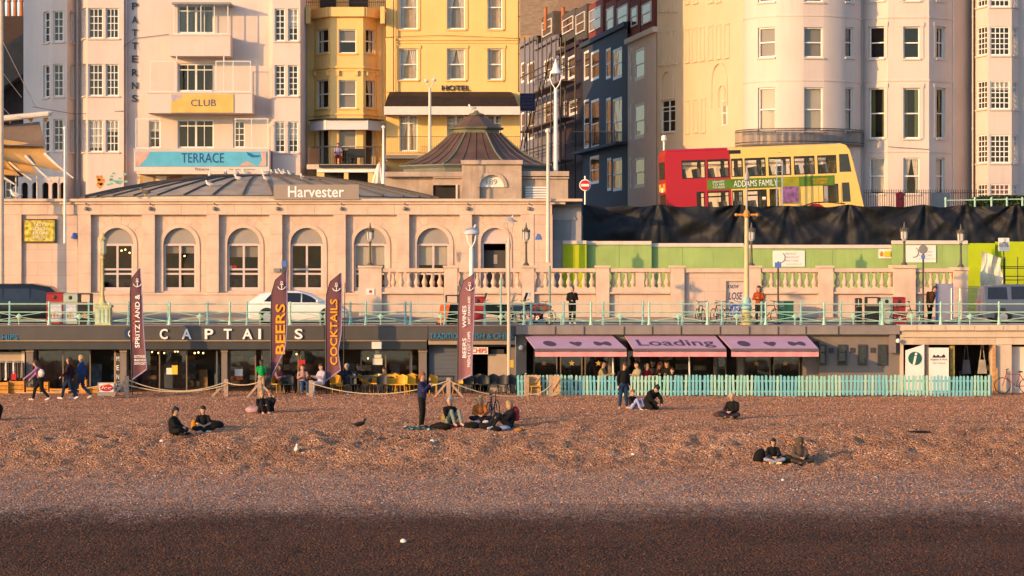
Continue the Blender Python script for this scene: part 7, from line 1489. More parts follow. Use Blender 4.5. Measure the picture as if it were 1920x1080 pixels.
for px in (1023,1056): q = MB(); q.lathe(P(px,22,205),[(0.16,-1.5),(0.14,0.3),(0.17,0.36)],8); q.build('chimney', tc_m, mr)
# scaffold on the shaded houses
sc = thing('street_scaffold', 'dark tube scaffold with boards on the shaded side street houses', 'scaffold', (X(1040,190),190,UP))
fr = frames([sline(1004),sline(1091)])[0]
for k in range(6):
    for off in (-0.5,-1.6): p = fr.pt(fr.L*k/5,off,0); q = MB(); q.tube([(p.x,p.y,UP),(p.x,p.y,Z(70,p.y))],0.06,6); q.build('standard', blk, sc)
for py in (105,150,178,220,262,300):
    z_ = Z(py,190)
    for off in (-0.5,-1.6): q = MB(); q.tube([fr.pt(0,off,z_),fr.pt(fr.L,off,z_)],0.05,5); q.build('ledger', blk, sc)
    if py in (150,220,300): q = MB(); fr.box(q,0,fr.L,-1.6,-0.5,z_+0.06,z_+0.12); q.build('boards', mat('scaffold_boards',(0.16,0.10,0.07),0.85,0.2), sc)
for k in range(4): q = MB(); q.tube([fr.pt(fr.L*k/5,-1.65,Z(300-45*k,190)),fr.pt(fr.L*(k+1)/5,-1.65,Z(220-45*k,190))],0.05,5); q.build('brace', blk, sc)
part_s = thing('blue_signboard', 'navy signboard with pale lettering beside the yellow hotel', 'sign', (X(990,156),156,Z(210,156))); part(part_s, 'board', mat('navy_board',(0.02,0.03,0.10),0.6,0.1), (974,175,1003,208,156,156.1)); 
for k in range(4): text(part_s, ['ROOMS','VACANCIES','SEA VIEW','PARKING'][k], mat('dull_lettering',(0.10,0.12,0.22),0.6,0.1), 978, 179+6.5*k, 999, 183+6.5*k, 155.97, 'lettering')
q = MB(); q.tube([P(988,208,156.05),(X(988,156.05),156.05,UP)],0.05,6); q.build('post', blk, part_s)
# --- big pale corner building with bow front
cr = mat('cream_render',(0.61,0.515,0.47),0.8,0.04,scale=0.6,bump=0.1,bscale=12,streak=0.28,dirt=(0.44,0.35,0.30)); yel_w = mat('pale_yellow_render',(0.62,0.495,0.36),0.8,0.04,scale=0.6,streak=0.10)
bw_ = thing('bow_fronted_building', 'large pale building with rounded bow front and iron balcony', 'building', (X(1420,150),150,UP))
f1 = frames([(1232,163.2),(1280,160.0),(1394,150.2)]); opn = {0:[],1:[]}
q0 = f1[0].rect((1238,187,1266,248)); opn[0].append(q0)
q = MB(weld=True); facade(q,f1,UP,ztop,opn,0.2); q.build('flank_wall', yel_w, bw_); window(bw_, f1[0], q0, style='french', nx=2, ny=3, wallm=yel_w); interior(bw_, f1, UP, ztop, dk_in, 1.0)
niche = mat('niche_shadow',(0.60,0.48,0.34),0.8,0.05)
for seg, lst in ((0,[(1237,62,1242,120),(1250,60,1255,120),(1263,58,1268,118),(1238,-5,1242,20),(1250,-5,1255,20),(1263,-5,1268,20)]),(1,[(1287,56,1293,115),(1300,54,1307,114),(1314,52,1321,112),(1330,50,1337,110),(1345,48,1352,108),(1360,46,1368,106),(1287,190,1293,248),(1302,188,1309,246),(1316,186,1323,246),(1287,-5,1293,5),(1302,-5,1309,4),(1330,-5,1338,3),(1345,-5,1352,2)])):
    for r in lst:
        rr = f1[seg].rect(r); q = MB(); e = 0.07
        f1[seg].box(q,rr[0]-e,rr[0],-0.06,0.01,rr[2],rr[3]); f1[seg].box(q,rr[1],rr[1]+e,-0.06,0.01,rr[2],rr[3]); f1[seg].box(q,rr[0]-e,rr[1]+e,-0.06,0.01,rr[3]+0.002,rr[3]+e); f1[seg].box(q,rr[0]-0.12,rr[1]+0.12,-0.1,0.01,rr[2]-0.12,rr[2]-0.002); q.build('blind_niche', yel_w, bw_)
for seg, (px0,px1,py0,py1) in ((0,(1241,1264,133,185)),(1,(1335,1364,118,200)),(1,(1348,1360,160,200))):
    rr = f1[seg].rect((px0,py0,px1,py1)); n = 12; rad = (rr[1]-rr[0])/2; cu_ = (rr[0]+rr[1])/2; cz = rr[3]-rad; q = MB(); prev = None
    for k in range(n+1): a_ = math.pi*k/n; cur = (cu_-rad*math.cos(a_), cz+rad*math.sin(a_)); 
    pts = [f1[seg].pt(rr[0],-0.05,rr[2])]+[f1[seg].pt(cu_-rad*math.cos(math.pi*k/n),-0.05,cz+rad*math.sin(math.pi*k/n)) for k in range(n+1)]+[f1[seg].pt(rr[1],-0.05,rr[2])]
    q.tube(pts,0.07,5); q.build('blind_arch', yel_w, bw_)
rr = f1[1].rect((1355,188,1364,236)); window(bw_, f1[1], rr, style='sash', inset=-0.06, sill=0)
q = MB(); part(bw_, 'lintel_mould', yel_w, (1286,134,1322,139,157.0,157.3)) if False else None
cuts = [1394,1396.5,1401,1408,1417,1456,1466,1477,1488,1497,1505,1545,1556,1567,1576,1583,1603,1609,1613,1615]
def bd(px, r=110, bul=2.9): return 150.2-bul*math.sqrt(max(0,1-((px-1504.5)/110.5)**2))
fb = frames([(c,bd(c)) for c in cuts]); opn = {}; wl_ = []
for seg, a_, b_ in ((4,1421,1453),(10,1507.5,1543),(15,1585,1601)):
    for t_, bt in ((-50,4),(51,108),(164,246),(298,372)):
        rr = fb[seg].rect((a_,t_,b_,bt)); opn.setdefault(seg,[]).append(rr); wl_.append((seg,rr,dict(curtain={51:'0.99',164:'0.99'}.get(t_,'0.4'),cm=MATS['blind_grey'] if t_ == 51 else MATS['blind_cream'])))
q = MB(weld=True); facade(q,fb,UP,ztop,opn,0.22); q.build('bow_wall', cr, bw_, smooth=True, ang=40)
for seg, rr, kw in wl_: window(bw_, fb[seg], rr, wallm=cr, fw=0.08, sill=0.05, **kw)
interior(bw_, fb, UP, ztop, dk_in, 0.9)
for py in (31,152): q = MB(); [fr.box(q,0,fr.L,-0.035,0.01,Z(py,148)-0.04,Z(py,148)+0.04) for fr in fb]; q.build('string_course', cr, bw_)
pts_ = [(X(c,bd(c)),bd(c)) for c in range(1380,1625,2) if True]
def bal(px): s_ = (px-1499)/121.0; return 150.3-3.9*math.sqrt(max(0.0,1-s_*s_))
q = MB(); prev = None
for k in range(61):
    px = 1378.5+241*k/60; d_ = bal(px); cur = (X(px,d_),d_)
    if prev: zf = Z(270,147.5); q.face([(prev[0],prev[1],zf),(cur[0],cur[1],zf),(cur[0],150.3,zf),(prev[0],150.3,zf)]); q.face([(prev[0],prev[1],zf-0.09),(cur[0],cur[1],zf-0.09),(cur[0],cur[1],zf),(prev[0],prev[1],zf)])
    prev = cur
bl = q.build('balcony', mat('balcony_slab',(0.13,0.10,0.09),0.8,0.1), bw_); ir = MB(); prev = None
for k in range(111):
    px = 1378.5+241*k/110; d_ = bal(px)+0.05; x_ = X(px,d_); zf = Z(270,147.5); ir.bar((x_,d_,zf),(x_,d_,zf+0.86),0.026)
    if prev:
        for z_ in (0.12,0.74,0.86): ir.bar((prev[0],prev[1],zf+z_),(x_,d_,zf+z_),0.042)
    prev = (x_,d_)
ir.build('balcony_railing', blk, bl)
# --- pale building with framed windows
pb = thing('pale_bay_building', 'pale pink building with shallow bay and tall framed sash windows', 'building', (X(1700,150),150,UP)); fp2 = frames([(1612,150.6),(1665,149.6),(1742,149.4),(1786,151.0),(1827,152.6)]); opn = {}; wl_ = []
for t_, bt, cu3 in ((-50,2,(None,None,None)),(50,110,(None,None,'side')),(165,260,('side','side','side')),(296,364,('0.98','drape','0.98'))):
    for k, (seg,a_,b_) in enumerate(((0,1629,1658),(1,1693.5,1724.5),(2,1755,1772))):
        rr = fp2[seg].rect((a_,t_,b_,bt)); opn.setdefault(seg,[]).append(rr); wl_.append((seg,rr,dict(curtain=cu3[k],surround=0.22 if t_ < 280 else 0,cm=mat('green_drape',(0.20,0.22,0.06),0.9,0.1) if t_ == 165 else None)))
q = MB(weld=True); facade(q,fp2,UP,ztop,opn,0.22); q.build('wall', pk, pb)
for seg, rr, kw in wl_: window(pb, fp2[seg], rr, wallm=pk, fw=0.08, **kw)
interior(pb, fp2, UP, ztop, dk_in, 1.0); shell(pb, fp2, UP, ztop, 172, pk)
for py in (34,152,285): band(pb, fp2[:3], Z(py,150), 0.08, 0.05, pk)
# --- right end building with small paned bay
rb = thing('paned_bay_building', 'pale building with small paned white bay windows at right edge', 'building', (X(1870,150),150,UP)); fr3 = frames([(1827,152.4),(1830,150.8),(1853,149.2),(1897,149.2),(1912,150.6),(1930,150.6),(2500,150.6)]); opn = {}; wl_ = []
for t_, bt in ((-40,13),(50,104),(152,205),(253,306),(345,392)):
    for seg, a_, b_, nx in ((1,1831.5,1850.5,3),(2,1856.5,1893.5,4),(3,1899,1908.5,3)):
        rr = fr3[seg].rect((a_,t_,b_,bt)); opn.setdefault(seg,[]).append(rr); wl_.append((seg,rr,dict(style='grid',nx=nx,ny=5,fw=0.07,bw=0.05,curtain=('0.99' if t_ == 345 else rw.choice([None,None,'0.3'])),cm=mat('pink_blind',(0.5,0.2,0.18),0.9,0.1) if t_ == 345 else None)))
for t_, bt in ((50,104),(152,205),(253,306),(345,392)):
    for a_ in range(1950,2460,90): rr = fr3[5].rect((a_,t_,a_+36,bt)); opn.setdefault(5,[]).append(rr); wl_.append((5,rr,dict(style='grid',nx=4,ny=5)))
q = MB(weld=True); facade(q,fr3,UP,ztop,opn,0.12); q.build('wall', cr, rb)
for seg, rr, kw in wl_: window(rb, fr3[seg], rr, wallm=cr, inset=0.05, **kw)
interior(rb, fr3, UP, ztop, dk_in, 0.8); shell(rb, fr3, UP, ztop, 172, cr)
ir = MB(); 
def pipe(th, px, py0, py1, d_, m, r_=0.055): q = MB(); q.tube([P(px,py0,d_),P(px,py1,d_)],r_,7); [q.tube([P(px,yy,d_),P(px,yy+2,d_)],r_*1.5,7) for yy in range(int(py0)+20,int(py1),70)]; q.build('downpipe', m, th)
pipe(cl,507,-60,330,149.75,pk); pipe(cl,236.5,-60,330,149.8,pk); pipe(cl,145,-60,340,151.2,pk); pipe(ht,741,-60,172,151.2,ye); pipe(ht,972.5,-60,172,151.25,blk,0.045); pipe(yh,720.5,20,222,152.2,ye2); pipe(pb,1616,-60,380,150.4,pk); pipe(pb,1788,-60,380,151.0,pk); pipe(rb,1824,-60,380,151.6,cr,0.05)
for pts in (((232,88,149.3),(252,72,149.9),(318,64,149.9)),((60,200,149.9),(140,214,149.9),(232,208,149.3)),((723,70,151.2),(830,66,151.2),(974,72,151.2)),((1665,275,149.4),(1742,280,149.3))): q = MB(); q.tube([P(*p_) for p_ in pts],0.014,5); q.build('cable', blk, cl if pts[0][0] < 300 else (ht if pts[0][0] < 1000 else pb))
# --- street level in front of the right hand buildings
t = thing('area_railings', 'black spiked iron area railings in front of the pale buildings', 'railing', (X(1730,146),146,UP))
mb = MB(); mb.bar((0,0,0.0),(0,0,1.55),0.03); mb.lathe((0,0,1.55),[(0.03,0),(0.005,0.12)],4); me = mb.mesh('bar'); me.materials.append(blk)
for k in range(52): o = bpy.data.objects.new('bar', me); COL.objects.link(o); o.parent = t; o.location = (X(1620+4.3*k,146)-t.location.x,0,0.15)
q = MB(); q.bar((X(1620,146),146,UP+1.6),(X(1842,146),146,UP+1.6),0.04); q.bar((X(1620,146),146,UP+0.4),(X(1842,146),146,UP+0.4),0.04); q.build('rail', blk, t)
t = thing('post_box', 'red cylindrical post box in front of the area railings', 'post box', (X(1688,143),143,UP)); q = MB(); q.lathe((X(1688,143),143,UP+0.13),[(0.26,0),(0.26,0.2),(0.23,0.24),(0.23,1.25)],16); q.build('body', bred, t, smooth=True); q = MB(); q.lathe((X(1688,143),143,UP+1.382),[(0.27,0),(0.27,0.08),(0.2,0.16),(0.03,0.22)],16); q.build('cap', bred, t, smooth=True); q = MB(); q.box(X(1688,143)-0.12,X(1688,143)+0.12,142.74,142.76,UP+1.15,UP+1.22); q.build('slot', blk, t)
q = MB(); pbox(q,1748,361,1781,395,143.5,144.5); tag(q.build('utility_cabinet', greyp), 'grey utility cabinet behind sheeting right of the post box', 'cabinet')
# mint railing on the upper road at right
t = thing('upper_railing', 'pale mint railing along the upper road at right edge', 'railing', (X(1850,132.5),132.5,UP))
for px in (1773,1828,1859,1888,1917,1946): q = MB(); q.lathe((X(px,132.5),132.5,UP),[(0.06,0),(0.05,0.85),(0.07,0.95),(0.03,1.05)],8); q.build('post', fp[2], t)
q = MB(); q.tube([(X(1773,132.5),132.5,UP+0.88),(X(1990,132.5),132.5,UP+0.98)],0.03,6); q.build('rail', fp[2], t)
# clipped hedge
def foliage(name, c, rx, ry, rz, n, m, th):
    q = MB(); rf_ = random.Random(n)
    for k in range(n):
        u = rf_.uniform(-1,1); v_ = rf_.uniform(-1,1); ww = rf_.uniform(0,1)**0.5; p = Vector(c)+Vector((rx*u, ry*v_, rz*ww*(1-0.25*abs(u)**3)))
        d1 = Vector((rf_.gauss(0,1),rf_.gauss(0,1),rf_.gauss(0,1))).normalized()*0.11; d2 = Vector((rf_.gauss(0,1),rf_.gauss(0,1),rf_.gauss(0,1))).normalized()*0.06
        q.face([p-d1,p+d2,p+d1,p-d2])
    return q.build(name, m, th)
lf = mat('hedge_leaf',(0.035,0.06,0.02),0.7,0.4,scale=3)
hg = thing('hedge', 'dark green hedge behind railing at the right edge', 'hedge', (X(1890,141),141,UP)); foliage('crown', (X(1890,141),141,UP+0.55), 2.2, 0.7, 0.75, 5200, lf, hg); q = MB(); q.box(X(1850,141),X(1935,141),140.6,141.4,UP,UP+0.95); q.build('branches', mat('hedge_wood',(0.02,0.02,0.012),0.9,0.2), hg)
# --- shade sails and spars on the left roof terrace
spar = mat('sail_spar',(0.52,0.46,0.42),0.5,0.1); canv = mat('ochre_canvas',(0.42,0.25,0.10),0.8,0.12,scale=2,streak=0.2); canv2 = mat('taupe_canvas',(0.17,0.12,0.09),0.8,0.1)
ss = thing('shade_sails', 'tensioned ochre shade sails with pale spars at the left edge', 'sail canopy', (X(40,129),129,Z(375,129)))
q = MB(); q.tube([P(-30,226,129),P(92,213,128.2),P(98,210,128.2)],[0.17,0.14,0.03],8); q.build('top_spar', spar, ss)
for px in (18,58,86): q = MB(); q.face([P(px-6,222,128.9),P(px+5,220,128.9),P(px+1,232,128.9)]); q.build('gusset', canv, ss)
def sail(pts, m):
    q = MB(weld=True); A_, B_, C_, D_ = [P(*p) for p in pts]; n = 10
    for i in range(n):
        for j in range(n):
            def s_(u,v_): p = A_.lerp(B_,u).lerp(D_.lerp(C_,u),v_); p.z -= 0.35*math.sin(math.pi*u)*math.sin(math.pi*v_); return p
            q.face([s_(i/n,j/n),s_((i+1)/n,j/n),s_((i+1)/n,(j+1)/n),s_(i/n,(j+1)/n)])
    q.build('sail', m, ss, smooth=True, ang=0)
sail([(-30,240,129.5),(74,228,129.5),(86,275,127.5),(-30,272,127.5)], canv2); sail([(-30,256,128.5),(78,272,128.0),(116,322,126.8),(-30,292,126.8)], canv); sail([(-30,275,128.2),(45,290,127.7),(72,330,126.6),(-30,308,126.6)], canv); sail([(-30,298,128.0),(10,302,127.6),(38,330,126.5),(-30,325,126.5)], canv)
for a_, b_ in (((84,288),(138,334)),((48,292),(96,340)),((18,304),(60,338)),((-10,318),(28,346))): q = MB(); q.tube([P(*a_,127.6),P((a_[0]+b_[0])/2,(a_[1]+b_[1])/2+2,127.0),P(*b_,126.6)],[0.09,0.07,0.04],6); q.build('spar', spar, ss)
for a_, b_ in (((4,75),(66,200)),((4,135),(40,182)),((4,200),(18,215))): q = MB(); q.tube([P(*a_,122.2),P(*b_,128.2)],0.02,5); q.build('stay_wire', spar, ss)
for px in (-20,30,70,110): q = MB(); q.tube([P(px,330,127.0),(X(px,127.0),127.0,Z(380,127))],0.05,6); q.build('leg', spar, ss)
# unseen hotel block added left of the frame to shade the club's left bay
ng = thing('unseen_shading_hotel', 'pale unseen hotel block added off-frame to shade the club building', 'hotel', (-60,131,UP)); fn = [Fr((-72,131),(-48.6,131))]; op = []
for r_ in range(5):
    for k in range(6): op.append((2+3.4*k,3.3+3.4*k,UP+1.2+3.6*r_,UP+3.1+3.6*r_))
q = MB(weld=True); facade(q,fn,UP,UP+24,{0:op},0.2); q.build('wall', pk, ng)
for r in op: window(ng, fn[0], r, wallm=pk)
interior(ng, fn, UP, UP+24, dk_in, 1); shell(ng, fn, UP, UP+24, 141.5, pk)
# ================================================================ PEOPLE
POSE = {}
POSE['stand'] = dict(pel=(0,0,.94),chest=(0,.0,1.27),neck=(0,.0,1.45),head=(0,-.02,1.62),sh=(.17,0,1.365),el=(.22,.02,1.12),wr=(.23,-.05,.88),hip=(.085,0,.90),kn=(.095,-.02,.50),an=(.10,.02,.09),toe=(.115,-.16,.04))
POSE['sit_knees'] = dict(pel=(0,.10,.13),chest=(0,.16,.44),neck=(0,.12,.62),head=(0,.08,.79),sh=(.165,.14,.53),el=(.22,-.05,.36),wr=(.10,-.28,.36),hip=(.09,.06,.12),kn=(.13,-.32,.47),an=(.12,-.55,.09),toe=(.13,-.72,.04))
POSE['sit_cross'] = dict(pel=(0,.10,.12),chest=(0,.10,.43),neck=(0,.05,.61),head=(0,.0,.78),sh=(.165,.08,.52),el=(.23,-.05,.32),wr=(.07,-.24,.26),hip=(.09,.06,.12),kn=(.33,-.24,.17),an=(-.08,-.34,.08),toe=(-.2,-.4,.06))
POSE['sit_out'] = dict(pel=(0,.10,.12),chest=(0,.18,.43),neck=(0,.16,.61),head=(0,.12,.78),sh=(.165,.17,.52),el=(.23,.04,.32),wr=(.16,-.20,.24),hip=(.09,.06,.12),kn=(.12,-.40,.22),an=(.13,-.80,.08),toe=(.15,-.88,.18))
POSE['sit_chair'] = dict(pel=(0,.05,.50),chest=(0,.08,.82),neck=(0,.05,1.00),head=(0,.02,1.17),sh=(.165,.06,.91),el=(.22,-.05,.70),wr=(.14,-.28,.76),hip=(.09,.0,.48),kn=(.11,-.42,.50),an=(.11,-.42,.10),toe=(.12,-.58,.05))
POSE['kneel'] = dict(pel=(0,.16,.28),chest=(0,-.10,.56),neck=(0,-.26,.68),head=(0,-.36,.78),sh=(.165,-.15,.62),el=(.22,-.32,.40),wr=(.10,-.50,.24),hip=(.09,.14,.26),kn=(.13,-.22,.10),an=(.12,.22,.08),toe=(.12,.36,.05))
RMQ = []
def capmesh(caps):
    q = MB()
    for c in caps: q.cap(*c)
    return q
def remesh_obj(name, caps, m, parent, vox=0.024, extra=None):
    q = capmesh(caps); me = q.mesh(name); fixn(me); o = obj(name, me, m, parent); md = o.modifiers.new('r','REMESH'); md.mode = 'VOXEL'; md.voxel_size = vox; RMQ.append((o,extra)); return o
def V3(t): return Vector(t)
SKIN = [mat('skin_light',(0.50,0.29,0.20),0.6,0.06), mat('skin_tan',(0.36,0.19,0.12),0.6,0.06), mat('skin_dark',(0.12,0.06,0.04),0.6,0.06)]
HAIR = dict(black=mat('hair_black',(0.012,0.010,0.010),0.6,0.2), brown=mat('hair_brown',(0.06,0.028,0.014),0.6,0.2), ginger=mat('hair_ginger',(0.20,0.07,0.025),0.6,0.2), blond=mat('hair_blond',(0.36,0.23,0.10),0.6,0.2), grey=mat('hair_grey',(0.42,0.38,0.35),0.7,0.1))
eye_m = mat('eye_dark',(0.03,0.02,0.02),0.3,0.0); lip_m = mat('lip',(0.30,0.10,0.09),0.5,0.05)
CLO = {}
def cloth(c):
    if c not in CLO: CLO[c] = mat('cloth_'+c, H(c), 0.9, 0.18, scale=5, bump=0.2, bscale=25)
    return CLO[c]
def person(label, loc, rz, pose='stand', top='20202a', legs='18181c', shoes='e0d8d0', hair='brown', style='short', skin=0, h=1.72, over=None, sleeve=1.0, bulk=1.0, legcut=1.0, group=None, hood=None, skirt=False):
    p = dict(POSE[pose]); J = {}
    for k in ('pel','chest','neck','head'): J[k] = V3(p[k])
    for k in ('sh','el','wr','hip','kn','an','toe'):
        a_ = p[k]; J[k+'L'] = V3((-a_[0],a_[1],a_[2])); J[k+'R'] = V3(a_)
    if over:
        for k, v_ in over.items(): J[k] = V3(v_)
    t = thing('person', label, 'person', loc, rz, group); t.scale = (h/1.72,)*3
    ne, hd = J['neck'], J['head']; up = (hd-ne).normalized(); fwd = Vector((0,-1,0)); fwd = (fwd - up*fwd.dot(up)).normalized()
    if over and 'look' in over: fwd = V3(over['look']).normalized(); fwd = (fwd-up*fwd.dot(up)).normalized()
    sd = up.cross(fwd)
    hd = hd-up*.025; body = [(J['pel'],J['chest'],.125,.135),(J['chest'],(J['chest']+ne)/2,.135,.10),(ne-up*.04,ne+up*.06,.058,.052),(hd-up*.055+fwd*.012,hd+up*.05,.080,.100),(hd-up*.075+fwd*.03,hd-up*.095+fwd*.035,.055,.050),(hd-up*.01+fwd*.10,hd-up*.03+fwd*.116,.013,.017),(hd+sd*.088,hd+sd*.092-up*.03,.018,.012),(hd-sd*.088,hd-sd*.092-up*.03,.018,.012)]
    extra = MB()
    for s_ in 'LR':
        sg = -1 if s_ == 'L' else 1
        body += [(J['chest']+Vector((0,0,.03)),J['sh'+s_],.09,.055),(ne-up*.05,J['sh'+s_],.05,.045),(J['sh'+s_],J['el'+s_],.052,.042),(J['el'+s_],J['wr'+s_],.040,.030),(J['pel'],J['hip'+s_],.11,.095),(J['hip'+s_],J['kn'+s_],.088,.060),(J['kn'+s_],J['an'+s_],.056,.038),(J['an'+s_]-Vector((0,0,.02)),J['toe'+s_],.042,.032)]
        w_ = J['wr'+s_]; dv = (w_-J['el'+s_]).normalized(); palm = w_+dv*.075; body.append((w_,palm,.032,.036))
        ax = dv.cross(Vector((0,0,1)) if abs(dv.z) < .8 else Vector((1,0,0))).normalized(); cu = ax.cross(dv).normalized()*(-1)
        for k, ln in enumerate((.062,.072,.066,.052)): b0 = palm+ax*(.024-.016*k); extra.tube([b0-dv*.01,b0+dv*ln*.5+cu*.006,b0+dv*ln*.9+cu*.026],[.009,.0085,.007],6)
        b0 = w_+dv*.02+ax*.03; extra.tube([b0,b0+ax*.025+dv*.022,b0+ax*.03+dv*.05+cu*.01],[.010,.009,.008],6)
    bo = remesh_obj('body', body, SKIN[skin], t, extra=extra)
    q = MB()
    for s_ in (-1,1): q.ell(hd+fwd*.096+sd*.034*s_+up*.012,.013,.010,.008,8,5)
    q.build('eyes', eye_m, t, world=False); q = MB(); q.ell(hd+fwd*.092-up*.058,.024,.010,.008,8,5); q.build('mouth', lip_m, t, world=False)
    b = bulk; g_ = .016*b
    tp = [(J['pel']+Vector((0,0,.03)),J['chest'],.135*b+.005,.148*b),(J['chest'],(J['chest']+ne)/2,.148*b,.108*b),((J['chest']+ne)/2,ne-up*.035,.10*b,.072*b)]
    for s_ in 'LR':
        e_ = J['el'+s_]; w2 = e_.lerp(J['wr'+s_],max(0,min(1,(sleeve-.5)*2))*.96); s2 = J['sh'+s_]
        tp += [(J['chest']+Vector((0,0,.03)),s2,.105*b,.062*b),(ne-up*.06,s2,.062*b,.054*b)]
        if sleeve >= .5: tp += [(s2,e_,.062*b+.003,.054*b)]; 
        else: tp += [(s2,s2.lerp(e_,sleeve*2),.062*b+.004,.060*b)]
        if sleeve > .55: tp += [(e_,w2,.054*b,.044*b)]
    remesh_obj('top', tp, cloth(top), t)
    tr = [(J['pel']+Vector((0,0,.06)),J['pel']-Vector((0,0,.0)),.137,.137)]
    for s_ in 'LR':
        a2 = J['kn'+s_].lerp(J['an'+s_],legcut*.93); tr += [(J['pel'],J['hip'+s_],.125,.108),(J['hip'+s_],J['kn'+s_],.102,.074),(J['kn'+s_],a2,.072,.056)]
    if skirt: tr += [(J['pel'],(J['knL']+J['knR'])/2,.14,.22)]
    remesh_obj('trousers', tr, cloth(legs), t)
    for s_ in 'LR': remesh_obj('shoe', [(J['an'+s_]-Vector((0,0,.035)),J['toe'+s_]+Vector((0,0,-.005)),.05,.04)], cloth(shoes), t, .02)
    if hood:
        remesh_obj('hood', [(hd-up*.03-fwd*.025,hd+up*.05-fwd*.005,.13,.122),(ne,hd-up*.03-fwd*.03,.11,.11)], cloth(hood), t); return t
    if style != 'bald':
        hc = [(hd+up*.035-fwd*.03,hd+up*.068+fwd*.004,.108,.098),(hd-up*.04-fwd*.05,hd+up*.03-fwd*.035,.078,.104)]
        if style == 'long': hc += [(hd+up*.0-fwd*.06,ne-up*.08-fwd*.09,.09,.06),(hd+sd*.07,ne+sd*.08-up*.02,.045,.035),(hd-sd*.07,ne-sd*.08-up*.02,.045,.035)]
        if style == 'bun': hc += [(hd+up*.12-fwd*.05,hd+up*.15-fwd*.06,.045,.04)]
        if style == 'bob': hc += [(hd-fwd*.05,hd-up*.09-fwd*.05,.09,.075),(hd+sd*.06,hd+sd*.07-up*.07,.05,.04),(hd-sd*.06,hd-sd*.07-up*.07,.05,.04)]
        if style == 'cap': hc = [(hd+up*.05-fwd*.02,hd+up*.075,.102,.09),(hd+up*.055+fwd*.08,hd+up*.05+fwd*.14,.03,.02)]
        if style == 'tuft': hc = [(hd-up*.02-fwd*.06,hd+up*.03-fwd*.045,.06,.072)]
        remesh_obj('hair', hc, HAIR.get(hair) or cloth(hair), t)
    return t
def onb(px, py): p = beach_pt(px, py); p.z -= 0.015; return p
WALKL = dict(knL=(-.09,-.22,.50),anL=(-.09,-.30,.09),toeL=(-.1,-.46,.08),knR=(.09,.05,.50),anR=(.09,.34,.15),toeR=(.1,.22,.05),elL=(-.21,.14,1.13),wrL=(-.2,.12,.88),elR=(.21,-.10,1.13),wrR=(.2,-.30,.95))
LFT = R(-90)      # facing picture left
person('walker in pink hooded top and black trousers with white bag', onb(76,750), R(-80), 'stand', '9a6a8a', '0e0c0e', 'd8c8c0', 'brown', 'long', h=1.70, over={**WALKL,'chest':(0,-.10,1.25),'neck':(0,-.15,1.42),'head':(0,-.22,1.57),'shL':(-.17,-.12,1.36),'shR':(.17,-.12,1.36),'elR':(.22,-.35,1.15),'wrR':(.2,-.62,.95),'elL':(-.22,-.2,1.1),'wrL':(-.22,-.4,.9)})
person('walker in dark maroon coat and jeans with long hair', onb(130,747.5), R(-85), 'stand', '2c1018', '1a2740', 'e8e0d8', 'brown', 'long', h=1.74, over=WALKL, bulk=1.1)
person('walker in blue denim jacket with blond hair', onb(153,746.5), R(-85), 'stand', '24406e', '26344c', 'c8c0b8', 'blond', 'short', h=1.80, over={**WALKL,'knL':(-.09,.05,.50),'anL':(-.09,.36,.15),'toeL':(-.1,.24,.05),'knR':(.09,-.2,.5),'anR':(.09,-.28,.09),'toeR':(.1,-.44,.06)}, bulk=1.1)
q = MB(); c_ = onb(76,750); q.ell((c_.x+.06,c_.y-.16,c_.z+1.13),.13,.1,.17,10,8); q.tube([(c_.x+.06,c_.y-.17,c_.z+1.28),(c_.x-.12,c_.y-.15,c_.z+1.36)],.012,5); tag(q.build('white_backpack', cloth('cfc0bc'), smooth=True), 'small white rucksack on the back of the walker in pink', 'bag')
mp = onb(791,800); person('standing man in navy jumper holding a phone to his face', mp, R(75), 'stand', '232448', '15130f', '302820', 'ginger', 'short', h=1.84, over=dict(elR=(.24,-.16,1.22),wrR=(.14,-.22,1.46),elL=(-.24,-.14,1.16),wrL=(-.08,-.26,1.34)), bulk=1.08)
q = MB(); q.box(mp.x+.24,mp.x+.25,mp.y-.22,mp.y-.14,mp.z+1.56,mp.z+1.72); tag(q.build('phone', blk), 'dark phone held up by standing man in navy jumper', 'phone')
person('seated woman in black with topknot facing right at left of beach', onb(330,819), R(75), 'sit_cross', '0d0c0e', '0c0b0d', '201c1c', 'black', 'bun', h=1.72, bulk=1.12)
person('seated man in black short sleeved shirt cross legged', onb(381,809), R(12), 'sit_cross', '121212', '171214', 'b8b0a8', 'black', 'short', h=1.70, sleeve=.45)
person('seated woman in dark coat hugging knees, left of the close pair', onb(492,774), R(20), 'sit_knees', '0e0c0e', '1a1214', 'c09890', 'blond', 'long', h=1.55, bulk=1.1)
person('seated man in black, right of the close pair by rope post', onb(505,772), R(-20), 'sit_knees', '0c0b0c', '0e1420', '402428', 'ginger', 'short', h=1.55, bulk=1.05)
person('seated elderly man with grey hair in black jacket and grey trousers', onb(846,795), R(25), 'sit_knees', '0e0d0f', '78847a', 'c89888', 'grey', 'short', h=1.78, bulk=1.15)
person('seated woman in tan jacket with legs outstretched', onb(900,793), R(8), 'sit_cross', '96592a', '121626', 'b8b8c0', 'blond', 'long', h=1.74, bulk=1.08)
person('seated woman with red rucksack turned towards her friends', onb(950,798), R(-65), 'sit_knees', '121014', '10141c', 'a8b0c8', 'blond', 'bob', h=1.78, bulk=1.1)
c_ = onb(961,797); q = MB(); q.ell((c_.x+.08,c_.y+.0,c_.z+.47),.15,.16,.24,12,9); q.ell((c_.x+.14,c_.y-.1,c_.z+.34),.1,.1,.13,10,7); tag(q.build('red_rucksack', mat('red_rucksack',(0.30,0.02,0.03),0.8,0.3,scale=7), smooth=True), 'red patterned rucksack worn by the seated woman', 'rucksack')
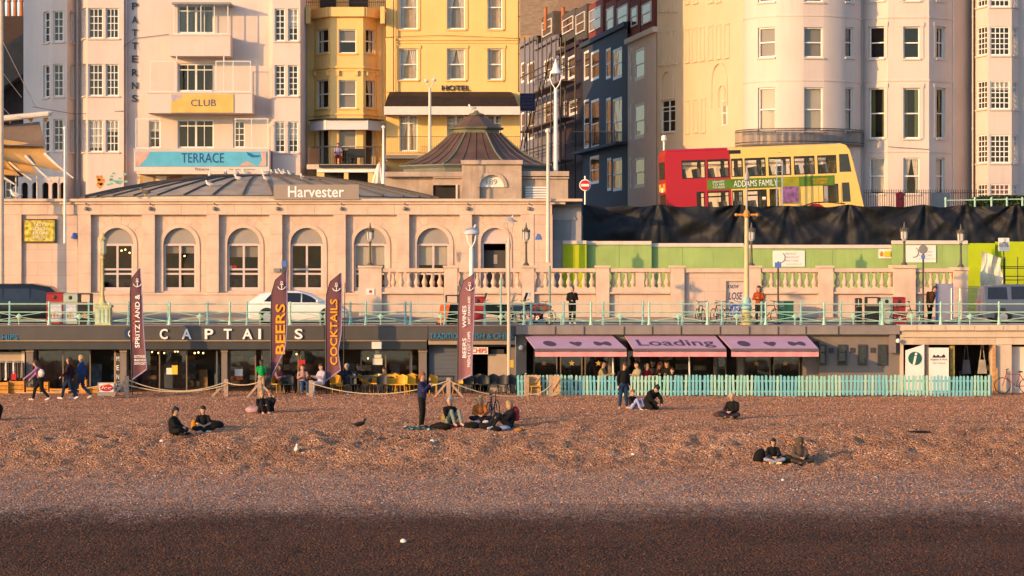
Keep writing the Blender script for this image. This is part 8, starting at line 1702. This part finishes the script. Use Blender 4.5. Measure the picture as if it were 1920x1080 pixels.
person('standing woman in black jumper and blue jeans looking down', onb(1169,767), R(20), 'stand', '0f0d0f', '1c3350', 'c09078', 'brown', 'long', h=1.72, over=dict(chest=(.02,-.03,1.27),head=(.03,-.07,1.61),anL=(-.16,.0,.09),toeL=(-.2,-.14,.04),knL=(-.13,-.02,.5),anR=(.14,.0,.09),toeR=(.2,-.16,.04)))
person('seated child in pale jeans beside standing woman', onb(1189,768), R(40), 'sit_knees', '14121a', '8f98c4', 'd0c8c0', 'ginger', 'short', h=1.45)
person('crouching woman in black coat with topknot bending over', onb(1220,769), R(35), 'kneel', '0b0b0d', '101012', '0c0c0c', 'black', 'bun', h=1.80, bulk=1.22)
person('bald man in black jacket sitting alone on the shingle', onb(1372,786), R(-25), 'sit_cross', '100f10', '26202a', '584838', 'grey', 'tuft', h=1.74, bulk=1.12)
person('seated woman in black jacket over blue top, left of hooded person', onb(1450,863), R(5), 'sit_cross', '0f0e12', '8a8898', 'd8b890', 'black', 'bob', h=1.52, bulk=1.05)
person('seated person in grey brown hooded coat on the shingle', onb(1500,862), R(12), 'sit_cross', '51443a', '3a332e', '403c38', 'brown', 'short', h=1.66, bulk=1.25, hood='51443a')
person('person at the left edge in black puffer jacket', onb(-13,788), R(-90), 'sit_knees', '0a0a0b', '0d0d10', '202020', 'black', 'short', h=1.7, bulk=1.3)
# on the promenade
person('person in black coat and purple hat standing behind railing', (X(1073,114.0),114.0,PROM), R(10), 'stand', '14120f', '100f10', 'e0d8d8', '5a3a8a', 'cap', h=1.68, over=dict(elR=(.2,-.14,1.14),wrR=(.05,-.22,1.4),elL=(-.24,-.05,1.12),wrL=(-.1,-.22,1.08)), bulk=1.15)
person('person in orange jacket with long dark hair behind railing', (X(1423,113.4),113.4,PROM), R(-15), 'stand', '963f18', '20242c', '181414', 'brown', 'long', h=1.70, over=dict(elR=(.23,-.14,1.14),wrR=(.06,-.26,1.16),elL=(-.23,-.14,1.14),wrL=(-.06,-.26,1.18)), bulk=1.12)
person('dark coated person with rucksack leaning behind right railing', (X(1743,113.6),113.6,PROM), R(60), 'stand', '4a2c14', '141014', '181414', 'brown', 'short', h=1.74, over=dict(chest=(0,-.1,1.25),neck=(0,-.18,1.42),head=(0,-.25,1.57)), bulk=1.25)
# terrace customers
GT = 0.12
person('waiter in bright green shirt standing by the rope post', (X(490,107.8),107.8,GT), R(10), 'stand', '128a45', 'a89070', '302820', 'black', 'short', skin=2, h=1.5, sleeve=.45)
person('customer with red hair seated behind the BEERS flag', (X(524,108.9),108.9,GT), R(60), 'sit_chair', '8a5a60', '1c1a1c', '302820', 'brown', 'long', h=1.72)
person('man in checked pink shirt seated at the terrace', (X(568,108.6),108.6,GT), R(15), 'sit_chair', 'a88078', '2c4a70', '302820', 'brown', 'short', h=1.74)
person('person in pale grey hooded top by the COCKTAILS flag', (X(601,108.2),108.2,GT), R(-50), 'sit_chair', 'b0a4b4', 'b0a8b0', 'c8c0c0', 'brown', 'short', h=1.78, bulk=1.2)
person('elderly man with white hair in navy jacket at long table', (X(651,109.0),109.0,GT), R(35), 'sit_chair', '141c34', '141418', '302820', 'grey', 'short', h=1.74, bulk=1.1)
person('dark haired person at long table beside the elderly man', (X(672,109.5),109.5,GT), R(-20), 'sit_chair', '1a1518', '141418', '302820', 'black', 'short', skin=1, h=1.70)
person('customer in olive top seated behind long dark table', (X(720,109.6),109.6,GT), R(10), 'sit_chair', '7a6a4a', '141418', '302820', 'brown', 'short', h=1.5)
person('bearded man in olive top seated behind fence, leftmost of cafe guests', (X(1133,108.6),108.6,GT), R(70), 'sit_chair', '8a7a5c', '202020', '302820', 'black', 'short', h=1.95)
person('man in pale vest with black hair seated behind fence', (X(1193,108.6),108.6,GT), R(-60), 'sit_chair', '9a927a', '202020', '302820', 'black', 'short', h=1.9)
person('guest in bright red top seated behind fence', (X(1214,108.9),108.9,GT), R(40), 'sit_chair', 'b01c28', '801018', '302820', 'blond', 'short', h=1.75)
person('guest in dark grey seated at the back of open cafe bay', (X(1224,109.6),109.6,GT), R(0), 'sit_chair', '2c2c34', '202020', '302820', 'black', 'short', skin=1, h=1.95)
person('red haired guest behind fence in dark clothes', (X(1240,109.2),109.2,GT), R(80), 'sit_chair', '1c1418', '202020', '302820', 'ginger', 'long', h=1.85)
person('guest with pale face and dark coat behind fence', (X(1250,108.8),108.8,GT), R(-30), 'sit_chair', '141214', '202020', '302820', 'brown', 'long', h=1.95)
person('small child just visible over the fence', (X(1261,108.2),108.2,GT), R(10), 'sit_chair', '3a2418', '202020', '302820', 'brown', 'short', h=1.55)
person('guest in lilac shirt and red trousers on the yellow house terrace', (X(634,149.2),149.2,Z(309,149.2)), R(5), 'sit_chair', 'a498c0', '7a1018', '302820', 'ginger', 'short', h=1.72)
q = MB(); q.box(X(625,149.4),X(643,149.4),149.3,149.7,Z(309,149.4)+.4,Z(309,149.4)+.46); 
for dx_ in (-.2,.2):
    for dy_ in (149.3,149.65): q.box(X(634,149.4)+dx_-.02,X(634,149.4)+dx_+.02,dy_,dy_+.04,Z(309,149.4),Z(309,149.4)+.4)
q.box(X(627,149.4),X(641,149.4),149.7,149.74,Z(309,149.4)+.461,Z(309,149.4)+.9); tag(q.build('terrace_chair', orange), 'brown chair under guest on the yellow house terrace', 'chair')
for px in (660,676):
    t = thing('terrace_chair', 'dark empty chair on the yellow house terrace, %s one' % ('left' if px == 660 else 'right'), 'chair', (X(px,149.3),149.3,Z(309,149.3)))
    q = MB(); q.box(-.25,.25,-.25,.25,.42,.47); q.build('seat', blk, t, world=False); q = MB(); q.box(-.25,.25,.2,.25,.472,.95); q.build('backrest', blk, t, world=False)
    for sx in (-1,1):
        for sy in (-1,1): q = MB(); q.box(sx*.22-.02,sx*.22+.02,sy*.22-.02,sy*.22+.02,0,.419); q.build('leg', blk, t, world=False)
# --- things lying on the beach
def lump(name, label, cat, px, py, rx, ry, rz, c, seed=1, m=None):
    p = beach_pt(px,py); q = MB(); q.ell((0,0,0),rx,ry,rz,14,9); me = q.mesh(name)
    for v_ in me.vertices:
        n_ = mnoise.noise(v_.co*5+Vector((seed,seed*2,0))); v_.co += v_.co.normalized()*n_*0.25*min(rx,ry,rz)*1.6
        if v_.co.z < -rz*.55: v_.co.z = -rz*.55
    me.transform(Matrix.Translation((0,0,rz*.5))); o = obj(name, me, m or cloth(c), None, True, 60); o.location = p; return tag(o,label,cat)
lump('black_bag','black bag lying right of the man seated cross legged','bag',397,802,.42,.25,.17,'0c0b0e',2)
lump('yellow_bag','small yellow bag between the two seated friends on left','bag',364,805,.09,.09,.22,'c07a10',3)
lump('pink_jacket','pale pink jacket bundled beside the close pair','jacket',476,772,.30,.2,.14,'b08a92',4)
lump('dark_jacket','dark brown jacket in a heap at the standing man\'s feet','jacket',826,799,.38,.2,.14,'1a1210',5)
lump('red_cloth','crimson cloth beside the elderly man','cloth',853,797,.18,.15,.08,'a01030',6)
lump('olive_bag','olive bag between the knees of elderly man','bag',836,789,.16,.14,.14,'8a7a30',16)
lump('black_rucksack','black rucksack in front of the woman in tan','rucksack',884,799,.26,.2,.13,'0a0a0c',7)
lump('dark_bag','dark bag and shoes between two seated women','bag',912,799,.32,.2,.12,'121218',8)
lump('blue_cloth','pale blue cloth on the knees of woman with rucksack','cloth',943,799,.28,.2,.10,'7a86a8',9)
lump('black_shoe_pile','black shoes at the feet of woman with rucksack','shoes',930,803,.2,.14,.09,'0c0b0c',10)
lump('orange_bag','small orange bag right of the red rucksack woman','bag',972,802,.16,.1,.06,'b0671a',11)
lump('black_rucksack','black rucksack left of the seated woman in blue top','rucksack',1424,862,.19,.16,.25,'0c0b0d',12)
lump('green_jacket','dark green jacket between the two seated friends on right','jacket',1476,860,.26,.2,.17,'2c3428',13)
lump('white_bag','white carrier bag before the crouching woman','bag',1216,766,.15,.13,.15,'b0b0c8',14)
lump('brown_coat','purplish brown coat left of the bald man','coat',1354,783,.30,.2,.13,'4a3030',15)
lump('driftwood','dark strip of driftwood on the shingle at right','driftwood',1722,809,.42,.07,.05,'1c1410',21)
p = beach_pt(782,800); t = thing('picnic_blanket', 'green and white striped blanket under the standing man', 'blanket', tuple(p))
q = MB(weld=True)
for i in range(12):
    for j in range(6):
        def bq(i_,j_): x_ = -.45+.95*i_/12; y_ = -.45+.9*j_/6; return (x_,y_,beach_z(p.x+x_,p.y+y_)-p.z+.02+.015*math.sin(i_*1.7+j_))
        q.face([bq(i,j),bq(i+1,j),bq(i+1,j+1),bq(i,j+1)], 1 if (i+2*j) % 5 == 0 else 0)
q.build('cloth', [cloth('0e4a3a'), cloth('c8c8c8')], t, world=False)
# --- birds
gw_ = mat('gull_white',(0.74,0.71,0.69),0.7,0.06); gg_ = mat('gull_grey',(0.36,0.36,0.39),0.7,0.08); beak = mat('gull_beak',(0.6,0.35,0.05),0.5,0.05)
def gull(name, label, p, rz, s=1.0, body=gw_, wing=gg_, group='gulls on the roof', cat='gull'):
    t = thing(name, label, cat, p, rz, group); t.scale = (s,)*3
    q = MB(); M_ = Matrix.Rotation(R(-14),3,'Y')
    q.ell((0,0,.17),.19,.085,.085,12,8,M=M_); q.tube([(.10,0,.20),(.15,0,.27),(.17,0,.32)],[.06,.045,.045],8); q.ell((.18,0,.335),.052,.042,.045,10,7); q.build('body', body, t, world=False, smooth=True, ang=60)
    for sy in (-1,1):
        q = MB(); q.ell((-.06,sy*.07,.185),.19,.022,.06,10,6,M=M_); q.build('wing', wing, t, world=False, smooth=True, ang=60)
        q = MB(); q.tube([(.0,sy*.03,.11),(.01,sy*.03,.01),(.05,sy*.03,.0)],.009,5); q.build('leg', beak, t, world=False)
    q = MB(); q.tube([(.22,0,.33),(.28,0,.318)],[.016,.005],6); q.build('beak', beak, t, world=False)
    q = MB(); q.hexa([(-.30,-.04,.155),(-.16,-.05,.16),(-.16,.05,.16),(-.30,.04,.155),(-.30,-.03,.17),(-.16,-.04,.19),(-.16,.04,.19),(-.30,.03,.17)]); q.build('tail', wing, t, world=False); return t
def roof_pt(px, py):
    # a point on the front of the low dome
    for k in range(400):
        d_ = 125.6+k*0.04; x_ = X(px,d_); rr = math.hypot(x_-rc.x,(d_-rc.y)/.88)
        if rr < r0:
            ff = rr/r0; zr = z0d
            for (fa,ha),(fb_,hb_) in zip(DOME,DOME[1:]):
                if fb_ <= ff <= fa: zr = z0d+1.2*(ha+(hb_-ha)*(fa-ff)/(fa-fb_))
            if Z(py,d_) <= zr: return Vector((x_,d_,zr))
    return Vector((X(px,133.8),133.8,z0d+1.2))
z0d = Z(366,125.5)
for i, (px, py, lb) in enumerate(((393,333,'grey gull standing on the dome roof, leftmost of the ridge birds'),(423,329,'gull on the dome roof below the word Patterns'),(443,327,'gull resting on the dome roof right of centre pair'),(461,329,'bluish gull on the dome roof beneath the banner end'),(393,351,'white gull low on the dome slope'),(446,340,'small white gull midway on dome slope'),(497,328,'white gull on the dome crest with raised body'),(500,341,'white gull left of the name board on dome slope'),(509,322,'upright gull at the dome apex'),(522,324,'gull first right of the dome apex'),(529,325,'gull second right of the dome apex'),(536,328,'gull third right of the dome apex'),(545,331,'gull fourth right of the dome apex'),(566,338,'lone gull on the right slope of dome'))):
    p = roof_pt(px,py); gull('gull', lb, p, R(rw.uniform(-180,180)), rw.uniform(.9,1.1))
gull('gull','gull standing on the edge of stone wall at far left',P(29,373,124.0),R(170),1.25,group='gulls on perches')
gull('gull','brown young gull on the parapet left of the name board',P(272,367,124.1),R(160),1.1,mat('gull_brown',(0.15,0.10,0.07),0.7,0.2),mat('gull_brown2',(0.10,0.07,0.05),0.7,0.2),'gulls on perches')
gull('gull','gull perched on the white saucer lamp',(X(884,112),112.0,Z(437,112)),R(20),1.0,group='gulls on perches')
gull('gull','gull perched on the open lantern pole',(X(956,109.3),109.3,Z(410,109.3)-.12),R(10),.7,group='gulls on perches')
gull('gull','white gull on top of the copper cupola',(X(885,138),138.0,ze+2.748+.24),R(150),1.0,group='gulls on perches')
gull('crow','black crow walking on the shingle in mid beach',onb(675,800),R(10),.9,HAIR['black'],HAIR['black'],'birds on the beach','crow')
gull('gull','bluish white gull on the shingle left of centre',onb(556,848),R(-80),.9,gw_,gg_,'birds on the beach')
for px, py, r_, lb in ((303,828,.07,'scrap of white litter below the topknot woman'),(811,823,.09,'crumpled white paper below the standing man'),(1187,852,.06,'white scrap on the slope right of centre'),(757,1021,.08,'round white pebble alone on the dark lower shingle'),(1468,902,.05,'small pale scrap below the right hand friends'),(652,742,.05,'tiny white scrap near the rope')):
    lump('white_litter' if px != 757 else 'white_pebble', lb, 'litter' if px != 757 else 'pebble', px, py, r_, r_*.8, r_*.75, 'd8d0cc', px)
# ---------------------------------------------------------------- finish queued meshes
bpy.context.view_layer.update(); dg = bpy.context.evaluated_depsgraph_get(); done = []
for o, extra in RMQ: done.append((o, extra, bpy.data.meshes.new_from_object(o.evaluated_get(dg))))
for o, extra, me in done:
    o.modifiers.clear(); m_ = o.data.materials[0]; o.data = me; me.materials.clear()
    if extra is not None and len(extra.v):
        bm = bmesh.new(); bm.from_mesh(me); em = extra.mesh('x'); bm.from_mesh(em); bm.to_mesh(me); bm.free()
    me.materials.append(m_); me.polygons.foreach_set('use_smooth', [True]*len(me.polygons)); me.update()
flush_text()
